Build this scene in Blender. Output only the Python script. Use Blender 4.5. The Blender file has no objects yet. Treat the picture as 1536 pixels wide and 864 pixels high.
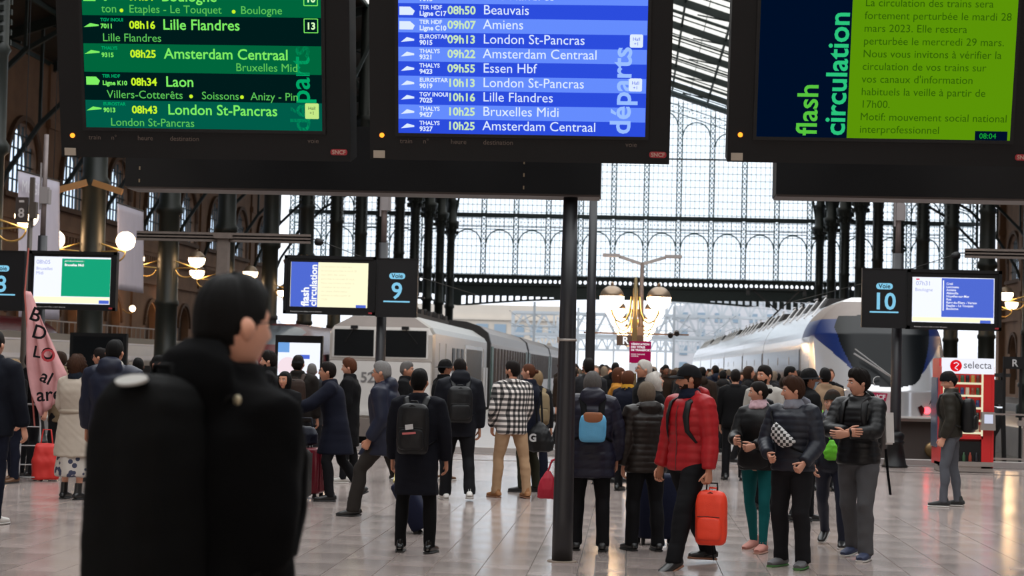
import bpy, bmesh, math, random
import numpy as np
from mathutils import Vector, Matrix, noise
PI = math.pi
R = math.radians
scene = bpy.context.scene
# ---------------------------------------------------------------- camera
CAM = Vector((0, 0, 1.68))
FPX = 2667.0
YAW, PITCH, ROLL = 3.87, 2.52, 1.45
_f = Vector((-math.sin(R(YAW)) * math.cos(R(PITCH)), math.cos(R(YAW)) * math.cos(R(PITCH)), math.sin(R(PITCH))))
_r0 = _f.cross(Vector((0, 0, 1))).normalized()
_u0 = _r0.cross(_f).normalized()
_r = _r0 * math.cos(R(ROLL)) + _u0 * math.sin(R(ROLL))
_u = _u0 * math.cos(R(ROLL)) - _r0 * math.sin(R(ROLL))
cd = bpy.data.cameras.new('camera')
cam = bpy.data.objects.new('camera', cd)
scene.collection.objects.link(cam)
m = Matrix((_r, _u, -_f)).transposed().to_4x4()
m.translation = CAM
cam.matrix_world = m
cd.sensor_width = 36.0
cd.lens = FPX / 1536 * 36
cd.clip_start = 0.1
cd.clip_end = 1500
cd.dof.use_dof = True
cd.dof.focus_distance = 16.5
cd.dof.aperture_fstop = 4.2
scene.camera = cam
# ---------------------------------------------------------------- sky (bright overcast) and exposure
w = bpy.data.worlds.new('overcast_sky')
scene.world = w
w.use_nodes = True
nt = w.node_tree
bg = nt.nodes['Background']
tc = nt.nodes.new('ShaderNodeTexCoord')
sp = nt.nodes.new('ShaderNodeSeparateXYZ')
cr = nt.nodes.new('ShaderNodeValToRGB')
cr.color_ramp.elements[0].position = 0.0
cr.color_ramp.elements[0].color = (0.84, 0.90, 1.0, 1)
cr.color_ramp.elements[1].position = 0.6
cr.color_ramp.elements[1].color = (0.97, 0.99, 1.0, 1)
nt.links.new(tc.outputs['Generated'], sp.inputs[0])
nt.links.new(sp.outputs['Z'], cr.inputs[0])
nt.links.new(cr.outputs[0], bg.inputs['Color'])
bg.inputs['Strength'].default_value = 1.7
scene.view_settings.view_transform = 'Standard'
scene.view_settings.look = 'None'
scene.view_settings.exposure = 0.1
scene.view_settings.gamma = 1.0
scene.view_settings.use_curve_mapping = False
scene.cycles.max_bounces = 6
scene.cycles.diffuse_bounces = 3
scene.cycles.glossy_bounces = 3
scene.cycles.transparent_max_bounces = 12
scene.cycles.sample_clamp_indirect = 4.0
scene.cycles.caustics_reflective = False
scene.cycles.caustics_refractive = False
rng = random.Random(7)


def area_light(name, loc, rot, sx, sy, power, color):
    ld = bpy.data.lights.new(name, 'AREA')
    ld.shape = 'RECTANGLE'
    ld.size, ld.size_y = sx, sy
    ld.energy = power
    ld.color = color
    o = bpy.data.objects.new(name, ld)
    scene.collection.objects.link(o)
    o.location = loc
    o.rotation_euler = rot
    return o


# stand-in for concourse roof daylight, plus an added front fill behind the camera
area_light('roof_daylight', (1, 26, 19), (0, 0, 0), 32, 56, 11500, (0.93, 0.96, 1.0))
area_light('front_fill_light', (-4, -9.5, 6.5), (R(70), 0, 0), 24, 7, 900, (1.0, 0.93, 0.86))


def ray(px, py):
    d = _f + _r * ((px - 768) / FPX) + _u * ((432 - py) / FPX)
    return d.normalized()


def at_y(px, py, Y):
    d = ray(px, py)
    return CAM + d * ((Y - CAM.y) / d.y)


def on_floor(px, py):
    d = ray(px, py)
    return CAM + d * ((0 - CAM.z) / d.z)


# ---------------------------------------------------------------- materials
_mats = {}


def mat(name, col, rough=0.6, metal=0.0, var=0.0, scale=6.0, bump=0.0, bscale=40.0, spec=0.5, emit=None, estr=0.0, sheen=0.0, stretch=(1, 1, 1)):
    if name in _mats:
        return _mats[name]
    m = bpy.data.materials.new(name)
    m.use_nodes = True
    n = m.node_tree
    b = n.nodes['Principled BSDF']
    b.inputs['Base Color'].default_value = (*col, 1)
    b.inputs['Roughness'].default_value = rough
    b.inputs['Metallic'].default_value = metal
    b.inputs['Specular IOR Level'].default_value = spec
    if sheen:
        b.inputs['Sheen Weight'].default_value = sheen
    if emit:
        b.inputs['Emission Color'].default_value = (*emit, 1)
        b.inputs['Emission Strength'].default_value = estr
    if var or bump:
        t = n.nodes.new('ShaderNodeTexCoord')
        mp = n.nodes.new('ShaderNodeMapping')
        mp.inputs['Scale'].default_value = stretch
        n.links.new(t.outputs['Object'], mp.inputs[0])
    if var:
        nz = n.nodes.new('ShaderNodeTexNoise')
        nz.inputs['Scale'].default_value = scale
        nz.inputs['Detail'].default_value = 5
        n.links.new(mp.outputs[0], nz.inputs['Vector'])
        mx = n.nodes.new('ShaderNodeMix')
        mx.data_type = 'RGBA'
        mx.inputs[6].default_value = (*[c * (1 - var) for c in col], 1)
        mx.inputs[7].default_value = (*[min(1, c * (1 + var)) for c in col], 1)
        n.links.new(nz.outputs['Fac'], mx.inputs[0])
        n.links.new(mx.outputs[2], b.inputs['Base Color'])
    if bump:
        nb = n.nodes.new('ShaderNodeTexNoise')
        nb.inputs['Scale'].default_value = bscale
        nb.inputs['Detail'].default_value = 4
        n.links.new(mp.outputs[0], nb.inputs['Vector'])
        bp = n.nodes.new('ShaderNodeBump')
        bp.inputs['Strength'].default_value = bump
        bp.inputs['Distance'].default_value = 0.01
        n.links.new(nb.outputs['Fac'], bp.inputs['Height'])
        n.links.new(bp.outputs[0], b.inputs['Normal'])
    _mats[name] = m
    return m


def srgb(r, g, b):
    def f(c):
        c /= 255.0
        return c / 12.92 if c <= 0.04045 else ((c + 0.055) / 1.055) ** 2.4
    return (f(r), f(g), f(b))


def emis(name, col, s=1.0):
    if name in _mats:
        return _mats[name]
    m = bpy.data.materials.new(name)
    m.use_nodes = True
    n = m.node_tree
    n.nodes.remove(n.nodes['Principled BSDF'])
    e = n.nodes.new('ShaderNodeEmission')
    e.inputs[0].default_value = (*col, 1)
    e.inputs[1].default_value = s
    n.links.new(e.outputs[0], n.nodes['Material Output'].inputs[0])
    _mats[name] = m
    return m


def glassy(name, tint, tr=0.85, rough=0.05, body=(0.8, 0.85, 0.9)):
    if name in _mats:
        return _mats[name]
    m = bpy.data.materials.new(name)
    m.use_nodes = True
    n = m.node_tree
    b = n.nodes['Principled BSDF']
    b.inputs['Base Color'].default_value = (*body, 1)
    b.inputs['Roughness'].default_value = rough
    t = n.nodes.new('ShaderNodeBsdfTransparent')
    t.inputs[0].default_value = (*tint, 1)
    mx = n.nodes.new('ShaderNodeMixShader')
    mx.inputs[0].default_value = tr
    n.links.new(b.outputs[0], mx.inputs[1])
    n.links.new(t.outputs[0], mx.inputs[2])
    n.links.new(mx.outputs[0], n.nodes['Material Output'].inputs[0])
    _mats[name] = m
    return m


IRON = mat('green_black_iron', (0.012, 0.022, 0.022), 0.55, 0.0, 0.3, 3)
IRONL = mat('grey_green_iron', (0.16, 0.23, 0.24), 0.5, 0.0, 0.25, 3)
BLACK = mat('satin_black_metal', (0.004, 0.004, 0.0045), 0.5, 0.0, spec=0.3)
POST = mat('dark_grey_post_paint', (0.014, 0.014, 0.017), 0.42, 0.0, 0.2, 3, 0.05, 60)
STONE = mat('brown_stone', (0.22, 0.12, 0.07), 0.85, 0, 0.35, 0.8, 0.4, 8)
STONED = mat('dark_stone_moulding', (0.11, 0.06, 0.036), 0.85, 0, 0.3, 1.2, 0.4, 8)
BRASS = mat('gilded_brass', (0.45, 0.30, 0.10), 0.35, 0.8)


# ---------------------------------------------------------------- mesh helpers
class MB:
    def __init__(s):
        s.v, s.f, s.mi, s.sm = [], [], [], []

    def add(s, vs, fs, mi=0, smooth=False):
        o = len(s.v)
        s.v += [tuple(p) for p in vs]
        s.f += [tuple(o + i for i in f) for f in fs]
        s.mi += [mi] * len(fs)
        s.sm += [smooth] * len(fs)
        return s

    def box(s, c, d, mi=0, M=None, taper=(1, 1)):
        x, y, z = d[0] / 2, d[1] / 2, d[2] / 2
        vs = [Vector((sx * x * (taper[0] if sz > 0 else 1), sy * y * (taper[1] if sz > 0 else 1), sz * z)) for sz in (-1, 1) for sy in (-1, 1) for sx in (-1, 1)]
        if M is not None:
            vs = [M @ v for v in vs]
        c = Vector(c)
        return s.add([v + c for v in vs], [(0, 2, 3, 1), (4, 5, 7, 6), (0, 1, 5, 4), (2, 6, 7, 3), (0, 4, 6, 2), (1, 3, 7, 5)], mi)

    def tube(s, pts, rad, n=8, mi=0, cap=True, smooth=True, ref=None, sq=2.0):
        """loft of (super)elliptic rings along pts; rad = r or (rx, ry) per point"""
        pts = [Vector(p) for p in pts]
        if not isinstance(rad, (list, tuple)):
            rad = [rad] * len(pts)
        vs = []
        up = Vector(ref) if ref else None
        for i, p in enumerate(pts):
            a = pts[min(i + 1, len(pts) - 1)] - pts[max(i - 1, 0)]
            if a.length < 1e-9:
                a = Vector((0, 0, 1))
            a.normalize()
            if up is None:
                up = Vector((0, 1, 0)) if abs(a.y) < 0.9 else Vector((1, 0, 0))
            e1 = up.cross(a)
            if e1.length < 1e-5:
                e1 = a.orthogonal()
            e1.normalize()
            e2 = a.cross(e1).normalized()
            if ref is None:
                up = e2
            r = rad[i]
            rx, ry = (r, r) if not isinstance(r, (list, tuple)) else r
            for k in range(n):
                t = 2 * PI * k / n
                ct, st = math.cos(t), math.sin(t)
                if sq != 2.0:
                    ct = math.copysign(abs(ct) ** (2 / sq), ct)
                    st = math.copysign(abs(st) ** (2 / sq), st)
                vs.append(p + e1 * (rx * ct) + e2 * (ry * st))
        fs = []
        for i in range(len(pts) - 1):
            for k in range(n):
                k2 = (k + 1) % n
                fs.append((i * n + k, i * n + k2, (i + 1) * n + k2, (i + 1) * n + k))
        s.add(vs, fs, mi, smooth)
        if cap:
            s.add([vs[k] for k in range(n)], [tuple(range(n - 1, -1, -1))], mi, False)
            q = (len(pts) - 1) * n
            s.add([vs[q + k] for k in range(n)], [tuple(range(n))], mi, False)
        return s

    def bar(s, a, b, wd, mi=0):
        """square bar between two points; wd = width or (w, h)"""
        a, b = Vector(a), Vector(b)
        w_, h_ = (wd, wd) if not isinstance(wd, (list, tuple)) else wd
        k = (b - a)
        L = k.length
        q = k.to_track_quat('Z', 'Y').to_matrix()
        return s.box((a + b) / 2, (w_, h_, L), mi, q)

    def lathe(s, prof, c=(0, 0, 0), n=16, mi=0, smooth=True, M=None, sx=1, sy=1):
        vs = []
        c = Vector(c)
        for (r, z) in prof:
            for k in range(n):
                t = 2 * PI * k / n
                v = Vector((r * math.cos(t) * sx, r * math.sin(t) * sy, z))
                if M is not None:
                    v = M @ v
                vs.append(v + c)
        fs = []
        for i in range(len(prof) - 1):
            for k in range(n):
                k2 = (k + 1) % n
                fs.append((i * n + k, i * n + k2, (i + 1) * n + k2, (i + 1) * n + k))
        fs.append(tuple(range(n - 1, -1, -1)))
        fs.append(tuple((len(prof) - 1) * n + k for k in range(n)))
        return s.add(vs, fs, mi, smooth)

    def prism(s, poly, d, axis='y', off=0.0, mi=0, smooth=False):
        """2D polygon extruded by d along an axis; poly in the other two axes"""
        n = len(poly)
        def P(a, b, t):
            return {'y': (a, t, b), 'x': (t, a, b), 'z': (a, b, t)}[axis]
        vs = [P(a, b, off) for a, b in poly] + [P(a, b, off + d) for a, b in poly]
        fs = [tuple(range(n)), tuple(range(2 * n - 1, n - 1, -1))]
        for i in range(n):
            j = (i + 1) % n
            fs.append((i, i + n, j + n, j))
        return s.add(vs, fs, mi, smooth)

    def grid(s, rows, mi=0, smooth=True, wrap=False):
        n = len(rows[0])
        vs = [p for r in rows for p in r]
        fs = []
        for i in range(len(rows) - 1):
            for k in range(n if wrap else n - 1):
                k2 = (k + 1) % n
                fs.append((i * n + k, i * n + k2, (i + 1) * n + k2, (i + 1) * n + k))
        return s.add(vs, fs, mi, smooth)

    def mesh(s, name, mats):
        me = bpy.data.meshes.new(name)
        me.from_pydata(s.v, [], s.f)
        if not isinstance(mats, (list, tuple)):
            mats = [mats]
        for q in mats:
            me.materials.append(q)
        me.polygons.foreach_set('material_index', s.mi)
        me.polygons.foreach_set('use_smooth', s.sm)
        me.update()
        return me

    def obj(s, name, mats, parent=None, loc=(0, 0, 0), rot=(0, 0, 0)):
        return link(name, s.mesh(name, mats), parent, loc, rot)


def link(name, data, parent=None, loc=(0, 0, 0), rot=(0, 0, 0)):
    o = bpy.data.objects.new(name, data)
    scene.collection.objects.link(o)
    o.parent = parent
    o.location = loc
    o.rotation_euler = rot
    return o


def fixn(o):
    bm = bmesh.new()
    bm.from_mesh(o.data)
    bmesh.ops.recalc_face_normals(bm, faces=bm.faces)
    bm.to_mesh(o.data)
    bm.free()
    return o


def tag(o, label=None, cat=None, group=None, kind=None):
    if label:
        o['label'] = label
    if cat:
        o['category'] = cat
    if group:
        o['group'] = group
    if kind:
        o['kind'] = kind
    return o


def thing(name, label, cat, loc=(0, 0, 0), rz=0.0, group=None, rot=None):
    o = link(name, None, None, loc, rot or (0, 0, rz))
    return tag(o, label, cat, group)


def copy_tree(o, parent=None, loc=None, rz=None):
    c = o.copy()
    scene.collection.objects.link(c)
    c.parent = parent
    if loc is not None:
        c.location = loc
    if rz is not None:
        c.rotation_euler = (0, 0, rz)
    for ch in list(o.children):
        copy_tree(ch, c)
    return c


def flat2d(name, loops, d, mats, parent=None, loc=(0, 0, 0), rot=(R(90), 0, 0)):
    """solid plate with holes: closed loops of 2D points, extruded by d"""
    cu = bpy.data.curves.new(name, 'CURVE')
    cu.dimensions = '2D'
    cu.fill_mode = 'BOTH'
    cu.extrude = d / 2
    for lp in loops:
        s = cu.splines.new('POLY')
        s.points.add(len(lp) - 1)
        for i, (a, b) in enumerate(lp):
            s.points[i].co = (a, b, 0, 1)
        s.use_cyclic_u = True
    t = bpy.data.objects.new('tmp', cu)
    scene.collection.objects.link(t)
    dg = bpy.context.evaluated_depsgraph_get()
    me = bpy.data.meshes.new_from_object(t.evaluated_get(dg))
    bpy.data.objects.remove(t)
    me.materials.clear()
    me.materials.append(mats)
    return link(name, me, parent, loc, rot)


def text(body, size, loc, m, parent, name='lettering', rot=(R(90), 0, 0), align='LEFT', bold=0.0, sx=1.0, extr=0.0):
    cu = bpy.data.curves.new(name, 'FONT')
    cu.body = body
    cu.size = size
    cu.align_x = align
    cu.offset = bold
    cu.extrude = extr
    cu.resolution_u = 3
    cu.space_character = 1.0
    cu.materials.append(m)
    t = bpy.data.objects.new('tmp', cu)
    scene.collection.objects.link(t)
    _texts.append((t, cu, name))
    o = link(name, bpy.data.meshes.new(name), parent, loc, rot)
    _textobj.append(o)
    o.scale = (sx, 1, 1)
    return o


_texts, _textobj = [], []


def bake_texts():
    """turn every lettering curve into a plain mesh"""
    dg = bpy.context.evaluated_depsgraph_get()
    for (t, cu, name), o in zip(_texts, _textobj):
        me = bpy.data.meshes.new_from_object(t.evaluated_get(dg))
        o.data = me
    for (t, cu, name) in _texts:
        bpy.data.objects.remove(t)
        bpy.data.curves.remove(cu)


def circ(cx, cy, r, n=16, ry=None, a0=0.0):
    ry = ry or r
    return [(cx + r * math.cos(a0 + 2 * PI * k / n), cy + ry * math.sin(a0 + 2 * PI * k / n)) for k in range(n)]


def rect(x0, y0, x1, y1):
    return [(x0, y0), (x1, y0), (x1, y1), (x0, y1)]


def rrect(w_, h_, r, n=4, cx=0, cy=0):
    out = []
    for (sx, sy, a) in ((1, 1, 0), (-1, 1, 90), (-1, -1, 180), (1, -1, 270)):
        for k in range(n + 1):
            t = R(a + 90 * k / n)
            out.append((cx + sx * (w_ / 2 - r) + r * math.cos(t), cy + sy * (h_ / 2 - r) + r * math.sin(t)))
    return out
# ================================================================ STRUCTURE
def floor_mat(name, brick):
    m = bpy.data.materials.new(name)
    m.use_nodes = True
    n = m.node_tree
    L = n.links.new
    b = n.nodes['Principled BSDF']
    t = n.nodes.new('ShaderNodeTexCoord')
    c1, c2 = (0.37, 0.305, 0.28, 1), (0.30, 0.25, 0.23, 1)
    nz = n.nodes.new('ShaderNodeTexNoise')
    nz.inputs['Scale'].default_value = 1.1
    nz.inputs['Detail'].default_value = 7
    L(t.outputs['Object'], nz.inputs['Vector'])
    if brick:
        sp = n.nodes.new('ShaderNodeSeparateXYZ')
        cb = n.nodes.new('ShaderNodeCombineXYZ')
        L(t.outputs['Object'], sp.inputs[0])
        L(sp.outputs['Y'], cb.inputs['X'])
        L(sp.outputs['X'], cb.inputs['Y'])
        br = n.nodes.new('ShaderNodeTexBrick')
        br.inputs['Scale'].default_value = 1
        br.inputs['Brick Width'].default_value = 0.8
        br.inputs['Row Height'].default_value = 0.4
        br.inputs['Mortar Size'].default_value = 0.004
        br.inputs['Color1'].default_value = c1
        br.inputs['Color2'].default_value = c2
        br.inputs['Mortar'].default_value = (0.06, 0.05, 0.05, 1)
        L(cb.outputs[0], br.inputs['Vector'])
        col = br.outputs['Color']
    else:
        oi = n.nodes.new('ShaderNodeObjectInfo')
        mx = n.nodes.new('ShaderNodeMix')
        mx.data_type = 'RGBA'
        mx.inputs[6].default_value = c1
        mx.inputs[7].default_value = c2
        L(oi.outputs['Random'], mx.inputs[0])
        col = mx.outputs[2]
    mm = n.nodes.new('ShaderNodeMix')
    mm.data_type = 'RGBA'
    mm.blend_type = 'MULTIPLY'
    mm.inputs[0].default_value = 0.35
    cr = n.nodes.new('ShaderNodeValToRGB')
    cr.color_ramp.elements[0].position = 0.35
    cr.color_ramp.elements[0].color = (0.6, 0.58, 0.57, 1)
    cr.color_ramp.elements[1].position = 0.65
    L(nz.outputs['Fac'], cr.inputs[0])
    L(col, mm.inputs[6])
    L(cr.outputs[0], mm.inputs[7])
    L(mm.outputs[2], b.inputs['Base Color'])
    mr = n.nodes.new('ShaderNodeMapRange')
    mr.inputs['To Min'].default_value = 0.10
    mr.inputs['To Max'].default_value = 0.24
    L(nz.outputs['Fac'], mr.inputs['Value'])
    L(mr.outputs[0], b.inputs['Roughness'])
    b.inputs['Specular IOR Level'].default_value = 0.75
    return m


FT = floor_mat('polished_stone_tile', False)
FB = floor_mat('polished_stone_paving', True)
GROUT = mat('dark_grout', (0.05, 0.045, 0.04), 0.8)
fl = link('floor', None)
tag(fl, 'pale beige stone tile floor of the station concourse, glossy', 'floor', kind='structure')
X0, X1, YA, YB = -7.2, 5.2, 13.6, 21.6
q = MB()
q.box((0, -0.2, -0.1), (70, 27.6, 0.2))
q.obj('paving', FB, fl)
q = MB()
q.box((0, (YB + 34.5) / 2, -0.1), (70, 34.5 - YB, 0.2))
q.obj('paving', FB, fl)
for a, b in ((-35, X0), (X1, 35)):
    q = MB()
    q.box(((a + b) / 2, (YA + YB) / 2, -0.1), (b - a, YB - YA, 0.2))
    q.obj('paving', FB, fl)
q = MB()
q.box(((X0 + X1) / 2, (YA + YB) / 2, -0.106), (X1 - X0, YB - YA, 0.2))
q.obj('grout_bed', GROUT, fl)


def tile_me(l):
    a, b, h = 0.198, l / 2 - 0.002, 0.0
    s = MB()
    s.add([(-a, -b, -0.006), (a, -b, -0.006), (a, b, -0.006), (-a, b, -0.006), (-a + .002, -b + .002, 0), (a - .002, -b + .002, 0), (a - .002, b - .002, 0), (-a + .002, b - .002, 0)],
          [(4, 5, 6, 7), (0, 1, 5, 4), (1, 2, 6, 5), (2, 3, 7, 6), (3, 0, 4, 7)])
    return s.mesh('tile', FT)


TL, TH = tile_me(0.8), tile_me(0.4)
for i in range(31):
    x = X0 + 0.2 + 0.4 * i
    y = YA
    odd = i % 2
    while y < YB - 0.01:
        l = 0.4 if (odd and (y == YA)) or YB - y < 0.5 else 0.8
        link('tile', TL if l > 0.5 else TH, fl, (x, y + l / 2, 0))
        y += l
# concourse end: darker threshold strip and platforms running away between the tracks
q = MB()
q.box((0, 33.9, 0.004), (70, 0.35, 0.008))
q.box((0, 31.6, 0.003), (70, 0.12, 0.006))
q.obj('threshold_strip', mat('dark_threshold_stone', (0.10, 0.085, 0.08), 0.35, 0, 0.2, 4), fl)
PLAT = mat('platform_asphalt', (0.27, 0.25, 0.245), 0.35, 0, 0.25, 2, 0.15, 30)
EDGE = mat('platform_edge_stone', (0.48, 0.46, 0.44), 0.5, 0, 0.2, 3)
for a, b in ((-5.45, 4.15), (-21.0, -15.4), (13.4, 19.6), (-35, -28), (26, 35)):
    pf = link('platform', None, None)
    tag(pf, {-5.45: 'wide grey platform between the silver locomotive and the white regional train', -21.0: 'grey platform on the left behind the banners',
         13.4: 'grey platform on the right behind the vending machine', -35: 'narrow grey platform along the left stone wall', 26: 'narrow grey platform along the right stone wall'}[a],
        'platform', kind='structure')
    q = MB()
    q.box(((a + b) / 2, (34.5 + 330) / 2, -0.5), (b - a, 330 - 34.5, 1.0))
    q.obj('platform_slab', PLAT, pf)
    q = MB()
    for e in (a + 0.3, b - 0.3):
        q.box((e, (34.5 + 330) / 2, 0.005), (0.5, 330 - 34.5, 0.01))
    q.obj('platform_edge', EDGE, pf)
q = MB()
q.box((0, 200, -1.1), (120, 440, 0.2))
tag(q.obj('track_bed', mat('dark_ballast', (0.06, 0.052, 0.046), 0.95, 0, 0.4, 5, 0.6, 30)), 'dark ballast bed under the tracks', 'ground', kind='structure')
q = MB()
q.box((0, 34.45, -0.45), (70, 0.3, 1.1))
tag(q.obj('concourse_edge', mat('pale_edge_stone', (0.3, 0.28, 0.27), 0.5, 0, 0.2, 3)), 'pale stone edge where the concourse meets the tracks', 'kerb', kind='structure')
for xc in (-7.2, 5.95, -12.5, 10.6, -22.8, 22.8, -26.2):
    rl = link('track', None, None)
    tag(rl, {-7.2: 'pair of rails under the silver locomotive', 5.95: 'pair of rails under the white regional train', -12.5: 'pair of rails under the maroon train',
             10.6: 'pair of rails right of the white regional train', -22.8: 'pair of rails under the silver train on the left', -26.2: 'pair of rails under the rounded maroon and silver train', 22.8: 'pair of rails right of the right platform'}[xc], 'track', kind='structure')
    for s in (-0.72, 0.72):
        q = MB()
        q.box((xc + s, 180, -0.92), (0.07, 288, 0.16))
        q.obj('rail', mat('rail_steel', (0.2, 0.16, 0.13), 0.4, 0.8), rl)

# ---------------------------------------------------------------- far glazed gable, Y = 178
YF = 178.0
PITCHX = 3.25
xm0 = at_y(919.8, 340, YF).x
xs = [xm0 + PITCHX * k for k in range(-12, 13)]
xs = [x for x in xs if -34.9 < x < 34.9]


def zroof(x):
    return 30.5 - 0.325 * abs(x)


wf = link('wall_back', None)
tag(wf, 'great glazed iron gable closing the far end of the train hall', 'window wall', kind='structure')


def zbot(x):
    ax = abs(x)
    if ax < 17.5:
        return 8.57 - 0.95 * (ax / 17.0) ** 2
    return 7.65 + 0.8 * (1 - ((ax - 26.2) / 8.7) ** 2)


def lattice_me(z0, z1):
    q = MB()
    for s in (-0.24, 0.24):
        q.box((s, 0, (z0 + z1) / 2), (0.11, 0.16, z1 - z0))
    z = z0
    k = 0
    while z + 0.5 < z1:
        sg = 1 if k % 2 else -1
        q.bar((-0.2 * sg, 0, z), (0.2 * sg, 0, z + 0.5), (0.06, 0.06))
        q.bar((0.2 * sg, 0.05, z), (-0.2 * sg, 0.05, z + 0.5), (0.06, 0.06))
        q.box((0, -0.03, z + 0.25), (0.13, 0.1, 0.13))
        z += 0.5
        k += 1
    return q


ILAT = mat('teal_glass_bleed_iron', (0.02, 0.075, 0.085), 0.5, 0, 0.2, 3)  # teal puts the bleed of the bright glass into the iron colour
for x in xs:
    lattice_me(10.7, zroof(x) - 0.4).obj('mullion', ILAT, wf, (x, YF, 0))


def ring(q, cx, cz, r, t, a0=0, a1=180, n=12, y=0.0, d=0.12):
    for k in range(n):
        A, B = R(a0 + (a1 - a0) * k / n), R(a0 + (a1 - a0) * (k + 1) / n)
        q.bar((cx + r * math.cos(A), y, cz + r * math.sin(A)), (cx + r * math.cos(B), y, cz + r * math.sin(B)), (t, d))


hw = (PITCHX - 0.56) / 2
q = MB()
ring(q, 0, 15.35 - hw, hw, 0.11)
arch_me = q.mesh('arch_rib', ILAT)
q = MB()
for k in range(7):
    q.box((-1.14 + 0.38 * k, 0, 16.15), (0.12, 0.1, 0.12))
for s in (16.62, 15.68, 15.42):
    q.box((0, 0, s), (PITCHX - 0.5, 0.1, 0.09))
for k in range(4):
    q.box((-1.33 + 0.76 * k + 0.19, 0, 16.15), (0.035, 0.06, 0.9))
frz_me = q.mesh('frieze_panel', ILAT)
GL = glassy('station_glass', (0.93, 0.98, 1.0), 0.86, 0.05, (0.75, 0.85, 0.88))
for i, x in enumerate([xs[0] - PITCHX] + xs):
    c = x + PITCHX / 2
    if abs(c) > 34:
        continue
    link('arch_rib', arch_me, wf, (c, YF, 0))
    link('frieze_panel', frz_me, wf, (c, YF, 0))
    zt = zroof(c) - 1.1
    q = MB()
    ring(q, 0, zt - 0.9 - hw, hw, 0.11)
    for k in range(7):
        xx = -1.14 + 0.38 * k
        q.box((xx, 0, zroof(c + xx) - 1.2), (0.12, 0.1, 0.12))
    for s in (0.9, 1.7):
        q.bar((-1.6, 0, zroof(c - 1.6) - s), (1.6, 0, zroof(c + 1.6) - s), (0.09, 0.09))
    q.obj('upper_arch_rib', ILAT, wf, (c, YF, 0))
    q = MB()
    for (z0, z1) in ((10.7, 16.8), (16.8, 22.8), (22.8, zroof(c))):
        if z1 > z0:
            q.add([(-PITCHX / 2, 0.09, z0), (PITCHX / 2, 0.09, z0), (PITCHX / 2, 0.09, min(z1, zroof(c + PITCHX / 2))), (-PITCHX / 2, 0.09, min(z1, zroof(c - PITCHX / 2)))], [(0, 1, 2, 3)])
    q.obj('pane', GL, wf, (c, YF, 0))
q = MB()
x = -34.8
while x < 34.8:
    q.box((x, YF + 0.05, (10.7 + zroof(x)) / 2), (0.05, 0.05, zroof(x) - 10.7))
    x += PITCHX / 7
z = 10.9
while z < 30:
    hwid = min(34.9, (30.5 - z) / 0.325)
    q.box((0, YF + 0.05, z), (2 * hwid, 0.05, 0.055))
    z += 0.7
tag(q.obj('glazing_bars', mat('thin_grey_glazing_bar', (0.06, 0.14, 0.155), 0.5), wf), kind='stuff')
for (z, h) in ((16.85, 0.36), (22.8, 0.14)):
    q = MB()
    q.box((0, YF - 0.1, z), (69.8 if z < 20 else 47, 0.35, h))
    q.obj('transom', IRON, wf)
q = MB()
for s in (-1, 1):
    q.bar((0, YF, 30.6), (s * 35, YF, 30.6 - 0.325 * 35), (0.7, 0.5))
q.obj('gable_rafter', IRON, wf)
# lower arched girder with its ring frieze and slotted haunches
outer = [(-35, 10.7), (35, 10.7)] + [(35 - 70 * k / 56, zbot(35 - 70 * k / 56)) for k in range(57)]
loops = [outer]
x = -34.7
while x < 34.8:
    loops.append(circ(x, 10.22, 0.17, 8, 0.2, PI / 8))
    x += 0.5
for s in (-1, 1):
    for (a, b) in ((7.8, 16.9), (18.3, 34.5)):
        x = a
        while x < b:
            if a < 10:
                h = 0.12 + 0.75 * (x - a) / 9.1
            else:
                h = 0.18 + 0.5 * abs((x - 26.2) / 8.2) ** 1.3
            lo0, lo1 = zbot(x) + 0.18, zbot(x + 0.45) + 0.18
            loops.append([(s * x, lo0), (s * (x + 0.45), lo1), (s * (x + 0.45), lo1 + h), (s * x, lo0 + h)][::s])
            x += 0.68
gd = flat2d('arched_girder', loops, 0.5, IRON, wf, (0, YF - 0.3, 0))
q = MB()
for z in (10.75, 9.85):
    q.box((0, YF - 0.62, z), (70, 0.2, 0.13))
q.obj('girder_flange', IRON, wf)

# ---------------------------------------------------------------- cast-iron columns, both rows
CY = [47.1 + 9.45 * k for k in range(14)]
CYR = [59.6 + 9.87 * k for k in range(12)]
prof = [(0.62, -1.0), (0.62, 0.5), (0.5, 0.62), (0.5, 1.3), (0.56, 1.36), (0.56, 1.5), (0.42, 1.62), (0.40, 3.6), (0.45, 3.66), (0.45, 3.8), (0.40, 3.86), (0.385, 7.05),
        (0.50, 7.15), (0.50, 7.35), (0.40, 7.5), (0.38, 9.8), (0.46, 9.95), (0.38, 10.1), (0.36, 13.6), (0.42, 13.75), (0.40, 13.95), (0.50, 14.5), (0.74, 15.2), (0.76, 15.45), (0.5, 15.55),
        (0.46, 17.2), (0.6, 17.5), (0.40, 17.6), (0.34, 24.6)]
q = MB()
q.lathe(prof, n=20)
for k in range(10):
    t = 2 * PI * k / 10
    for z in (14.4, 14.9):
        q.box((0.62 * math.cos(t), 0.62 * math.sin(t), z), (0.16, 0.16, 0.3))
for k in range(12):
    z = 10.2 + 0.28 * k
    for t in range(4):
        q.box((0.42 * math.cos(t * PI / 2 + PI / 4), 0.42 * math.sin(t * PI / 2 + PI / 4), z), (0.11, 0.11, 0.15))
COLM = mat('dark_green_cast_iron', (0.010, 0.013, 0.011), 0.45, 0.1, 0.3, 2, spec=.35)
col_me = q.mesh('column', COLM)
q = MB()
for s in (-1, 1):
    q.bar((s * 0.1, -0.5, 7.25), (s * 1.1, -0.62, 6.95), (0.12, 0.2))
brk_me = q.mesh('chevron_lamp_arm', mat('varnished_wood_arm', (0.35, 0.17, 0.06), 0.4))
q = MB()
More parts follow.
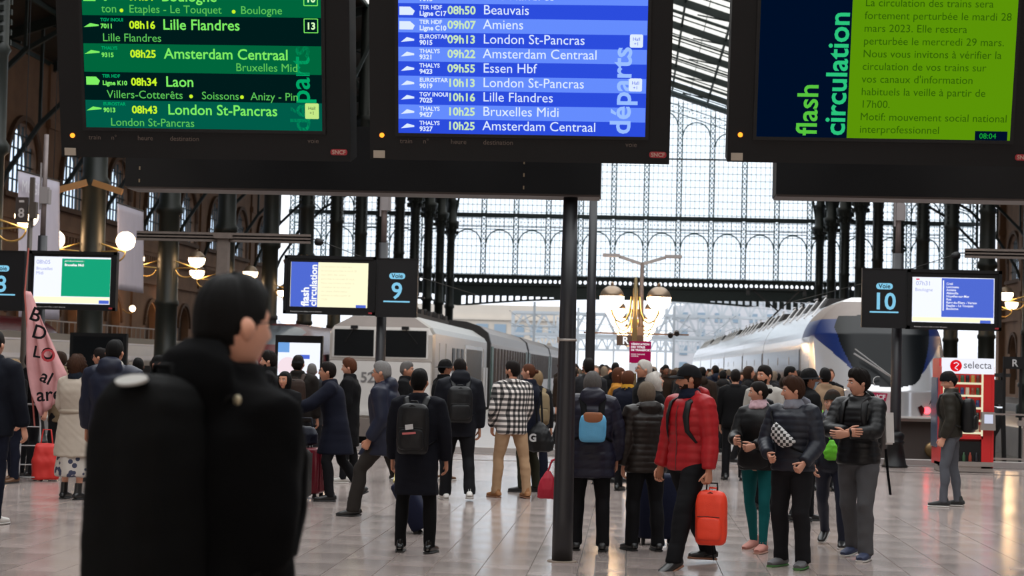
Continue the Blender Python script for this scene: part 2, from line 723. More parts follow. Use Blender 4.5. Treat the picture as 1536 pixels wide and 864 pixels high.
for s in (-1, 1):   # spandrel braces up into the nave and the aisle
    pts = [(s * 0.3, 0, 15.5), (s * 0.8, 0, 18.5), (s * 2.2, 0, 21.6), (s * 4.4, 0, 23.4 - (0 if s < 0 else 0))]
    for a, b in zip(pts, pts[1:]):
        q.bar(a, b, (0.16, 0.2))
q.bar((-0.3, 0, 19.5), (-2.0, 0, 21.2), 0.1)
brace_me = q.mesh('spandrel_brace', IRON)
for s, side in ((-1, 'left'), (1, 'right')):
    for k, y in enumerate(CY if s < 0 else CYR):
        c = link('column', col_me, None, (s * 17.5, y, 0))
        ordw = ['nearest', 'second', 'third', 'fourth', 'fifth', 'sixth', 'seventh', 'eighth', 'ninth', 'tenth', 'eleventh', 'twelfth', 'thirteenth', 'farthest'][k]
        tag(c, 'dark green cast-iron column, %s of the %s-hand row in the hall' % (ordw, side), 'column', 'cast-iron columns of the %s row' % side, kind='structure')
        link('spandrel_brace', brace_me, c)
        if k in (1, 5, 9):
            link('chevron_lamp_arm', brk_me, c)

# ---------------------------------------------------------------- side walls with arched windows
WC = [99.2 + 9.5 * k for k in range(-9, 8)]
arch = [(-2.45, 10.8)] + [(2.45, 10.8)] + [(2.45 * math.cos(R(a)), 12.4 + 2.45 * math.sin(R(a))) for a in range(0, 181, 12)]
low = [(-1.6, 0.3), (1.6, 0.3)] + [(1.6 * math.cos(R(a)), 4.0 + 1.6 * math.sin(R(a))) for a in range(0, 181, 15)]
panel = flat2d('wall_panel', [rect(-4.75, -1, 4.75, 19.4), arch, low], 0.7, STONE, None, (0, 0, 0), (R(90), 0, R(90)))
panel_me = panel.data
bpy.data.objects.remove(panel)
q = MB()
ring(q, 0, 12.4, 2.75, 0.5, d=0.3, n=16)
for s in (-1, 1):
    q.box((s * 2.75, 0, 11.6), (0.5, 0.3, 1.7))
q.box((0, 0, 10.6), (6.4, 0.6, 0.3))
ring(q, 0, 4.0, 1.85, 0.35, d=0.25, n=12)
mould_me = q.mesh('arch_moulding', STONED)
q = MB()
q.box((4.75, 0.2, 9), (1.3, 0.7, 20))
q.box((4.75, 0.2, 9.2), (1.7, 1.0, 0.5))
q.box((4.75, 0.2, 15.4), (1.7, 1.0, 0.5))
q.box((4.75, 0.2, 0.8), (1.6, 0.9, 1.6))
pil_me = q.mesh('pilaster', STONE)
q = MB()
q.box((0, 0, 9.4), (9.5, 0.7, 0.35))
q.box((0, 0, 9.1), (9.5, 0.5, 0.25))
q.box((0, 0, 7.1), (9.5, 0.5, 0.3))
for k in range(16):
    q.box((-4.55 + 0.61 * k, 0, 8.75), (0.28, 0.5, 0.4))
corn_me = q.mesh('cornice', STONE)
q = MB()
for k in range(7):
    xx = -2.1 + 0.7 * k
    q.box((xx, 0, (10.8 + 12.4 + math.sqrt(max(0, 6 - xx * xx))) / 2), (0.07, 0.1, 1.6 + math.sqrt(max(0, 6 - xx * xx))))
for z in (11.6, 12.5, 13.4, 14.2):
    hwid = 2.45 if z < 12.4 else math.sqrt(max(0.01, 6 - (z - 12.4) ** 2))
    q.box((0, 0, z), (2 * hwid, 0.1, 0.07))
wfr_me = q.mesh('window_frame', IRON)
q = MB()
q.prism(arch, 0.02, 'y', 0)
pane_me = q.mesh('pane', glassy('hazy_window_glass', (0.86, 0.93, 1.0), 0.94, 0.1, (0.5, 0.6, 0.72)))
q = MB()
q.box((0, 0, 2.9), (3.6, 0.1, 6.2))
dark_me = q.mesh('door_leaf', mat('dark_oak_door', (0.05, 0.03, 0.02), 0.5, 0, 0.3, 3))
q = MB()
pts = [(0, 0, 9.2), (0.9, 0, 11.6), (2.6, 0, 14.2), (5.0, 0, 16.6), (8.5, 0, 18.6), (11, 0, 19.6)]
for a, b in zip(pts, pts[1:]):
    q.bar(a, b, (0.2, 0.22))
q.bar((0.2, 0, 19.0), (17.4, 0, 24.6), (0.3, 0.35))
for k in range(7):
    a = 0.2 + 2.4 * k
    q.bar((a, 0, 18.9 + 0.325 * a), (a + 1.2, 0, 17.9 + 0.325 * a + 0.7), 0.12)
q.bar((2.6, 0, 14.2), (2.6, 0, 19.8), 0.16)
q.bar((5.0, 0, 16.6), (5.0, 0, 20.6), 0.14)
wbr_me = q.mesh('roof_bracket', IRON)
nwin = 0
for s, side in ((-1, 'left'), (1, 'right')):
    wl = link('wall_' + side, None)
    tag(wl, 'tall brown stone side wall with arched windows on the %s' % side, 'wall', kind='structure')
    for y in WC:
        ry = R(90) * (1 if s > 0 else -1)
        link('wall_panel', panel_me, wl, (s * 35.35, y, 0), (R(90), 0, R(90)))
        f = link('arch_moulding', mould_me, wl, (s * 35.0, y, 0), (0, 0, R(90)))
        link('pilaster', pil_me, wl, (s * 35.0, y, 0), (0, 0, R(90)))
        link('cornice', corn_me, wl, (s * 34.95, y, 0), (0, 0, R(90)))
        link('door_leaf', dark_me, wl, (s * 35.6, y, 0), (0, 0, R(90)))
        link('roof_bracket', wbr_me, wl, (s * 35.0, y + 4.75, 0), (0, 0, 0 if s < 0 else PI))
        nwin += 1
        wi = link('window_%d' % nwin, wfr_me, None, (s * 35.25, y, 0), (0, 0, R(90)))
        tag(wi, 'arched iron window, number %d from the far end along the %s stone wall' % (17 - (nwin - 1) % 17, side), 'window', kind='structure')
        link('pane', pane_me, wi, (0, 0, 0))
q = MB()
q.box((0, -14.4, 12), (71, 0.6, 26))
tag(q.obj('wall_front', STONE), 'stone wall of the station behind the camera', 'wall', kind='structure')
q = MB()
for s in (-1, 1):
    q.box((s * 35.35, -5.5, 9.2), (0.7, 19, 20.4))
tag(q.obj('wall_end_bays', STONE), 'plain stone end bays of the side walls', 'wall', kind='structure')

# ---------------------------------------------------------------- roof
rf = link('roof', None)
tag(rf, 'pitched iron and glass roof over the whole train hall', 'roof', kind='structure')
RY = [-14 + 10.2 * k for k in range(0, 6)]
RY = sorted(set([round(v, 2) for v in RY if v < 42] + CY + [178.0]))
sl = math.atan(0.325)


def panel_mat():
    m = bpy.data.materials.new('ribbed_roof_glazing')
    m.use_nodes = True
    n = m.node_tree
    L = n.links.new
    n.nodes.remove(n.nodes['Principled BSDF'])
    t = n.nodes.new('ShaderNodeTexCoord')
    wv = n.nodes.new('ShaderNodeTexWave')
    wv.bands_direction = 'Y'
    wv.inputs['Scale'].default_value = 1.2
    L(t.outputs['Object'], wv.inputs['Vector'])
    cr = n.nodes.new('ShaderNodeValToRGB')
    cr.color_ramp.elements[0].color = (0.45, 0.43, 0.38, 1)
    cr.color_ramp.elements[1].color = (0.85, 0.82, 0.74, 1)
    L(wv.outputs['Fac'], cr.inputs[0])
    tl = n.nodes.new('ShaderNodeBsdfTranslucent')
    tp = n.nodes.new('ShaderNodeBsdfTransparent')
    tp.inputs[0].default_value = (0.9, 0.92, 0.95, 1)
    L(cr.outputs[0], tl.inputs[0])
    mx = n.nodes.new('ShaderNodeMixShader')
    mx.inputs[0].default_value = 0.12
    L(tl.outputs[0], mx.inputs[1])
    L(tp.outputs[0], mx.inputs[2])
    L(mx.outputs[0], n.nodes['Material Output'].inputs[0])
    return m


RG = panel_mat()
BOARD = mat('dark_roof_boarding', (0.035, 0.028, 0.022), 0.8, 0, 0.3, 3)
RAFT = mat('grey_green_rafter', (0.028, 0.05, 0.05), 0.5)
strip = 3.5
for i in range(len(RY) - 1):
    y0, y1 = RY[i], RY[i + 1]
    q = MB()
    for s in (-1, 1):
        q.bar((0, y0, 30.2), (s * 35, y0, 30.2 - 0.325 * 35), (0.3, 0.55))
        q.bar((0, y0, 29.3), (s * 9, y0, 26.4), (0.14, 0.14))
        q.bar((s * 4.4, y0, 26.0 + 2.2), (s * 9, y0, 27.3), 0.1)
    q.obj('principal_rafter', IRON, rf)
    for s in (-1, 1):
        a = 0.0
        while a < 34.9:
            xa, xb = a, a + strip
            glazed = a < 17
            q = MB()
            q.add([(s * xa, y0, 30.62 - 0.325 * xa), (s * xb, y0, 30.62 - 0.325 * xb), (s * xb, y1, 30.62 - 0.325 * xb), (s * xa, y1, 30.62 - 0.325 * xa)], [(0, 1, 2, 3)])
            near = y1 > 170
            q.obj('roof_pane' if glazed else 'roof_board', (GL if near else RG) if glazed else BOARD, rf)
            q = MB()
            q.box((s * xb, (y0 + y1) / 2, 30.4 - 0.325 * xb), (0.16, y1 - y0, 0.26))
            if glazed:
                q.box((s * (xa + xb) / 2, (y0 + y1) / 2, 30.45 - 0.325 * (xa + xb) / 2), (0.05, y1 - y0, 0.08))
                for k in (1, 2, 3):
                    yy = y0 + (y1 - y0) * k / 4
                    q.bar((s * xa, yy, 30.42 - 0.325 * xa), (s * xb, yy, 30.42 - 0.325 * xb), (0.07, 0.1))
            q.obj('purlin', RAFT, rf)
            a += strip
# ================================================================ SIGNS AND SCREENS
SCRB = mat('screen_housing', (0.003, 0.003, 0.0035), 0.5, spec=0.25)
WHITE_L = emis('white_glow', (0.86, 0.93, 1.0), 1.0)
DIMT = mat('faded_print', (0.10, 0.075, 0.06), 0.6)
REDLOGO = mat('red_logo', (0.30, 0.012, 0.02), 0.5)
PALELAB = mat('pale_sticker', (0.35, 0.30, 0.24), 0.6)
LED = emis('orange_led', (1.0, 0.25, 0.02), 2.5)
TILT = 13.5
YBRD = 13.0
SB = YBRD / FPX * 1.002


def board(px0, px1, sx0, sx1, yb, ysb, label):
    """departure board: frame px0..px1, screen sx0..sx1, frame bottom yb, screen bottom ysb"""
    c = at_y((px0 + px1) / 2, yb, YBRD)
    t = thing('departure_board', label, 'display board', c, 0, 'overhead information boards', rot=(R(TILT), 0, 0))
    cx = (px0 + px1) / 2
    W = (px1 - px0) * SB
    H = 2.15
    q = MB()
    q.box((0, 0.16, H / 2), (W, 0.3, H))
    q.box((0, 0.36, H / 2), (W * 0.9, 0.12, H * 0.86))
    q.obj('housing', SCRB, t)
    sxa, sxb = (sx0 - cx) * SB, (sx1 - cx) * SB
    sz = (yb - ysb) * SB / math.cos(R(TILT))
    q = MB()
    hh = H - 0.08 - sz
    for a, b, c0, d in ((sxa - 0.025, sxa, sz - .025, sz + hh), (sxb, sxb + 0.025, sz - .025, sz + hh)):
        q.box(((a + b) / 2, 0.0, (c0 + d) / 2), (b - a, 0.02, d - c0))
    q.box(((sxa + sxb) / 2, 0.0, sz - 0.0125), (sxb - sxa, 0.02, 0.025))
    q.obj('bezel', BLACK, t)
    q = MB()
    q.lathe([(0.018, 0), (0.018, 0.008), (0.010, 0.016)], (-W / 2 + 0.09, 0.01, (yb - 206) * SB + 0.0), 10, M=Matrix.Rotation(R(90), 3, 'X'))
    q.obj('indicator_light', LED, t)
    q = MB()
    q.box((-W / 2 + 0.07, 0.003, 0.04), (0.085, 0.012, 0.055))
    q.obj('sticker', PALELAB, t)
    q = MB()
    q.prism(rrect(0.125, 0.045, 0.018), 0.006, 'y', 0, 0)
    q.obj('logo_badge', REDLOGO, t, (W / 2 - 0.085, 0.0, 0.07))
    text('SNCF', 0.042, (W / 2 - 0.085, -0.004, 0.057), mat('logo_print', (0.45, 0.3, 0.25), 0.5), t, align='CENTER', bold=0.001)
    return t, cx, sz, hh, sxa, sxb


def screen_plate(t, a, b, z0, z1, m, name='screen', y=-0.002):
    q = MB()
    q.box(((a + b) / 2, y, (z0 + z1) / 2), (b - a, 0.006, z1 - z0))
    return q.obj(name, m, t)


CT = math.cos(R(TILT))
# ---- board 1: green departures
t1, cx, sz, hh, sa, sb_ = board(84, 531, 125, 489, 239, 194, 'hanging departures board with green screen listing Lille Flandres, Amsterdam and Laon')
G_A, G_B, G_C = emis('green_row', srgb(0, 98, 58), 1), emis('dark_green_row', srgb(0, 26, 26), 1), emis('teal_row', srgb(0, 88, 70), 1)
G_T, G_Y, G_V = emis('green_text', srgb(122, 232, 96), 1), emis('yellow_green_text', srgb(196, 240, 40), 1), emis('pale_green_text', srgb(0, 160, 98), 1)


def zb(y, yb=239):
    return (yb - y) * SB / CT


def xb(px, cx):
    return (px - cx) * SB


sc1 = screen_plate(t1, sa, sb_, sz, sz + hh, G_B)
for (ya, yb2, mm) in ((-95, -52, G_A), (-11.5, 29.5, G_A), (70.5, 112, G_A), (153.5, 194, G_C)):
    screen_plate(sc1, sa + 0.002, sb_ - 0.002, zb(yb2), zb(ya), mm, 'row_band', -0.005)
rows1 = [(190, None, 'London St-Pancras', 160), (172, '08h43', 'London St-Pancras', 249), (149, None, 'Villers-Cotterêts', 156), (131, '08h34', 'Laon', 247),
         (107, None, 'Bruxelles Mid', 355), (90, '08h25', 'Amsterdam Centraal', 246), (66, None, 'Lille Flandres', 152), (48, '08h16', 'Lille Flandres', 245),
         (24, None, 'ton', 152), (7, '07h31', 'Boulogne', 244)]
TY = -0.010
for (y, tm, tx, x) in rows1:
    text(tx, 0.109 if tm else 0.084, (xb(x + 3, cx), TY, zb(y + 1)), G_T if tm else emis('green_subtext', srgb(90, 190, 84), 1), sc1, 'destination_text', bold=0.0012 if tm else 0)
    if tm:
        text(tm, 0.078, (xb(197, cx), TY, zb(y)), G_Y, sc1, 'time_text', bold=0.002)
for (x, y, tx) in ((302, 149, 'Soissons'), (377, 149, 'Anizy - Pin'), (194, 24, 'Etaples - Le Touquet'), (364, 24, 'Boulogne')):
    text(tx, 0.082, (xb(x + 3, cx), TY, zb(y + 1)), emis('green_subtext', (0, 0, 0), 1), sc1, 'destination_text')
q = MB()
for (x, y) in ((289, 146), (367, 146), (186, 22), (357, 22)):
    q = MB()
    q.prism(circ(xb(x, cx), zb(y), 0.014, 10), 0.003, 'y', TY - 0.003)
    q.obj('bullet_dot', G_Y, sc1)
small = [('TGV INOUI', '7011', 39, 48), ('THALYS', '9315', 80, 90), ('TER HDF', 'Ligne K10', 121, 131), ('EUROSTAR', '9013', 162, 171), ('TER HDF', 'Ligne K16', -4, 6)]
for (a, b, ya, yb2) in small:
    text(a, 0.034, (xb(153, cx), TY, zb(ya - 1)), G_V, sc1, 'train_text', bold=0.001)
    text(b, 0.046, (xb(153, cx), TY, zb(yb2)), G_T, sc1, 'train_number', bold=0.0015)
q = MB()
for k, y in enumerate((125, 3)):
    q = MB()
    q.prism([(xb(128, cx), zb(y + 6)), (xb(146, cx), zb(y + 6)), (xb(149, cx), zb(y)), (xb(143, cx), zb(y - 6)), (xb(128, cx), zb(y - 6))], 0.003, 'y', TY)
    q.obj('operator_symbol', G_T, sc1)
for y in (44, 83, 166):
    q = MB()
    q.prism([(xb(127, cx), zb(y + 3)), (xb(150, cx), zb(y + 1)), (xb(150, cx), zb(y - 1)), (xb(137, cx), zb(y - 3))], 0.003, 'y', TY)
    q.obj('operator_symbol', G_T, sc1)
text('départs', 0.21, (xb(470, cx), TY + 0.002, zb(196)), G_V, sc1, 'vertical_title', rot=(R(90), R(-90), 0), bold=0.003)
for (y, s_, fill) in ((41, '13', 0), (2, '10', 0), (163, 'Hall\n+1', 1)):
    q = MB()
    a, b = xb(463, cx), xb(484, cx)
    if fill:
        q.prism(rrect(b - a, 0.115, 0.01), 0.003, 'y', 0)
        q.obj('platform_box', emis('pale_green_box', srgb(190, 226, 130), 1), sc1, ((a + b) / 2, TY, zb(y + 2)))
        text(s_, 0.035, ((a + b) / 2, TY - 0.003, zb(y)), G_B, sc1, 'platform_number', align='CENTER')
    else:
        for (u, v, w_, h_) in ((0, 0.05, .1, .006), (0, -0.05, .1, .006), (-.05, 0, .006, .1), (.05, 0, .006, .1)):
            q.box((u, 0, v), (w_, 0.003, h_))
        q.obj('platform_box', G_T, sc1, ((a + b) / 2, TY, zb(y)))
        text(s_, 0.07, ((a + b) / 2, TY - 0.001, zb(y + 5)), emis('white_green', srgb(215, 255, 190), 1), sc1, 'platform_number', align='CENTER', bold=0.002)
for (px, s_) in ((128, 'train'), (163, 'n°'), (204, 'heure'), (254, 'destination'), (466, 'voie')):
    text(s_, 0.05, (xb(px, cx), -0.003, zb(212)), DIMT, t1, 'caption')
# ---- board 2: blue departures
t2, cx, sz, hh, sa, sb_ = board(552, 1004, 596, 967, 243, 203, 'hanging departures board with blue screen listing Beauvais, Amiens and Essen')
B_A, B_B = emis('blue_row', srgb(42, 74, 214), 1), emis('light_blue_row', srgb(98, 136, 246), 1)
B_T, B_Y, B_V = emis('blue_white_text', srgb(216, 230, 255), 1.0), emis('green_white_text', srgb(196, 226, 182), 1), emis('sky_blue_text', srgb(150, 186, 255), 1)
sc2 = screen_plate(t2, sa, sb_, sz, sz + hh, B_A)
rows2 = [('10h25', 'Amsterdam Centraal', 'THALYS', '9327', 1), ('10h25', 'Bruxelles Midi', 'THALYS', '9427', 1), ('10h16', 'Lille Flandres', 'TGV INOUI', '7025', 1),
         ('10h13', 'London St-Pancras', 'EUROSTAR', '9019', 1), ('09h55', 'Essen Hbf', 'THALYS', '9423', 1), ('09h22', 'Amsterdam Centraal', 'THALYS', '9321', 1),
         ('09h13', 'London St-Pancras', 'EUROSTAR', '9015', 1), ('09h07', 'Amiens', 'TER HDF', 'Ligne C10', 0), ('08h50', 'Beauvais', 'TER HDF', 'Ligne C17', 0),
         ('08h46', 'Lille Flandres', 'TGV INOUI', '7015', 1)]
for k, (tm, tx, a, b, sym) in enumerate(rows2):
    y = 203 - 20.9 * k - (0.0 if k < 1 else 0)
    if k % 2:
        screen_plate(sc2, sa + 0.002, sb_ - 0.002, zb(y, 243), zb(y - 20.9, 243), B_B, 'row_band', -0.005)
    zl = zb(y - 6.2, 243)
    text(tx, 0.098, (xb(723, cx), TY, zl), B_T, sc2, 'destination_text', bold=0.0)
    text(tm, 0.082, (xb(670, cx), TY, zl), B_Y if (k not in (4,)) else B_Y, sc2, 'time_text', bold=0.0022)
    text(a, 0.042, (xb(628, cx), TY, zb(y - 12.5, 243)), B_T, sc2, 'train_text', bold=0.001)
    text(b, 0.048, (xb(628, cx), TY, zb(y - 3.5, 243)), B_T, sc2, 'train_number', bold=0.0015)
    zc = y - 10
    qs = MB()
    if sym:
        qs.prism([(xb(600, cx), zb(zc + 3, 243)), (xb(620, cx), zb(zc + 1, 243)), (xb(620, cx), zb(zc - 1.5, 243)), (xb(609, cx), zb(zc - 4, 243))], 0.003, 'y', TY)
    else:
        qs.prism([(xb(598, cx), zb(zc + 6, 243)), (xb(618, cx), zb(zc + 6, 243)), (xb(621, cx), zb(zc, 243)), (xb(614, cx), zb(zc - 6, 243)), (xb(598, cx), zb(zc - 6, 243))], 0.003, 'y', TY)
    qs.obj('operator_symbol', B_T, sc2)
for k in range(10, 16, 2):
    screen_plate(sc2, sa + 0.002, sb_ - 0.002, zb(203 - 20.9 * (k + 1), 243), zb(203 - 20.9 * (k + 2), 243), B_B, 'row_band', -0.005)
text('départs', 0.21, (xb(944, cx), TY + 0.001, zb(200, 243)), B_V, sc2, 'vertical_title', rot=(R(90), R(-90), 0), bold=0.004)
for y in (65, 128):
    q = MB()
    q.prism(rrect(0.095, 0.095, 0.012), 0.003, 'y', 0)
    q.obj('platform_box', B_T, sc2, (xb(951, cx), TY, zb(y, 243)))
    text('Hall\n+1', 0.034, (xb(951, cx), TY - 0.003, zb(y - 0.5, 243)), B_A, sc2, 'platform_number', align='CENTER')
for (px, s_) in ((598, 'train'), (633, 'n°'), (675, 'heure'), (724, 'destination'), (938, 'voie')):
    text(s_, 0.05, (xb(px, cx), -0.003, zb(218, 243)), DIMT, t2, 'caption')
# ---- board 3: traffic notice
t3, cx, sz, hh, sa, sb_ = board(1094, 1547, 1136, 1507, 247, 209, 'hanging notice board with flash circulation text on lime green screen')
N_A, N_B = emis('night_blue', srgb(0, 14, 38), 1), emis('lime_panel', srgb(88, 142, 6), 1)
sc3 = screen_plate(t3, sa, sb_, sz, sz + hh, N_A)
screen_plate(sc3, xb(1269, cx), xb(1507, cx), sz, sz + hh - 0.03, N_B, 'notice_panel', -0.005)
text('flash', 0.21, (xb(1224, cx), TY, zb(206, 247)), emis('lime_text', srgb(84, 190, 60), 1), sc3, 'vertical_title', rot=(R(90), R(-90), 0), bold=0.003)
text('circulation', 0.21, (xb(1265, cx), TY, zb(206, 247)), emis('mint_text', srgb(40, 190, 120), 1), sc3, 'vertical_title', rot=(R(90), R(-90), 0), bold=0.004)
NT = emis('dark_lime_text', srgb(46, 88, 6), 1)
for k, s_ in enumerate(['La circulation des trains sera', 'fortement perturbée le mardi 28', 'mars 2023. Elle restera', 'perturbée le mercredi 29 mars.', 'Nous vous invitons à vérifier la',
                        'circulation de vos trains sur', "vos canaux d'information", 'habituels la veille à partir de', '17h00.', 'Motif: mouvement social national', 'interprofessionnel']):
    text(s_, 0.078, (xb(1287, cx), TY, zb(21 + 18.0 * k, 247)), NT, sc3, 'notice_text', bold=0.0)
q = MB()
q.prism(rect(xb(1456, cx), sz, xb(1503, cx), sz + 0.065), 0.003, 'y', TY)
q.obj('clock_box', N_A, sc3)
text('08:04', 0.055, (xb(1462, cx), TY - 0.002, sz + 0.012), emis('clock_green', srgb(20, 160, 50), 1), sc3, 'clock_text')
# ---- beams carrying the boards, and the near post
for (a, b, lab, nr) in ((197, 901, 'long black box beam under the two departures boards', 2), (1161, 1680, 'black box beam under the traffic notice board', 1)):
    A, B = at_y(a, 287 if a < 500 else 296, 15.6), at_y(b, 291 if a < 500 else 303, 15.6)
    z = (A.z + B.z) / 2 + (0.0 if a < 500 else 0.0)
    t = thing('gantry_beam', lab, 'beam', ((A.x + B.x) / 2, 15.6, z))
    Lw = B.x - A.x
    q = MB()
    q.box((0, 0, 0.28), (Lw, 0.42, 0.56))
    q.obj('box_beam', SCRB, t)
    q = MB()
    q.box((0, 0, -0.008), (Lw * 0.995, 0.36, 0.018))
    q.obj('cover_strip', mat('grey_cover_strip', (0.10, 0.085, 0.08), 0.5), t)
    q = MB()
    for k in range(nr * 2):
        x = -Lw / 2 + Lw * (k + 0.5) / (nr * 2)
        q.bar((x, -0.1, 0.5), (x, -2.3, 0.95), (0.09, 0.09))
        q.bar((x, 0, 0.5), (x, 0, 2.6), (0.1, 0.1))
        q.bar((x, 0, 2.4), (x, -2.4, 2.0), (0.07, 0.07))
    q.obj('hanger', BLACK, t)
    if a < 500:
        for k in range(2):
            q = MB()
            for i in range(5):
                q.box((0, -0.215, 0.05 + i * 0.11), (0.012, 0.01, 0.03))
            q.obj('rivet_row', mat('brass_rivet', (0.2, 0.15, 0.09), 0.5), t, (-Lw / 2 + 0.13 + k * 3.4, 0, 0))
bz = at_y(870, 290, 15.6).z
c = on_floor(843, 842)
t = thing('round_post', 'tall dark grey round post standing in front, holding up the beam', 'post', (c.x, c.y, 0))
q = MB()
q.lathe([(0.09, 0.0), (0.089, 0.4), (0.075, 1.95), (0.075, 1.97), (0.062, bz + 0.01)], n=28)
q.obj('shaft', POST, t)
q = MB()
q.lathe([(0.083, 0), (0.083, 0.022)], (0, 0, 1.74 + 0.17), 24)
q.box((-0.078, -0.01, 1.92), (0.02, 0.05, 0.05))
q.obj('clamp_band', mat('pale_clamp', (0.4, 0.36, 0.33), 0.4, 0.4), t)
q = MB()
q.lathe([(0.13, 0), (0.13, 0.006), (0.095, 0.01)], n=24)
q.obj('base_plate', mat('tan_base_ring', (0.2, 0.15, 0.11), 0.5), t)
c = at_y(888, 400, 27)
t = thing('round_post', 'slimmer grey round post just behind and right of the tall near post', 'post', (c.x, 27, 0))
q = MB()
q.lathe([(0.085, 0.0), (0.08, 0.6), (0.07, 2.4), (0.06, 4.55)], n=20)
q.obj('shaft', POST, t)
q = MB()
q.lathe([(0.14, 0), (0.14, 0.05), (0.1, 0.12)], n=20)
q.obj('base_plate', BLACK, t)

# ---- platform number signs with monitors (about 33 m away)
YS = 33.0
SIGNB = mat('sign_black', (0.004, 0.004, 0.005), 0.45, spec=0.3)
NUM = emis('pale_blue_number', srgb(128, 196, 226), 1)


def platform_post(pxb, pyb, label, ztop=5.4, fit=True):
    c = at_y(pxb, pyb, YS)
    t = thing('signal_post', label, 'post', (c.x, YS + .3, 0))
    q = MB()
    q.lathe([(0.105, 0.55), (0.1, 1.0), (0.088, 3.95)], n=16)
    q.obj('lower_shaft', POST, t)
    q = MB()
    q.lathe([(0.052, 3.9), (0.045, ztop)], n=12)
    q.obj('upper_shaft', mat('weathered_grey_metal', (0.16, 0.13, 0.125), 0.5, 0.3, 0.3, 6), t)
    q = MB()
    q.box((0.02, -0.03, 4.72), (0.14, 0.14, 0.32))
    q.box((0.09, 0.0, 4.70), (0.05, 0.16, 0.28))
    q.box((-0.07, -0.02, 4.9), (0.03, 0.03, 0.9))
    q.obj('junction_box', mat('grey_junction_box', (0.22, 0.2, 0.2), 0.5), t)
    q = MB()
    q.lathe([(0.24, 0), (0.24, 0.03), (0.21, 0.05), (0.15, 0.42), (0.17, 0.44), (0.17, 0.48), (0.15, 0.5), (0.17, 0.56), (0.17, 0.6), (0.11, 0.66)], n=12)
    q.obj('cast_base', BLACK, t)
    return t


def number_sign(px0, px1, py0, py1, num, label, group='platform number signs'):
    a, b = at_y(px0, (py0 + py1) / 2, YS), at_y(px1, (py0 + py1) / 2, YS)
    zt, zb_ = at_y((px0 + px1) / 2, py0, YS).z, at_y((px0 + px1) / 2, py1, YS).z
    W, H = b.x - a.x, zt - zb_
    t = thing('platform_sign', label, 'sign', ((a.x + b.x) / 2, YS - 0.03, zb_), 0, group)
    q = MB()
    q.box((0, 0, H / 2), (W, 0.1, H))
    q.obj('sign_box', SIGNB, t)
    q = MB()
    for z in (.2, H - .2):
        q.box(((W / 2 - .06) * (-1 if num == '9' else 1), .12, z), (.05, .14, .06))
    q.obj('bracket', SIGNB, t)
    q = MB()
    for (u, v, w_, h_) in ((0, 0.008, W, .016), (0, H - .008, W, .016), (-W / 2 + .008, H / 2, .016, H), (W / 2 - .008, H / 2, .016, H)):
        q.box((u, -0.055, v), (w_, 0.02, h_))
    q.obj('rim', BLACK, t)
    q = MB()
    q.prism(rrect(0.30, 0.115, 0.055), 0.004, 'y', 0)
    q.obj('pill', NUM, t, (0, -0.056, H * 0.70))
    text('Voie', 0.115, (0, -0.062, H * 0.70 - 0.036), SIGNB, t, align='CENTER', bold=0.002)
    text(num, 0.43, (0, -0.056, H * 0.315), NUM, t, 'number', align='CENTER', bold=0.008)
    q = MB()
    q.box((0, -0.056, H * 0.265), (W * 0.64, 0.004, 0.028))
    q.obj('underline', NUM, t)
    return t


def monitor(px0, px1, py0, py1, label, build, sc):
    a, b = at_y(px0, (py0 + py1) / 2, YS), at_y(px1, (py0 + py1) / 2, YS)
    zt, zb_ = at_y((px0 + px1) / 2, py0, YS).z, at_y((px0 + px1) / 2, py1, YS).z
    W, H = b.x - a.x, zt - zb_
    t = thing('platform_monitor', label, 'monitor', ((a.x + b.x) / 2, YS - 0.02, zb_), 0, 'platform monitors')
    q = MB()
    q.box((0, 0.07, H / 2), (W, 0.14, H))
    q.box((0, 0.16, H / 2), (W * 0.7, 0.1, H * 0.7))
    q.obj('housing', SCRB, t)
    q = MB()
    for (u, v, w_, h_) in ((0, 0.03, W, .06), (0, H - .03, W, .06), (-W / 2 + .03, H / 2, .06, H), (W / 2 - .03, H / 2, .06, H)):
        q.box((u, -0.01, v), (w_, 0.03, h_))
    q.obj('bezel', SCRB, t)
    k = W / (px1 - px0)
    X = lambda px: -W / 2 + (px - px0) * k
    Z = lambda py: (py1 - py) * k
    s = screen_plate(t, X(sc[0]), X(sc[1]), Z(sc[3]), Z(sc[2]), build[0], 'screen', -0.004)
    build[1](t, s, X, Z)
    text('Attention à votre billet, à votre direction', 0.036, (X(px0 + 11), -0.027, Z(py1 - 3)), mat('white_print', (0.5, 0.5, 0.5), 0.5), t, 'caption')
    q = MB()
    q.box((X(px1 - 7), -0.027, Z(py1 - 3.5)), (0.07, 0.004, 0.03))
    q.obj('logo_badge', REDLOGO, t)
    return t


def plate(s, X, Z, a, b, y0, y1, m, name='screen_area', d=-0.008):
    return screen_plate(s, X(a), X(b), Z(y1), Z(y0), m, name, d)


S_W, S_G, S_Y = emis('screen_white', srgb(236, 240, 255), 1.05), emis('screen_green', srgb(22, 160, 118), 1), emis('screen_cream', srgb(250, 244, 206), 1.05)
S_B, S_D = emis('screen_blue', srgb(78, 104, 206), 1), emis('screen_grey_text', srgb(150, 158, 205), 1)
S_T = emis('screen_white_text', (0.95, 0.97, 1), 1)


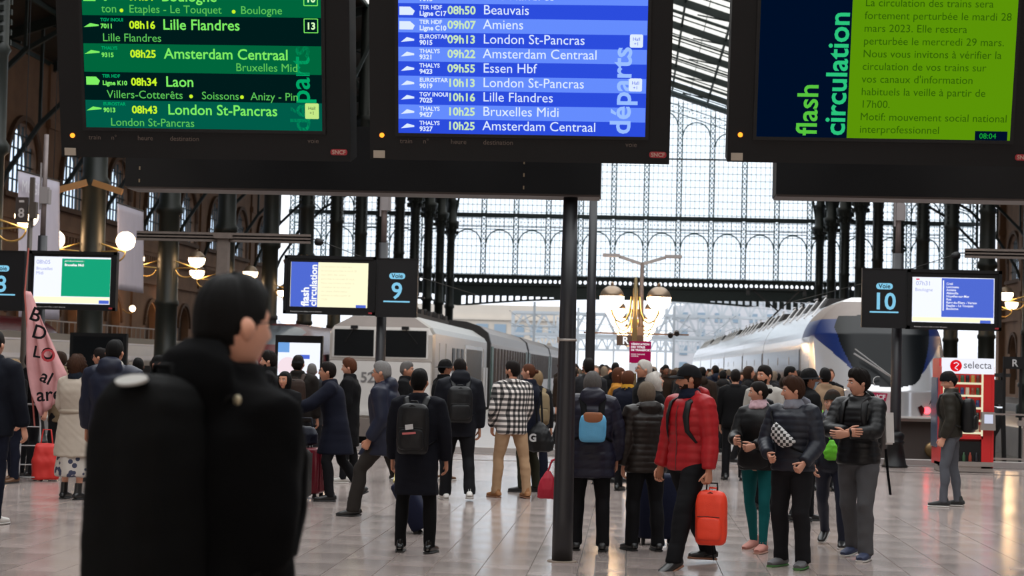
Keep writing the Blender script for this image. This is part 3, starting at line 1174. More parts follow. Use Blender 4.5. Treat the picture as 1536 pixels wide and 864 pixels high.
def b8(t, s, X, Z):
    plate(s, X, Z, 93, 166, 389.5, 445, S_G)
    plate(s, X, Z, 52.5, 166, 446, 455, S_Y)
    plate(s, X, Z, 150, 165, 450, 455, S_B, 'clock_box', -0.011)
    text('08h05', 0.11, (X(54.5), -0.013, Z(398)), S_D, s, 'time_text')
    text('Bruxelles\nMidi', 0.085, (X(54.5), -0.013, Z(407)), S_D, s, 'destination_text')
    text('gare de provenance :', 0.045, (X(97), -0.013, Z(394)), S_T, s, 'line_text')
    text('Bruxelles Midi', 0.065, (X(97), -0.013, Z(400.5)), S_T, s, 'stop_text', bold=0.002)


def b9(t, s, X, Z):
    plate(s, X, Z, 436.5, 477, 394.5, 461, S_B)
    text('flash', 0.20, (X(464), -0.013, Z(460)), S_T, s, 'vertical_title', rot=(R(90), R(-90), 0), bold=0.006)
    text('circulation', 0.185, (X(475.5), -0.013, Z(460)), S_T, s, 'vertical_title', rot=(R(90), R(-90), 0), bold=0.005)
    for k, ln in enumerate(['La circulation des trains sera', 'fortement perturbée le mardi 28', 'mars 2023. Elle restera', 'perturbée le mercredi 29 mars.', 'Nous vous invitons à vérifier la', 'circulation de vos trains sur', "vos canaux d'information", 'habituels la veille à partir de', '17h00.']):
        text(ln, 0.05, (X(482), -0.013, Z(402 + 6.1 * k)), emis('pale_screen_text', srgb(222, 216, 180), 1), s, 'notice_text')
    plate(s, X, Z, 535, 550, 457, 461, S_B, 'clock_box', -0.011)


def b10(t, s, X, Z):
    plate(s, X, Z, 1412, 1490, 416.5, 475.5, S_B)
    plate(s, X, Z, 1368.5, 1487, 476.5, 483, S_Y)
    plate(s, X, Z, 1470, 1486, 479.5, 484, S_B, 'clock_box', -0.011)
    q = MB()
    q.box((X(1414.5), -0.013, Z(443)), (0.02, 0.003, Z(420) - Z(466)))
    q.obj('stop_line', S_T, s)
    text('07h31', 0.11, (X(1373), -0.013, Z(428)), S_D, s, 'time_text')
    text('Boulogne', 0.085, (X(1372), -0.013, Z(437)), S_D, s, 'destination_text')
    q = MB()
    q.box((X(1376), -0.013, Z(419)), (0.06, 0.003, 0.025))
    q.obj('operator_symbol', emis('screen_red', srgb(220, 60, 80), 1), s)
    for k, ln in enumerate(['Creil', 'Longueau', 'Amiens', 'Abbeville', 'Noyelles-sur-Mer', 'Rue', 'Rang-du-Fliers - Verton', 'Etaples - Le Touquet', 'Boulogne']):
        text(ln, 0.058, (X(1419), -0.013, Z(426.5 + 4.75 * k)), S_T, s, 'stop_text', bold=0.001)


platform_post(567, 540, 'dark post between the monitor and the Voie 9 sign')
platform_post(1347, 620, 'dark post on a flared black base between the Voie 10 sign and its monitor')
platform_post(52, 470, 'dark post behind the pink banner between the Voie 8 sign and monitor', 5.9)
number_sign(565.5, 627, 388, 476, '9', 'black platform sign reading Voie 9, hung above the silver locomotive')
number_sign(1292, 1359, 403, 492, '10', 'black platform sign reading Voie 10, left of the Boulogne monitor')
number_sign(-30, 38, 376, 466, '8', 'black platform sign reading Voie 8, cut by the picture edge')
monitor(426, 564, 384, 472, 'platform monitor with a blue and cream flash circulation notice', (S_Y, b9), (436, 552, 394.5, 461))
monitor(1360, 1502, 405, 495, 'platform monitor showing white and blue stop list for Boulogne', (S_W, b10), (1368, 1491, 415.5, 484))
monitor(43, 175, 377, 465, 'platform monitor with white and green panels for Bruxelles Midi', (S_W, b8), (51.5, 166, 387, 456))

# small far sign 8 with its post in front of the hanging banner
YS = 42.0
a = at_y(46, 320, 42)
t = thing('small_platform_sign', 'small dark sign with a pale 8 high on a thin post by the hanging banner', 'sign', (a.x, 42, 0))
q = MB()
q.box((0.02, 0, 5.35), (0.1, 0.1, 1.2))
q.box((0.08, -0.03, 5.15), (0.16, 0.16, 0.4))
q.lathe([(0.16, 0), (0.13, 1.0), (0.11, 4.1), (0.06, 4.15), (0.06, 4.9)], n=12)
q.obj('post', mat('brown_metal_post', (0.06, 0.045, 0.035), 0.5), t)
q = MB()
q.box((-0.2, -0.05, 5.15), (0.3, 0.08, 0.62))
q.obj('sign_box', mat('dark_brown_sign', (0.035, 0.024, 0.02), 0.5), t)
text('8', 0.32, (-0.2, -0.1, 4.97), mat('pale_number_print', (0.45, 0.4, 0.38), 0.5), t, 'number', align='CENTER', bold=0.006)
q = MB()
q.box((-0.2, -0.095, 5.36), (0.12, 0.01, 0.05))
q.obj('pill', mat('pale_number_print', (0, 0, 0)), t)
# two hanging cloth banners
BAN = mat('sheer_banner_cloth', (0.42, 0.39, 0.46), 0.9, 0, 0.12, 3, stretch=(3, 1, 0.4))


def banner(px0, px1, pt0, pt1, pb0, pb1, Y, label, txt=None):
    A, B, Cc, D = at_y(px0, pt0, Y), at_y(px1, pt1, Y + 3), at_y(px0, pb0, Y), at_y(px1, pb1, Y + 3)
    t = thing('hanging_banner', label, 'banner', ((A.x + B.x) / 2, Y + 1.5, Cc.z), 0, 'hanging cloth banners')
    O = Vector(t.location)
    q = MB()
    rows = []
    for i in range(13):
        v = i / 12
        r_ = []
        for k in range(17):
            u = k / 16
            p = (A.lerp(B, u)).lerp(Cc.lerp(D, u), v) - O
            p.y += 0.05 * math.sin(u * 14 + v * 2) * v
            r_.append(p)
        rows.append(r_)
    q.grid(rows)
    o = q.obj('cloth', BAN, t)
    md = o.modifiers.new('s', 'SOLIDIFY')
    md.thickness = 0.01
    q = MB()
    q.tube([A - O, B - O], 0.03, 8)
    q.obj('top_rod', BLACK, t)
    q = MB()
    for u in (0.15, 0.85):
        p = A.lerp(B, u) - O
        q.tube([p, p + Vector((0, 0, 24 - O.z - p.z))], 0.012, 5)
    q.obj('cord', BLACK, t)
    if txt:
        d = B - A
        text(txt, 0.5, (A - O) + Vector((0.15, -0.06, -0.62)), mat('white_banner_print', (0.6, 0.6, 0.64), 0.8), t, rot=(R(90), 0, math.atan2(d.y, d.x)))
    return t


banner(27, 89, 255, 272, 475, 480, 50, 'pale cloth banner with faint letters MUGI hanging behind the small 8 sign', 'MUGI')
banner(176, 215, 304, 317, 434, 440, 58, 'plain pale cloth banner hanging right of the second iron column')
# ================================================================ LAMPS
GLOBE = emis('lit_opal_globe', (1.0, 0.62, 0.32), 30.0)
CAPM = mat('bronze_lamp_cap', (0.22, 0.16, 0.11), 0.35, 0.6)


def half_globe(r, n=18):
    q = MB()
    q.lathe([(r * math.sin(R(a)) + 0.001, -r * math.cos(R(a))) for a in range(0, 100, 9)], n=n)
    lo = q.mesh('globe', GLOBE)
    q = MB()
    q.lathe([(r * 1.015 * math.sin(R(a)) + 0.001, -r * 1.015 * math.cos(R(a))) for a in range(96, 181, 12)], n=n)
    q.lathe([(0.03, r), (0.03, r + 0.05), (0.001, r + 0.08)], n=8)
    return lo, q.mesh('globe_cap', CAPM)


G31 = half_globe(0.31)


def jarm(q, side, r, drop=0.62, w_=0.8):
    pts = []
    for k in range(11):
        a = R(180 + 18 * k)
        pts.append((side * (w_ / 2 - 0.0 + math.cos(a) * -1 * (w_ / 2)), 0, -drop + 0.26 + math.sin(a) * w_ * 0.42))
    pts = [(side * 0.0, 0, -0.1)] + pts + [(side * w_, 0, -r)]
    q.tube(pts, 0.028, 6)


q = MB()
jarm(q, 1, 0.3)
armR = q.mesh('curved_arm', BRASS)
q = MB()
jarm(q, -1, 0.3)
armL = q.mesh('curved_arm', BRASS)


q = MB()
q.lathe([(0.3 * math.sin(R(a)) + 0.001, -0.3 * math.cos(R(a))) for a in range(0, 181, 10)], n=20)
GFULL = q.mesh('globe', GLOBE)


def column_lamp(x, y, z, side, label, group, full=False):
    t = thing('globe_lamp', label, 'lamp', (x, y, z), 0, group)
    link('curved_arm', armR if side > 0 else armL, t, (side * -0.9 if False else 0, 0, 0))
    if full:
        link('globe', GFULL, t, (side * 0.8, 0, 0))
    else:
        link('globe', G31[0], t, (side * 0.8, 0, 0))
        link('globe_cap', G31[1], t, (side * 0.8, 0, 0))
    return t


ords = ['nearest', 'second nearest', 'third nearest', 'fourth nearest', 'fifth nearest', 'sixth nearest', 'seventh nearest', 'eighth nearest']
for s, nm, arr in ((-1, 'left', CY), (1, 'right', CYR)):
    for k, y in enumerate(arr[:7]):
        for side in (-1, 1):
            column_lamp(s * 17.5 + side * 0.36, y - 0.25, 5.4, side, ('fully glowing round' if (s < 0 and k == 1) else 'glowing half-capped') + ' globe lamp on the %s arm of the %s column, %s row' % ('left' if side < 0 else 'right', ords[k], nm), 'globe lamps on the %s columns' % nm, s < 0 and k == 1)
# wall lamps low on the stone wall
q = MB()
q.lathe([(0.2 * math.sin(R(a)) + 0.001, -0.2 * math.cos(R(a))) for a in range(0, 181, 15)], n=12)
gl_small = q.mesh('globe', GLOBE)
q = MB()
q.tube([(0, 0, 0), (0.3, 0, -0.25), (0.62, 0, -0.3), (0.7, 0, -0.15)], 0.03, 6)
wl_arm = q.mesh('curved_arm', BRASS)
for s, nm in ((-1, 'left'), (1, 'right')):
    for k in range(8):
        y = 62 + 9.5 * k if s < 0 else 71 + 9.5 * k
        t = thing('wall_lamp', 'small round lamp on the %s stone wall, %s of its row' % (nm, ords[k]), 'lamp', (s * 34.6, y, 4.9), 0 if s < 0 else PI, 'wall lamps on the %s wall' % nm)
        link('curved_arm', wl_arm, t)
        link('globe', gl_small, t, (0.7, 0, 0.05))
# candelabra in a line along the middle platform
G24 = half_globe(0.225)
for k, Y in enumerate((33.5, 40.5, 48.5, 58, 69)):
    c = at_y(952 + (0 if k else 0), 500, Y)
    t = thing('candelabra', '%s of the gilded twin-globe candelabra along the middle platform' % ('nearest' if k == 0 else ['', 'second', 'third', 'fourth', 'farthest'][k]), 'street lamp', (c.x, Y, 0), 0, 'twin-globe candelabra')
    q = MB()
    q.lathe([(0.16, 0), (0.16, 0.3), (0.08, 0.4), (0.055, 1.2), (0.045, 2.4), (0.05, 3.2), (0.035, 3.22), (0.035, 3.38), (0.001, 3.42)], n=14)
    q.obj('pole', mat('aged_brass', (0.20, 0.15, 0.07), 0.45, 0.5), t)
    for side in (-1, 1):
        q = MB()
        pts = [(side * 0.05, 0, 2.3)] + [(side * (0.24 + 0.2 * math.cos(R(200 + 14 * j)) * 1.0), 0, 2.62 + 0.22 * math.sin(R(200 + 14 * j)) * 1.0) for j in range(10)] + [(side * 0.45, 0, 2.76)]
        pts = [(side * 0.07, 0, 3.05), (side * 0.1, 0, 2.75), (side * 0.17, 0, 2.6), (side * 0.26, 0, 2.55), (side * 0.36, 0, 2.6), (side * 0.43, 0, 2.72), (side * 0.44, 0, 2.8)]
        q.tube(pts, 0.02, 7)
        q.obj('curved_arm', BRASS, t)
        link('globe', G24[0], t, (side * 0.44, 0, 3.02))
        link('globe_cap', G24[1], t, (side * 0.44, 0, 3.02))
# slim floodlight mast with two flat heads
c = at_y(961, 500, 34.5)
t = thing('floodlight_mast', 'slim mast with two flat grey floodlight heads above the candelabra', 'lamp post', (c.x, 34.5, 0))
q = MB()
q.lathe([(0.06, 0), (0.05, 2.6), (0.035, 3.75)], n=10)
q.box((0, -0.02, 2.35), (0.13, 0.13, 0.3))
q.obj('mast', mat('brown_grey_mast', (0.11, 0.075, 0.06), 0.5), t)
GRY = mat('light_grey_metal', (0.33, 0.32, 0.32), 0.45, 0.3)
for side in (-1, 1):
    q = MB()
    q.bar((0, 0, 3.72), (side * 0.45, 0, 3.86), (0.04, 0.06))
    q.obj('mast_arm', GRY, t)
    q = MB()
    q.box((side * 0.60, 0, 3.88), (0.33, 0.22, 0.055))
    q.obj('lamp_head', GRY, t)
# R sign and ticket check sign
c = at_y(942, 515, 34)
t = thing('direction_sign', 'brown sign bar with a pale R hung under the candelabra', 'sign', (c.x, 34.0, 0))
q = MB()
for x in (-0.9, 1.1):
    pass
q.bar((-0.85, 0, 2.36), (1.15, 0, 2.36), 0.03)
q.bar((0.12, 0.05, 0), (0.12, 0.05, 2.36), 0.05)
q.obj('support_bar', mat('brown_grey_mast', (0, 0, 0)), t)
q = MB()
q.box((0.03, 0, 2.23), (0.5, 0.06, 0.2))
q.obj('sign_plate', mat('dark_brown_sign', (0, 0, 0)), t)
text('R', 0.2, (-0.05, -0.035, 2.16), S_T, t, 'letter', align='CENTER', bold=0.004)
q = MB()
q.tube([(0.8, 0, 2.36), (0.8, -0.06, 2.36), (0.8, -0.14, 2.33)], 0.05, 8)
q.tube([(0.92, 0, 2.4), (0.92, -0.06, 2.4), (0.92, -0.14, 2.37)], 0.05, 8)
q.obj('camera_head', BLACK, t)
c = at_y(960, 535, 33)
t = thing('ticket_check_sign', 'magenta sign with white lettering about ticket checks', 'sign', (c.x, 33.0, 0))
q = MB()
q.box((0, 0, 2.0), (0.4, 0.04, 0.4))
q.obj('sign_plate', emis('magenta_panel', srgb(142, 16, 66), 0.9), t)
q = MB()
q.box((0, 0, 1.70), (0.4, 0.04, 0.19))
q.obj('lower_plate', mat('white_sign_plate', (0.6, 0.62, 0.65), 0.5), t)
q = MB()
q.bar((0, 0.03, 0), (0, 0.03, 2.2), 0.04)
q.box((0, 0.03, 0.02), (0.4, 0.4, 0.04))
q.obj('stand', BLACK, t)
for k, s_ in enumerate(['VÉRIFICATION', 'DES TITRES', 'DE TRANSPORT']):
    text(s_, 0.052, (-0.17, -0.024, 2.13 - 0.055 * k), S_T, t, bold=0.001)
for k, s_ in enumerate(['TICKET CHECKING', 'CONTROL']):
    text(s_, 0.03, (-0.17, -0.024, 1.95 - 0.035 * k), S_T, t)

# ================================================================ CATENARY PORTALS
WOODM = mat('weathered_zinc', (0.13, 0.10, 0.085), 0.6, 0.1, 0.35, 5)
for (pxc, pxa, pxb_, pyy, lab) in ((336, 205, 466, 356, 'weathered horizontal boom on a grey mast left of the near man, insulator at its end'), (1560, 1447, 1640, 382, 'weathered horizontal boom with an insulator at the right edge')):
    Y = 45.0
    c, a, b = at_y(pxc, pyy, Y), at_y(pxa, pyy, Y), at_y(pxb_, pyy, Y)
    t = thing('catenary_mast', lab, 'mast', (c.x, Y, 0), 0, 'catenary masts at the platform heads')
    q = MB()
    q.box((0, 0, c.z / 2), (0.34, 0.34, c.z), taper=(0.8, 0.8))
    q.box((0, 0, c.z + 0.03), (0.46, 0.44, 0.14))
    q.obj('mast', WOODM, t)
    q = MB()
    for dz in (-0.07, 0.07):
        q.bar((a.x - c.x, 0, c.z + dz), (b.x - c.x, 0, c.z + dz), (0.05, 0.1))
    q.box(((a.x + b.x) / 2 - c.x, 0, c.z), (b.x - a.x, 0.05, 0.12))
    q.obj('boom', WOODM, t)
    e = (b.x - c.x) if pxc < 700 else (a.x - c.x)
    sg = 1 if pxc < 700 else -1
    q = MB()
    q.bar((e, 0, c.z), (e + sg * 0.12, 0, c.z), 0.03)
    q.lathe([(0.02, 0), (0.09, 0.03), (0.1, 0.12), (0.08, 0.2), (0.02, 0.24)], (e + sg * 0.1, 0, c.z - 0.05), 10, M=Matrix.Rotation(sg * R(100), 3, 'Y'))
    q.obj('insulator', BLACK, t)
    q = MB()
    q.tube([(e + sg * 0.34, 0, c.z - 0.08), (e + sg * 1.6, 4, c.z - 0.5), (e + sg * 3.4, 12, c.z - 0.9)], 0.012, 4)
    q.obj('wire', BLACK, t)

# ================================================================ TRAINS
SIL = mat('brushed_silver_paint', (0.50, 0.47, 0.44), 0.30, 0.55, 0.08, 3)
SILL = mat('pale_silver_paint', (0.62, 0.60, 0.58), 0.25, 0.2, 0.05, 3)
ROOFT = mat('taupe_roof_paint', (0.16, 0.13, 0.115), 0.5, 0, 0.15, 3)
GLASSB = mat('dark_train_glass', (0.004, 0.005, 0.006), 0.32, 0, spec=0.14)
UNDER = mat('black_running_gear', (0.012, 0.011, 0.011), 0.6, 0.2, 0.3, 5)
# ---- silver locomotive, platform 9
XL, XR, Y0, Y1 = at_y(491, 560, 50).x, at_y(650, 560, 50).x, 50.0, 68.5
cx_ = (XL + XR) / 2
hwL = (XR - XL) / 2
t = thing('locomotive', 'flat-fronted silver electric locomotive with two black windscreens at platform 9', 'train', (cx_, Y0, -1.0))
ZZ = 1.0


def P(z):
    return z + ZZ


q = MB()
sec = lambda k, y, dz=0: [(-hwL, y, P(-0.3)), (-hwL, y, P(2.55)), (-hwL * 0.93, y + k * .2, P(2.72)), (-hwL * 0.62, y + k, P(3.02)), (hwL * 0.62, y + k, P(3.02)), (hwL * 0.93, y + k * .2, P(2.72)), (hwL, y, P(2.55)), (hwL, y, P(-0.3))]
a = [(-hwL * .97, 0, P(-0.3)), (-hwL * .97, 0, P(2.5)), (-hwL * .9, 0.03, P(2.70)), (-hwL * .58, 0.45, P(3.0)), (hwL * .58, 0.45, P(3.0)), (hwL * .9, 0.03, P(2.70)), (hwL * .97, 0, P(2.5)), (hwL * .97, 0, P(-0.3))]
b = sec(0, 0.35)
b[3], b[4] = (-hwL * .62, 0.75, P(3.02)), (hwL * .62, 0.75, P(3.02))
c_ = sec(0, Y1 - Y0)
q.grid([a, b, c_], smooth=False)
q.add(a, [(0, 1, 6, 7), (1, 2, 5, 6)])
q.add([a[2], a[3], a[4], a[5]], [(0, 1, 2, 3)], mi=1)
q.add(c_, [tuple(range(7, -1, -1))])
body = q.obj('body', [SIL, ROOFT], t)
for p in body.data.polygons:
    if p.center.z > P(2.6) and p.center.y > 1 and abs(p.normal.z) > 0.3:
        p.material_index = 0
fixn(body)
q = MB()
q.box((0, -0.02, P(1.0)), (hwL * 1.9, 0.05, 1.45))
q.box((0, -0.05, P(0.25)), (hwL * 1.93, 0.12, 0.12))
q.obj('nose_panel', SILL, t)
q = MB()
q.box((0, -0.005, P(1.72)), (hwL * 1.93, 0.04, 0.05))
q.obj('front_rail', ROOFT, t)
q = MB()
q.box((0, -0.05, P(-0.15)), (hwL * 1.93, 0.1, 0.5), 0)
q.obj('lower_valance', ROOFT, t)
for (p0, p1) in ((502, 561), (576, 640)):
    xa, xb2 = at_y(p0, 510, 50).x - cx_, at_y(p1, 510, 50).x - cx_
    q = MB()
    q.prism(rect(xa - .05, P(1.82), xb2 + .05, P(2.64)), 0.05, 'y', -0.03)
    f = q.obj('windscreen_frame', SILL, t)
    q = MB()
    q.prism(rect(xa, P(1.86), xb2, P(2.61)), 0.03, 'y', -0.045)
    q.obj('windscreen', GLASSB, f)
    q = MB()
    q.box(((xa + xb2) / 2, -0.07, P(2.68)), (0.2, 0.08, 0.09))
    q.bar(((xa + xb2) / 2, -0.08, P(2.66)), ((xa + xb2) / 2 + (0.35 if p0 > 570 else -0.25), -0.08, P(2.25)), 0.02)
    q.obj('wiper', BLACK, f)
text('52', 0.40, (at_y(541, 565, 50).x - cx_, -0.06, P(1.13)), mat('grey_number_print', (0.16, 0.15, 0.15), 0.5), t, 'fleet_number', bold=0.01)
q = MB()
for s in (-1, 1):
    q.lathe([(0.12, 0), (0.14, 0.03), (0.1, 0.05)], (s * 1.0, -0.06, P(0.6)), 12, M=Matrix.Rotation(R(90), 3, 'X'))
q.obj('headlamp', mat('lamp_lens', (0.5, 0.48, 0.42), 0.2), t)
# side: grille frame, doors and hand rails on the right side
q = MB()
q.prism(rect(Y1 - 9.2 - Y0, P(0.85), Y1 - 2.2 - Y0, P(2.35)), 0.03, 'x', hwL - 0.002)
f = q.obj('grille_frame', SILL, t)
q = MB()
q.prism(rect(Y1 - 8.8 - Y0, P(1.0), Y1 - 2.6 - Y0, P(2.22)), 0.03, 'x', hwL + 0.005)
q.obj('grille', mat('brown_grille', (0.07, 0.05, 0.03), 0.4, 0.4), f)
for (ya, yb2) in ((1.4, 2.6), (3.2, 4.0), (Y1 - Y0 - 1.7, Y1 - Y0 - 0.7)):
    q = MB()
    q.prism(rect(ya, P(0.1), yb2, P(2.3)), 0.02, 'x', hwL - 0.002)
    d = q.obj('cab_door', SIL, t)
    q = MB()
    for yy in (ya - 0.15, yb2 + 0.15):
        q.bar((hwL + 0.07, yy, P(0.1)), (hwL + 0.07, yy, P(1.6)), 0.045)
    q.obj('handrail', mat('white_rail_paint', (0.75, 0.74, 0.76), 0.3), d)
q = MB()
for yy in (5.2, 6.6, 8.0):
    q.prism(rect(yy, P(1.5), yy + 0.8, P(2.2)), 0.02, 'x', hwL)
q.obj('side_window', GLASSB, t)
q = MB()
q.box((0, (Y1 - Y0) / 2, P(-0.62)), (hwL * 1.75, Y1 - Y0 - 1, 0.6))
for yy in (3, 5.8, 12.5, 15.3):
    for s in (-1, 1):
        q.lathe([(0.6, 0), (0.62, 0.12)], (s * 0.8, yy, P(-0.35)), 16, M=Matrix.Rotation(R(90), 3, 'Y'))
q.obj('bogie', UNDER, t)
q = MB()
yy = 9.0
for s in (-1, 1):
    q.bar((s * 0.6, 2.6, P(3.25)), (s * 0.15, 5.4, P(3.45)), 0.06)
    q.bar((s * 0.15, 5.4, P(3.45)), (s * 0.5, 3.0, P(3.62)), 0.05)
q.box((0, 3.0, P(3.66)), (1.7, 0.3, 0.05))
q.box((0, 6.5, P(3.1)), (1.5, 9.5, 0.16))
for k in range(8):
    q.lathe([(0.05, 0), (0.09, 0.05), (0.06, 0.1), (0.09, 0.15), (0.06, 0.2), (0.09, 0.25), (0.03, 0.3)], ((-0.6 if k % 2 else 0.6), 3 + k * 1.2, P(3.1)), 8)
    q.box(((0.35 if k % 2 else -0.35), 3.5 + k * 1.2, P(3.28)), (0.5, 0.7, 0.18))
q.obj('pantograph', UNDER, t)

# ---- coaches behind it
CW = mat('cream_coach_paint', (0.52, 0.47, 0.45), 0.35, 0.1, 0.06, 3)
CBR = mat('brown_window_strip', (0.07, 0.04, 0.03), 0.6, 0, 0.2, 3)
CGR = mat('dark_green_door_band', (0.015, 0.09, 0.055), 0.35)
RIB = mat('ribbed_silver_roof', (0.50, 0.49, 0.50), 0.32, 0.5, 0.1, 3)
yc = 70.0
hwC = hwL + 0.0
lab9 = ['first silver-roofed passenger coach behind the locomotive', 'second silver-roofed passenger coach behind the locomotive', 'third silver-roofed passenger coach behind the locomotive', 'farthest silver-roofed passenger coach behind the locomotive']


def roofprof(hw_, z0, z1, n=8):
    return [(hw_ * math.cos(R(180 * k / n)), z0 + (z1 - z0) * math.sin(R(180 * k / n)) ** 0.8) for k in range(n + 1)]


coach0 = None
for k in range(4):
    if k == 0:
        L_ = 25.5
        t = thing('passenger_coach', lab9[0], 'train', (cx_, yc, -1.0), 0, 'coaches behind the silver locomotive')
        coach0 = t
        q = MB()
        pr = roofprof(hwC, P(2.55), P(3.42))
        q.prism([(hwC, P(-0.1)), (hwC + 0.02, P(2.55)), (-hwC - 0.02, P(2.55)), (-hwC, P(-0.1))], L_, 'y', 0)
        q.obj('body', CW, t)
        q = MB()
        q.prism(pr, L_, 'y', 0)
        for i in range(34):
            q.prism([(x * 1.008, P(2.55) + (z - P(2.55)) * 1.02) for x, z in pr], 0.06, 'y', 0.4 + i * 0.74)
        q.obj('roof', RIB, t)
        q = MB()
        q.prism([(x * 1.03, z if z < P(2.6) else z * 1.005) for x, z in pr] + [(-hwC * 1.03, P(-.1)), (hwC * 1.03, P(-.1))], 0.5, 'y', -0.35)
        q.obj('end_wall', mat('black_gangway_rubber', (0.012, 0.011, 0.011), 0.5), t)
        q = MB()
        q.prism(rect(-0.55, P(0.1), 0.55, P(2.3)), 0.5, 'y', -0.8)
        q.obj('gangway', mat('black_gangway_rubber', (0, 0, 0)), t)
        n = 12
        for i in range(n):
            q = MB()
            q.prism(rect(1.9 + i * 1.85, P(0.9), 2.9 + i * 1.85, P(2.4)), 0.04, 'x', hwC + 0.01)
            q.obj('window_strip', CBR, t)
        for yy in (0.5, L_ - 1.5):
            q = MB()
            q.prism(rect(yy, P(0.1), yy + 1.0, P(2.45)), 0.035, 'x', hwC + 0.01)
            d = q.obj('door', CGR, t)
        q = MB()
        q.box((0, L_ / 2, P(-0.45)), (hwC * 1.8, L_ - 1, 0.7))
        q.obj('underframe', UNDER, t)
    else:
        c = copy_tree(coach0, None, (cx_, yc + 26.3 * k, -1.0), 0)
        c['label'] = lab9[k]

# ---- white regional train with a black and blue nose, platform 10
t = thing('regional_train', 'white double-deck regional train with black windscreen and blue flashes at platform 10', 'train', (0, 0, -1.0))
xc = (at_y(1232, 560, 43.2).x + at_y(1397, 600, 40.0).x) / 2
HW = 1.46
t.location.x = xc
YN = 38.8
WB = mat('glossy_white_silver', (0.62, 0.62, 0.64), 0.16, 0.55)
BLUE = mat('deep_blue_paint', (0.004, 0.016, 0.09), 0.3)


def hwz(z):
    if z < 2.35:
        return HW * (1 - 0.03 * max(0, (0.4 - z)))
    return HW * math.sqrt(max(0.0, 1 - ((z - 2.35) / 1.12) ** 2 * 0.86))


def ynose(x, z):
    u = abs(x) / HW
    lean = max(0, z - 1.35) * 0.72 + max(0, z - 2.6) * 0.9
    return YN + 1.5 * u ** 3.0 + lean + 0.10 * u


zs = [0.78 + 2.67 * k / 110 for k in range(111)]
rows = []
NX = 110
for z in zs:
    h_ = hwz(z)
    row = [(-h_, YN + 5.2, P(z))]
    for i in range(NX + 1):
        u = -1 + 2 * i / NX
        u = math.copysign(abs(u) ** 0.85, u)
        row.append((u * h_, min(ynose(u * h_, z) if abs(u) < 1 else ynose(u * h_, z), YN + 5.1), P(z)))
    row.append((h_, YN + 5.2, P(z)))
    rows.append(row)
q = MB()
q.grid(rows)
q.add(rows[-1], [tuple(range(len(rows[-1]) - 1, -1, -1))])
nose = q.obj('nose', [WB, GLASSB, BLUE, ROOFT], t)


def hw_ws(z):
    pts = [(1.44, 0.22), (1.5, 0.5), (1.62, 0.66), (2.0, 0.84), (2.4, 0.98), (2.75, 1.05), (3.0, 0.95), (3.06, 0.0)]
    if z <= pts[0][0] or z >= pts[-1][0]:
        return 0
    for (a, b), (c, d) in zip(pts, pts[1:]):
        if a <= z <= c:
            return b + (d - b) * (z - a) / (c - a)


for p in nose.data.polygons:
    x, z = abs(p.center.x), p.center.z - ZZ
    if p.center.y > YN + 5.0 and z > 2.9:
        p.material_index = 3
    elif x < hw_ws(z):
        p.material_index = 1
    elif z > 1.62 + (x - 0.62) * 1.1 and z < 3.35 and x < HW * 0.985 and z > 1.6 and p.center.y < YN + 4.2:
        p.material_index = 2 if z < 2.95 else 3
fixn(nose)
q = MB()
q.bar((0.05, YN + 0.02, P(1.62)), (-0.75, YN + 0.55, P(2.15)), 0.03)
q.bar((0.0, YN + 0.02, P(1.66)), (-0.72, YN + 0.62, P(2.25)), 0.02)
q.obj('wiper', GRY, t)
q = MB()
for k in range(20):
    a0, a1 = R(70 + k * 12.5), R(70 + (k + 1) * 12.5)
    q.bar((0.10 * math.cos(a0), 0, 0.10 * math.sin(a0)), (0.10 * math.cos(a1), 0, 0.10 * math.sin(a1)), (0.035, 0.01))
q.obj('emblem', mat('white_emblem_print', (0.7, 0.7, 0.7), 0.4), t, (-0.28, YN + 0.15, P(1.56)))
q = MB()
q.prism([(-0.19, -0.09), (0.17, -0.09), (0.21, 0.08), (-0.14, 0.1), (-0.2, 0.05)], 0.02, 'y', 0)
lg = q.obj('logo_badge', mat('raspberry_logo', (0.34, 0.01, 0.055), 0.4), t, (-0.30, YN - 0.03, P(1.22)))
text('SNCF', 0.135, (0, -0.008, -0.045), mat('white_emblem_print', (0, 0, 0)), lg, align='CENTER', bold=0.004)
for s in (-1, 1):
    q = MB()
    ll = []
    for (u, v) in ((0.58, 1.02), (0.98, 1.22), (1.16, 1.04), (1.2, 0.84), (0.66, 0.84)):
        ll.append((s * u, ynose(u, v) - 0.03, P(v)))
    lb = [(x, y + 0.05, z) for x, y, z in ll]
    n = 5
    q.add(ll + lb, [tuple(range(n)), tuple(range(2 * n - 1, n - 1, -1))] + [(i, (i + 1) % n, n + (i + 1) % n, n + i) for i in range(n)])
    hl = q.obj('light_cluster', mat('dark_red_lamp_housing', (0.035, 0.004, 0.005), 0.2), t)
    fixn(hl)
    for (u, m_) in ((0.80, emis('red_tail_lamp', (1.0, 0.03, 0.04), 9.0)), (1.03, mat('unlit_red_lens', (0.3, 0.03, 0.02), 0.15))):
        q = MB()
        q.lathe([(0.075, 0), (0.07, 0.02), (0.03, 0.03)], (s * u, ynose(u, 0.95) - 0.03, P(0.95)), 14, M=Matrix.Rotation(R(90), 3, 'X'))
        q.obj('tail_lamp', m_, hl)
q = MB()
q.box((0, YN + 0.9, P(0.75)), (2 * HW - 0.1, 1.6, 0.08))
q.box((0, YN + 0.55, P(0.80)), (2 * HW - 0.7, 1.2, 0.04))
q.obj('bumper_trim', SILL, t)
q = MB()
q.box((0, YN + 1.3, P(0.25)), (2 * HW - 0.12, 2.0, 0.95))
q.box((0, YN + 1.3, P(-0.5)), (2 * HW - 0.5, 2.0, 0.6))
q.obj('skirt', mat('dark_grey_skirt', (0.075, 0.06, 0.055), 0.4, 0.2), t)
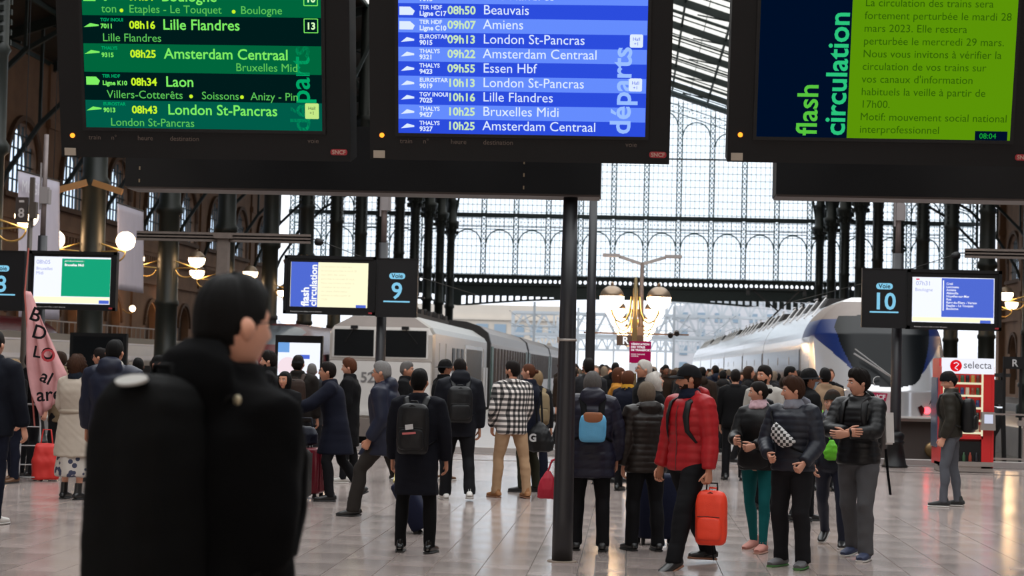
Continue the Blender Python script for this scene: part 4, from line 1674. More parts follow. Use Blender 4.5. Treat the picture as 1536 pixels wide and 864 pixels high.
for s in (-1, 1):
    q = MB()
    q.lathe([(0.1, 0), (0.1, 0.35), (0.17, 0.36), (0.17, 0.4), (0.14, 0.43)], (s * 0.88, YN + 0.35, P(0.12)), 16, M=Matrix.Rotation(R(90), 3, 'X'))
    q.obj('buffer', mat('brass_brown_buffer', (0.20, 0.13, 0.06), 0.35, 0.7), t)
q = MB()
q.lathe([(0.11, 0), (0.11, 0.005)], (1.22, YN + 0.28, P(0.28)), 16, M=Matrix.Rotation(R(90), 3, 'X'))
q.obj('warning_roundel', mat('pale_roundel', (0.55, 0.5, 0.48), 0.5), t)
seams = [YN + 5.2, 56.5, 66.5, 79.5, 92.5, 106, 120]
BAND = mat('mirror_window_band', (0.16, 0.20, 0.27), 0.12, 0.75)
LOWB = mat('pearl_lower_band', (0.60, 0.56, 0.53), 0.18, 0.75)
for i, (ya, yb2) in enumerate(zip(seams, seams[1:])):
    q = MB()
    prf = [(HW, P(-0.2)), (HW, P(1.25))]
    q.prism([(HW, P(-0.2)), (HW + .01, P(2.38)), (-HW - .01, P(2.38)), (-HW, P(-0.2))], yb2 - ya - 0.18, 'y', ya + 0.04)
    cb_ = q.obj('car_body', LOWB, t)
    q = MB()
    zz = [2.38 + 0.97 * k / 6 for k in range(7)]
    q.prism([(hwz(z), P(z)) for z in zz] + [(-hwz(z), P(z)) for z in zz[::-1]], yb2 - ya - 0.18, 'y', ya + 0.04)
    q.obj('car_roof', WB, cb_)
    q = MB()
    for s in (-1, 1):
        q.prism(rect(ya + 0.3, P(1.72), yb2 - 0.4, P(2.28)), 0.02, 'x', s * HW - (0 if s > 0 else 0.02) + s * 0.008)
    q.obj('window_band', BAND, cb_)
    q = MB()
    for s in (-1, 1):
        for j in range(2):
            y_ = ya + (yb2 - ya) * (0.22 + 0.5 * j)
            q.prism(rect(y_, P(0.05), y_ + 1.3, P(1.55)), 0.02, 'x', s * HW - (0 if s > 0 else 0.02) + s * 0.006)
    q.obj('door_pair', mat('plum_glass_door', (0.05, 0.03, 0.05), 0.2, 0.3), cb_)
    q = MB()
    q.box((0, (ya + yb2) / 2, P(-0.5)), (2.5, yb2 - ya - 1, 0.6))
    q.obj('underframe', UNDER, cb_)
    q = MB()
    y_ = ya + 0.9
    while y_ < yb2 - 2.2:
        q.box((0, y_ + 0.8, P(3.42)), (1.75, 1.6, 0.32), taper=(0.8, 1))
        for s in (-1, 1):
            q.bar((s * 1.12, y_ - .1, P(3.12)), (s * 0.72, y_ + 0.5, P(3.60)), (0.035, 0.05), 1)
            q.bar((s * 0.72, y_ + .5, P(3.66)), (s * 0.72, y_ + 1.3, P(3.66)), (0.04, 0.03), 1)
        y_ += 2.1
    q.obj('roof_equipment', [UNDER, WB], cb_)
q = MB()
y_ = 70
q.bar((-0.5, y_, P(3.5)), (0.1, y_ + 0.2, P(4.1)), 0.06)
q.bar((0.1, y_ + .2, P(4.1)), (-0.9, y_, P(4.9)), 0.05)
q.bar((0.1, y_ + .2, P(4.1)), (0.9, y_, P(4.9)), 0.05)
q.box((0, y_, P(4.95)), (2.3, 0.3, 0.07))
q.box((-1.1, y_, P(4.8)), (0.12, 0.2, 0.2))
q.box((1.1, y_, P(4.8)), (0.12, 0.2, 0.2))
q.obj('pantograph', UNDER, t)
for yy in (47, 50.5, 54, 60, 64, 72, 76, 84, 88):  # bronze discs painted on for round brown reflections along the car side
    q = MB()
    q.lathe([(0.16, 0), (0.16, 0.02), (0.1, 0.03)], (-HW - 0.0, yy, P(2.0)), 14, M=Matrix.Rotation(R(-90), 3, 'Y'))
    q.obj('round_reflection', mat('bronze_reflection', (0.16, 0.09, 0.05), 0.4, 0.5), t)
# ---- maroon high-speed train
MAR = mat('maroon_train_paint', (0.10, 0.012, 0.016), 0.25)
WHT = mat('white_nose_paint', (0.62, 0.63, 0.66), 0.3)


def bullet(name, label, x, y, hw_, L_, zt, pal, flip=1, g=None):
    t = thing(name, label, 'train', (x, y, -1.0), 0 if flip > 0 else PI)
    q = MB()
    rows = []
    for i in range(15):
        v = i / 14
        yy = 5.0 * v
        k = (math.sin(v * PI / 2)) ** 0.75
        z1 = 0.9 + (zt - 0.9) * k
        hh_ = hw_ * (0.55 + 0.45 * math.sin(v * PI / 2) ** 0.6)
        rows.append([(hh_ * math.copysign(abs(math.cos(R(a))) ** 0.55, math.cos(R(a))), yy, P(-0.1) + (z1 + 0.1) * (math.sin(R(a)) ** 0.55)) for a in range(0, 181, 12)])
    rows.append([(x_, L_, z_) for (x_, y_, z_) in rows[-1]])
    q.grid(rows)
    q.add(rows[0], [tuple(range(len(rows[0])))])
    o = q.obj('body', pal, t)
    for p in o.data.polygons:
        c = p.center
        if pal and len(pal) > 2:
            zc = c.z - ZZ
            if 1.9 < c.y < 3.9 and 1.9 < zc and abs(c.x) < hw_ * 0.62:
                p.material_index = 2
            elif zc < 1.5:
                p.material_index = 1
    fixn(o)
    q = MB()
    q.prism(rect(6, P(1.35), L_ - 1, P(1.95)), 2 * hw_ + 0.03, 'x', -hw_ - 0.015)
    q.obj('window_band', GLASSB, t)
    q = MB()
    q.box((0, L_ / 2 + 1, P(-0.5)), (2.4, L_ - 3, 0.6))
    q.obj('underframe', UNDER, t)
    return t


xm = at_y(437, 500, 66).x
bullet('high_speed_train', 'maroon high-speed train nose with grey windscreen left of the locomotive', xm, 60, 1.42, 60, 3.05, [MAR, MAR, mat('grey_windscreen', (0.12, 0.14, 0.16), 0.15)])
bullet('high_speed_train', 'maroon and silver train with a rounded end behind the pink banner', -26.2, 80, 1.45, 40, 3.25, [MAR, SILL, mat('grey_windscreen', (0, 0, 0))], -1)
# silver coaches along the left platform
t = thing('silver_train', 'long silver train with a bright stripe along the left platform', 'train', (-19.9 - 2.9, 44, -1.0))
xs_ = 1.45
q = MB()
q.prism([(xs_, P(-0.2)), (xs_ + .02, P(1.5)), (xs_ * .95, P(2.2)), (xs_ * .6, P(2.5)), (-xs_ * .6, P(2.5)), (-xs_ * .95, P(2.2)), (-xs_, P(1.5)), (-xs_, P(-0.2))], 52, 'y', 0)
q.obj('body', SIL, t)
q = MB()
q.prism(rect(0.2, P(1.55), 51.8, P(1.72)), 0.03, 'x', xs_ + 0.01)
q.prism(rect(0.2, P(2.18), 51.8, P(2.24)), 0.03, 'x', xs_ * .95)
q.obj('bright_stripe', mat('white_stripe_paint', (0.8, 0.8, 0.85), 0.2), t)
for i in range(13):
    q = MB()
    q.prism(rect(1.2 + i * 3.9, P(0.5), 2.9 + i * 3.9, P(1.3)), 0.03, 'x', xs_ + 0.0)
    q.obj('window', GLASSB, t)
    q = MB()
    q.prism(rect(3.3 + i * 3.9, P(0.0), 4.3 + i * 3.9, P(1.45)), 0.03, 'x', xs_ + 0.0)
    q.obj('door', SILL, t)
# steel railing beyond it
t = thing('railing', 'pale metal railing with upright bars above the silver train', 'railing', (-28.6, 58, 0))
RL = mat('pale_metal_railing', (0.34, 0.29, 0.25), 0.4, 0.3)
q = MB()
q.box((0, 17, 2.0), (0.5, 60, 0.3))
for k in range(7):
    q.box((0, -12 + 9.5 * k, 0.9), (0.4, 0.4, 1.9))
q.obj('ledge', STONE, t)
for z in (3.35, 2.3):
    q = MB()
    q.box((0.1, 17, z), (0.06, 60, 0.06))
    q.obj('rail', RL, t)
for k in range(64):
    q = MB()
    q.box((0.1, -12.6 + 0.94 * k, 2.8), (0.05, 0.05, 1.05))
    q.obj('baluster', RL, t)

# ================================================================ VENDING MACHINE
xv0 = at_y(1411, 610, 32.2).x
xv1 = at_y(1491, 610, 32.2).x
WV = xv1 - xv0
t = thing('vending_machine', 'red snack vending machine with a white lit header reading selecta', 'vending machine', (xv0, 32.2, 0))
RED = mat('glossy_red_panel', (0.55, 0.018, 0.02), 0.3)
STEEL = mat('brushed_steel', (0.38, 0.35, 0.33), 0.35, 0.7)
CREAM = emis('lit_cream_shelf', srgb(226, 220, 186), 1)
HV = 2.02
q = MB()
q.box((WV / 2, 0.55, HV / 2 + 0.06), (WV, 0.7, HV - 0.12))
for x in (0.02, WV - 0.02):
    q.box((x, 0.1, HV / 2 - 0.02), (0.04, 0.22, HV - 0.24))
q.box((WV - 0.11, 0.1, HV / 2 - 0.1), (0.20, 0.2, HV - 0.35))
q.box((WV * .4, 0.1, 0.62), (WV * .8, 0.2, 0.06))
q.obj('cabinet', RED, t)
q = MB()
q.box((WV / 2, 0.0, HV - 0.13), (WV * 0.98, 0.06, 0.28))
hd = q.obj('header_panel', emis('lit_white_header', srgb(236, 238, 250), 1.0), t)
text('selecta', 0.18, (WV * 0.41, -0.034, HV - 0.17), mat('grey_header_print', (0.16, 0.16, 0.19), 0.6), hd, 'lettering', bold=0.001)
q = MB()
q.lathe([(0.105, 0), (0.105, 0.006)], n=20, M=Matrix.Rotation(R(90), 3, 'X'))
q.obj('red_ball', emis('header_red', srgb(215, 20, 30), 1), hd, (WV * 0.27, -0.031, HV - 0.13))
q = MB()
q.tube([(-0.05, 0, 0.04), (0.0, 0, 0.06), (0.04, 0, 0.03), (0.0, 0, -0.01), (-0.03, 0, -0.04), (0.02, 0, -0.07)], 0.008, 5)
q.obj('swirl', emis('lit_white_header', (0, 0, 0)), hd, (WV * 0.27 + 0.01, -0.042, HV - 0.13))
WD = WV * 0.80
q = MB()
q.box((WD / 2, 0.22, 1.22), (WD - 0.04, 0.02, 1.12))
q.obj('lit_back', mat('display_back', (0.05, 0.045, 0.04), 0.5), t)
shz = [0.70, 0.92, 1.14, 1.36, 1.58]
for z in shz:
    q = MB()
    q.box((WD / 2, 0.08, z), (WD - 0.06, 0.2, 0.035))
    q.obj('shelf', CREAM, t)
q = MB()
for x in (0.05, WD - 0.02):
    q.box((x, 0.0, 1.22), (0.03, 0.03, 1.14))
q.obj('display_frame', CREAM, t)
q = MB()
q.box((WV - 0.12, -0.07, 0.92), (0.25, 0.16, 0.32), taper=(0.94, 0.8))
pp = q.obj('payment_panel', STEEL, t)
q = MB()
q.box((WV - 0.12, -0.155, 0.96), (0.15, 0.01, 0.16))
q.obj('keypad', emis('lit_keypad', srgb(200, 205, 225), 1), pp)
q = MB()
q.box((WD / 2 + 0.01, 0.1, 0.36), (WD - 0.04, 0.14, 0.38))
q.obj('collection_bay', BLACK, t)
q = MB()
q.box((WV / 2, 0.3, 0.09), (WV, 0.6, 0.16))
q.box((WV / 2, 0.0, 0.15), (WV, 0.04, 0.08))
q.obj('steel_plinth', STEEL, t)
q = MB()
q.box((-0.01, 0.6, 1.05), (0.02, 0.6, 1.25))  # bluish plate painted as a reflection on the red cabinet side
q.obj('side_reflection', mat('blue_side_reflection', (0.10, 0.14, 0.22), 0.15, 0.3), t)
pc = [srgb(130, 50, 35), srgb(35, 50, 95), srgb(165, 130, 60), srgb(45, 75, 50), srgb(190, 180, 160), srgb(90, 45, 35), srgb(20, 20, 26)]
pk = []
for i, c in enumerate(pc):
    q = MB()
    q.tube([(0, 0, 0), (0, 0, 0.02), (0, 0, 0.06), (0, 0, 0.115), (0, 0, 0.13)], [(0.03, 0.004), (0.034, 0.02), (0.036, 0.028), (0.033, 0.018), (0.03, 0.003)], 8)
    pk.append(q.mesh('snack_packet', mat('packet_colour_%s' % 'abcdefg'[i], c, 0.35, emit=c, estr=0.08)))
bt = []
for i, c in enumerate((pc[0], pc[6], pc[3])):
    q = MB()
    q.lathe([(0.028, 0), (0.03, 0.02), (0.03, 0.10), (0.012, 0.14), (0.012, 0.165)], n=10)
    bt.append(q.mesh('drink_bottle', mat('packet_colour_%s' % 'agd'[i], (0, 0, 0))))
cn = ['orange', 'blue', 'yellow', 'green', 'cream', 'brown', 'black']
rowsn = ['bottom', 'second', 'third', 'fourth', 'top']
for r_, z in enumerate(shz):
    for k in range(8):
        i = (k * 3 + r_ * 2) % 7
        o = link('snack_packet', pk[i], None, (xv0 + 0.11 + k * 0.092, 32.2 + 0.06, z + 0.018), (0, 0, 0))
        tag(o, '%s snack packet, %s on the %s shelf of the red vending machine' % (cn[i], ['at the left end', 'second from left', 'third from left', 'left of centre', 'right of centre', 'third from right', 'second from right', 'at the right end'][k], rowsn[r_]), 'snack', 'snacks on the %s shelf of the vending machine' % rowsn[r_])
for k in range(5):
    o = link('drink_bottle', bt[k % 3], None, (xv0 + 0.2 + k * 0.11, 32.2 + 0.01, 0.19), (0, 0, 0))
    tag(o, '%s drink bottle, %s in the dark bay of the vending machine' % (['red', 'black', 'green'][k % 3], ['leftmost', 'second from left', 'in the middle', 'second from right', 'rightmost'][k]), 'bottle', 'bottles at the foot of the vending machine')

# ---- right edge: R sign, dark buffer stop machine, rail barrier
c = at_y(1517, 542, 36)
t = thing('direction_sign', 'black sign with a pale R at the right picture edge', 'sign', (c.x, 36, 0))
q = MB()
q.box((0.05, 0, 2.0), (0.42, 0.08, 0.24))
q.obj('sign_plate', BLACK, t)
q = MB()
q.bar((-0.12, 0.06, 0), (-0.12, 0.06, 2.1), 0.05)
q.bar((0.2, 0.06, 0), (0.2, 0.06, 2.1), 0.05)
q.obj('stand', BLACK, t)
text('R', 0.2, (0.06, -0.045, 1.93), mat('white_print', (0, 0, 0)), t, 'letter', align='CENTER', bold=0.003)
c = at_y(1513, 640, 35)
t = thing('buffer_stop', 'dark iron buffer stop machine right of the vending machine', 'buffer stop', (c.x, 36.8, -1.0))
q = MB()
q.lathe([(0.05, 2.2), (0.24, 2.1), (0.26, 1.75), (0.12, 1.5), (0.09, 0.1), (0.3, 0.0)], n=14)
q.box((0, 0, 2.4), (0.5, 0.3, 0.5))
q.obj('body', UNDER, t)
q = MB()
for s in (-1, 1):
    q.bar((s * 0.35, 0.1, 0), (s * 0.25, 0.1, 2.8), 0.08)
q.bar((-0.4, 0, 2.75), (0.4, 0, 2.75), 0.07)
q.obj('frame', UNDER, t)
q = MB()
q.bar((-0.12, -0.2, 2.1), (0.25, -0.2, 2.1), 0.03)
q.obj('bright_strip', emis('white_glow', (0, 0, 0)), t)
c = at_y(1492, 612, 34.6)
t = thing('barrier', 'low steel barrier rail right of the vending machine', 'barrier', (c.x, 34.6, 0))
q = MB()
q.bar((-0.1, 0, 1.0), (2.2, 0, 1.0), 0.035)
q.bar((-0.1, 0, 0.15), (2.2, 0, 0.15), 0.035)
q.obj('rail', STEEL, t)
for x in (0.55, 1.5):
    q = MB()
    q.bar((x, 0, 0), (x, 0, 0.95), 0.04)
    q.box((x, -0.02, 0.84), (0.24, 0.03, 0.1), taper=(1, 1))
    q.obj('upright', STEEL, t)

# ---- kiosk screens on the left of the hall
c = at_y(447, 560, 34)
t = thing('ticket_screen', 'freestanding white information screen in a black frame behind the man with a cap', 'screen', (c.x, 34.0, 0))
q = MB()
q.box((0, 0.06, 1.62), (0.92, 0.12, 1.1))
q.box((0, 0.06, 0.5), (0.5, 0.12, 1.1))
q.box((0, 0.06, 0.02), (0.7, 0.4, 0.04))
q.obj('housing', SCRB, t)
s = screen_plate(t, -0.40, 0.42, 1.2, 2.03, S_W, 'screen', -0.004)
screen_plate(s, -0.40, -0.18, 1.84, 2.03, emis('screen_sky', srgb(110, 160, 220), 1), 'picture', -0.009)
screen_plate(s, 0.02, 0.22, 1.72, 1.80, S_B, 'blue_button', -0.009)
q = MB()
q.prism(circ(-0.2, 1.55, 0.2, 24), 0.003, 'y', -0.011)
q.obj('pale_disc', emis('screen_pink', srgb(240, 220, 228), 1), s)
c = at_y(148, 530, 40)
t = thing('blank_screen', 'large switched-off black screen behind the dark-haired man on the left', 'screen', (c.x, 40, 0))
q = MB()
q.box((0, 0, 1.55), (1.32, 0.14, 1.3))
q.box((0, 0.05, 0.45), (0.7, 0.1, 0.92))
q.obj('housing', SCRB, t)
screen_plate(t, -0.58, 0.58, 0.98, 2.12, GLASSB, 'screen', -0.075)

# ================================================================ OUTSIDE, BEYOND THE GLAZED GABLE
PALE = mat('hazy_blue_grey_steel', (0.52, 0.56, 0.60), 0.6)  # distance haze is mixed into the steel colour
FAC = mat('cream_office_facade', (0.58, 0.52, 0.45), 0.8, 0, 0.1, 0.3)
WINB = mat('hazy_blue_window', (0.25, 0.34, 0.43), 0.3)  # window blue lightened to carry the haze
ca, cb2 = at_y(600, 480, 330), at_y(848, 480, 330)
t = thing('office_building', 'cream office building with rows of blue windows beyond the train hall', 'building', ((ca.x + cb2.x) / 2, 330, -1))
Wb = cb2.x - ca.x
q = MB()
q.box((0, 6, 7), (Wb, 12, 14))
q.obj('facade', FAC, t)
q = MB()
for k in range(3):
    q.box((0, -0.2, 3.2 + 4.1 * k), (Wb, 0.6, 0.4))
q.obj('string_course', FAC, t)
for r_ in range(2):
    for k in range(9):
        q = MB()
        q.box((-Wb / 2 + 2.0 + k * (Wb - 4) / 8, -0.05, 5.2 + 4.1 * r_), (2.2, 0.3, 2.3))
        q.obj('window', WINB, t)
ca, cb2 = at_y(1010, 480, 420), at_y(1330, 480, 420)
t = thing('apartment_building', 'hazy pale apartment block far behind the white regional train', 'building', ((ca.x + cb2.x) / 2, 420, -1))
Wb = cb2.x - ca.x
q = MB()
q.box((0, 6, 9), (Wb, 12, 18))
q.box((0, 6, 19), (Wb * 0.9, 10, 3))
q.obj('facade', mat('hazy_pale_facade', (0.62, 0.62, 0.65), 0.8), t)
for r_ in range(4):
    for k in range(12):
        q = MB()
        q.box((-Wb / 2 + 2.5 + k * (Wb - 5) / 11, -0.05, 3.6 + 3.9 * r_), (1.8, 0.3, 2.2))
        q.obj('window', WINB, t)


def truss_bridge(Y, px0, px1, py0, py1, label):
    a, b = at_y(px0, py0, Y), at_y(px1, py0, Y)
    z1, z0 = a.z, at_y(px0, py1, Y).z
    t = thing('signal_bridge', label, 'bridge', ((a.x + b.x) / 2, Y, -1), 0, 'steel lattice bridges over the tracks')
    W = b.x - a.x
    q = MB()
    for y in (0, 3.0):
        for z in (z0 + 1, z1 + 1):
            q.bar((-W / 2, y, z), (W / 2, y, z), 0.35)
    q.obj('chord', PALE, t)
    n = max(4, int(W / ((z1 - z0) * 0.9)))
    q = MB()
    for k in range(n):
        x0, x1 = -W / 2 + W * k / n, -W / 2 + W * (k + 1) / n
        q.bar((x0, 0, z0 + 1), ((x0 + x1) / 2, 0, z1 + 1), 0.3)
        q.bar(((x0 + x1) / 2, 0, z1 + 1), (x1, 0, z0 + 1), 0.3)
        q.bar((x0, 0, z0 + 1), (x0, 0, z1 + 1), 0.22)
        q.bar((x0, 0, z1 + 1), (x0, 3, z1 + 1), 0.2)
    tag(q.obj('lattice', PALE, t), kind='stuff')
    for x in (-W / 2, W / 2):
        q = MB()
        q.bar((x, 0, 0), (x, 0, z1 + 1), 0.4)
        q.obj('leg', PALE, t)


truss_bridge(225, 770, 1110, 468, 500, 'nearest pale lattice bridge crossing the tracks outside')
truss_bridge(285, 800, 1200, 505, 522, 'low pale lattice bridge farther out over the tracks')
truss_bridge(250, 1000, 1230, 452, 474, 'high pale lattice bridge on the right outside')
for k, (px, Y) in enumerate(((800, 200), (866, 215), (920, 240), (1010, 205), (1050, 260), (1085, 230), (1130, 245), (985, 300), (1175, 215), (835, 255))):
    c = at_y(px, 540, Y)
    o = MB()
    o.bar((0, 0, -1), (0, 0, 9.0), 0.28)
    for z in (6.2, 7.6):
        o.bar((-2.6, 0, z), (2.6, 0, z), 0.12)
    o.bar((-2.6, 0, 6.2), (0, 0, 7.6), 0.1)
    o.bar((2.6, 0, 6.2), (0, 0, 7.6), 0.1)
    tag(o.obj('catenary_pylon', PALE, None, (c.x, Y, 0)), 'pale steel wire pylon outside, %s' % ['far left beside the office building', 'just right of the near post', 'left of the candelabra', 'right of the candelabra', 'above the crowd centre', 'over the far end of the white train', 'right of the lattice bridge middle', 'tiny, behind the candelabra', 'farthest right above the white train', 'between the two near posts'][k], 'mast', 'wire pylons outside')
q = MB()
for xw in (-7.2, 5.95, -2, 1.5, 10.6, -12.5):
    q.tube([(xw, 182, 6.2), (xw, 340, 6.2)], 0.04, 4)
    q.tube([(xw, 182, 7.4), (xw, 230, 6.6), (xw, 280, 7.4), (xw, 340, 6.6)], 0.04, 4)
tag(q.obj('overhead_wires', PALE), 'thin overhead wires running away above the outside tracks', 'wires', kind='stuff')
# ================================================================ PEOPLE: builder
SKIN = {k: mat('skin_' + k, c, 0.55, 0, 0.08, 12, 0.05, 120, spec=0.35) for k, c in
        dict(fair=(0.58, 0.29, 0.195), warm=(0.48, 0.22, 0.135), tan=(0.31, 0.135, 0.08), deep=(0.12, 0.055, 0.035)).items()}
LIP = mat('lips', (0.34, 0.09, 0.08), 0.45)
EYEW = mat('eye_white', (0.6, 0.58, 0.55), 0.2)
IRIS = mat('dark_iris', (0.02, 0.012, 0.008), 0.15)


def cloth(name, c, rough=0.85, bump=0.25, bs=160, var=0.12, sheen=0.0, spec=0.15, metal=0.0):
    if max(c) < .06:
        c = tuple(v * .62 for v in c)
    return mat('cloth_' + name, c, rough, metal, var, 7, bump, bs, spec=min(spec, .28), sheen=sheen)


HAIRM = {}
for k, c in dict(black=(0.0035, 0.003, 0.0028), dark=(0.008, 0.005, 0.004), brown=(0.028, 0.014, 0.008), auburn=(0.085, 0.028, 0.012), chestnut=(0.045, 0.019, 0.010),
                 blond=(0.26, 0.17, 0.09), ash=(0.17, 0.13, 0.095), grey=(0.20, 0.19, 0.185), white=(0.52, 0.48, 0.44), salt=(0.12, 0.11, 0.105)).items():
    HAIRM[k] = mat('hair_' + k, c, 0.55, 0, 0.45, 30, 0.8, 90, spec=0.12, stretch=(6, 6, 1))


def dirv(f, s, side):
    f, s = R(f), R(s)
    return Vector((side * math.sin(s), math.sin(f) * math.cos(s), -math.cos(f) * math.cos(s)))


def sm(a, b, x):
    t = max(0.0, min(1.0, (x - a) / (b - a)))
    return t * t * (3 - 2 * t)


def head_point(u, v, fem=False, fat=0.0):
    """u azimuth (0 = front), v elevation -90..90; returns local head coords (x right, y forward, z up)"""
    cu, su, cv, sv = math.cos(u), math.sin(u), math.cos(v), math.sin(v)
    cq = cv ** 0.78 if v > 0 else cv ** 0.9
    x, y, z = 0.076 * su * cq, 0.097 * cu * cq, 0.117 * sv
    if v > 0:
        z *= 0.98 + 0.02 * cv
    low = sm(0.02, -0.115, z)
    if y > 0:
        y *= 1 - 0.10 * low
        y = y * (1 - 0.06 * (1 - abs(su)))
    else:
        y *= 1 - 0.42 * sm(-0.01, -0.1, z)
    x *= 1 - (0.36 if fem else 0.27) * sm(0.0, -0.115, z) * (1 - 0.3 * fat)
    x *= 1 - 0.05 * sm(0.03, 0.11, z)
    if y > 0.02:
        g = lambda cx, cz, sx, sz: math.exp(-((x - cx) / sx) ** 2 - ((z - cz) / sz) ** 2)
        nz = math.exp(-(x / 0.0115) ** 2)
        prof = 0.0
        if -0.038 < z < 0.028:
            prof = 0.024 * sm(0.028, -0.026, z) * (1 - sm(-0.027, -0.039, z))
        y += nz * prof
        y += 0.006 * (g(0.012, -0.028, 0.007, 0.008) + g(-0.012, -0.028, 0.007, 0.008))
        y -= 0.009 * (g(0.031, 0.010, 0.015, 0.012) + g(-0.031, 0.010, 0.015, 0.012))
        y += 0.005 * (g(0.028, 0.030, 0.020, 0.008) + g(-0.028, 0.030, 0.020, 0.008)) * (0.5 if fem else 1)
        y += 0.004 * (g(0.040, -0.020, 0.016, 0.018) + g(-0.040, -0.020, 0.016, 0.018))
        y += 0.0065 * math.exp(-(x / 0.021) ** 2) * (math.exp(-((z + 0.055) / 0.0055) ** 2) + 0.95 * math.exp(-((z + 0.068) / 0.006) ** 2))
        y -= 0.003 * math.exp(-(x / 0.024) ** 2) * math.exp(-((z + 0.0615) / 0.003) ** 2)
        y += 0.010 * math.exp(-(x / 0.022) ** 2) * math.exp(-((z + 0.098) / 0.014) ** 2)
    return x, y, z


def azimuths(n):
    out = []
    for i in range(n):
        t = -1 + 2 * i / n
        out.append(math.copysign(abs(t) ** 1.45, t) * PI)
    return out


def head_geo(q, M, fem, nu=44, nv=34, low=False):
    if low:
        nu, nv = 18, 14
    us = azimuths(nu)
    rows = []
    for j in range(nv + 1):
        t = j / nv
        v = -PI / 2 + PI * t
        v = v - 0.16 * math.sin(2 * v) if not low else v
        rows.append([head_point(u, v, fem) for u in us])
    n = nu
    vs = [M @ Vector(p) for r_ in rows for p in r_]
    fs, lip = [], []
    for j in range(nv):
        for k in range(n):
            k2 = (k + 1) % n
            a = rows[j][k]
            fs.append((j * n + k, j * n + k2, (j + 1) * n + k2, (j + 1) * n + k))
            lip.append(1 if (a[1] > 0.05 and abs(a[0]) < 0.0225 * (1 - abs(a[2] + 0.0645) / 0.02) and -0.0745 < a[2] < -0.0515) else 0)
    o = len(q.v)
    q.v += [tuple(p) for p in vs]
    q.f += [tuple(o + i for i in f) for f in fs]
    q.mi += lip
    q.sm += [True] * len(fs)
    # ears
    for s in (-1, 1):
        pts, rr = [], []
        for k in range(7):
            a = k / 6
            pts.append(M @ Vector((s * (0.070 + 0.013 * math.sin(a * PI)), -0.006 - 0.008 * a, -0.030 + 0.060 * a)))
            rr.append((0.005 + 0.004 * math.sin(a * PI), 0.005 + 0.015 * math.sin(a * PI) ** 0.7))
        if low:
            pts, rr = pts[::3], rr[::3]
        q.tube(pts, rr, 6 if low else 8, ref=M.to_3x3() @ Vector((0, 0.99, 0.1)))


def hand_geo(q, w, f, n, side, curl=25, spread=4, point=False, low=False):
    """w wrist, f finger direction, n palm-facing direction, side +1 right hand"""
    f, n = f.normalized(), (n - f * n.dot(f)).normalized()
    s = f.cross(n).normalized() * side
    if (low):
        q.tube([w, w + f * 0.05, w + f * 0.10, w + f * 0.16 + n * 0.03], [(0.03, 0.02), (0.042, 0.02), (0.04, 0.018), (0.02, 0.012)], 6, ref=n)
        return
    q.tube([w - f * 0.02, w + f * 0.02, w + f * 0.055, w + f * 0.09, w + f * 0.10], [(0.026, 0.019), (0.034, 0.018), (0.041, 0.017), (0.040, 0.014), (0.034, 0.010)], 12, ref=n, sq=2.6)
    for i, (ln, off) in enumerate(((0.072, 0.030), (0.080, 0.010), (0.074, -0.010), (0.058, -0.029))):
        a = w + f * (0.088 if i < 3 else 0.080) + s * off
        pts, rr = [a - f * 0.02, a], [0.009, 0.0098]
        ang = 0.0
        d = (f + s * math.tan(R(spread)) * (off / 0.03)).normalized()
        cl = curl * (0.15 if (point and i == 0) else 1)
        for k, seg in enumerate((0.42, 0.32, 0.26)):
            ang += R(cl * (1.0, 1.25, 0.8)[k])
            dd = d * math.cos(ang) + n * math.sin(ang)
            m_ = pts[-1] + dd * ln * seg * 0.5
            e_ = pts[-1] + dd * ln * seg
            pts += [m_, e_]
            rr += [0.0088 - 0.0006 * k, 0.0086 - 0.001 * k]
        rr[-1] = 0.005
        q.tube(pts, rr, 7, ref=s)
    a = w + f * 0.028 + s * 0.030
    d1 = (f * 0.75 + s * 0.60 + n * 0.35).normalized()
    d2 = (f * 0.85 + s * 0.15 + n * (0.3 + curl / 90)).normalized()
    q.tube([a - s * 0.012, a, a + d1 * 0.034, a + d1 * 0.038 + d2 * 0.028, a + d1 * 0.040 + d2 * 0.050], [0.012, 0.0125, 0.0105, 0.0095, 0.005], 7, ref=n)


def remesh(q, vox, name, mats, smooth=2, fold=0.0, fscale=6.0, seed=0, fz=1.0):
    me = q.mesh('tmp', mats)
    o = link('tmp', me)
    md = o.modifiers.new('r', 'REMESH')
    md.mode = 'VOXEL'
    md.voxel_size = vox
    md.use_smooth_shade = True
    if smooth:
        s = o.modifiers.new('s', 'SMOOTH')
        s.iterations = smooth
        s.factor = 0.5
    dg = bpy.context.evaluated_depsgraph_get()
    me2 = bpy.data.meshes.new_from_object(o.evaluated_get(dg))
    bpy.data.objects.remove(o)
    bpy.data.meshes.remove(me)
    me2.name = name
    me2.materials.clear()
    for m_ in mats:
        me2.materials.append(m_)
    n = len(me2.vertices)
    if fold and n:
        co = np.empty(n * 3)
        me2.vertices.foreach_get('co', co)
        co = co.reshape(-1, 3)
        no = np.empty(n * 3)
        me2.vertex_normals.foreach_get('vector', no)
        no = no.reshape(-1, 3)
        rs = np.random.RandomState(seed)
        d = np.zeros(n)
        for i in range(9):
            k = rs.normal(size=3) * fscale * (1 + 0.45 * i)
            k[2] *= fz
            warp = 1.3 * np.sin(co @ (rs.normal(size=3) * fscale * 0.7) + rs.rand() * 6)
            d += np.sin(co @ k + warp + rs.rand() * 6.28) / (1 + 0.35 * i)
        d = np.sign(d) * np.abs(d / 2.2) ** 1.2
        co += no * (d * fold)[:, None]
        me2.vertices.foreach_set('co', co.ravel())
    me2.polygons.foreach_set('use_smooth', [True] * len(me2.polygons))
    me2.update()
    return me2


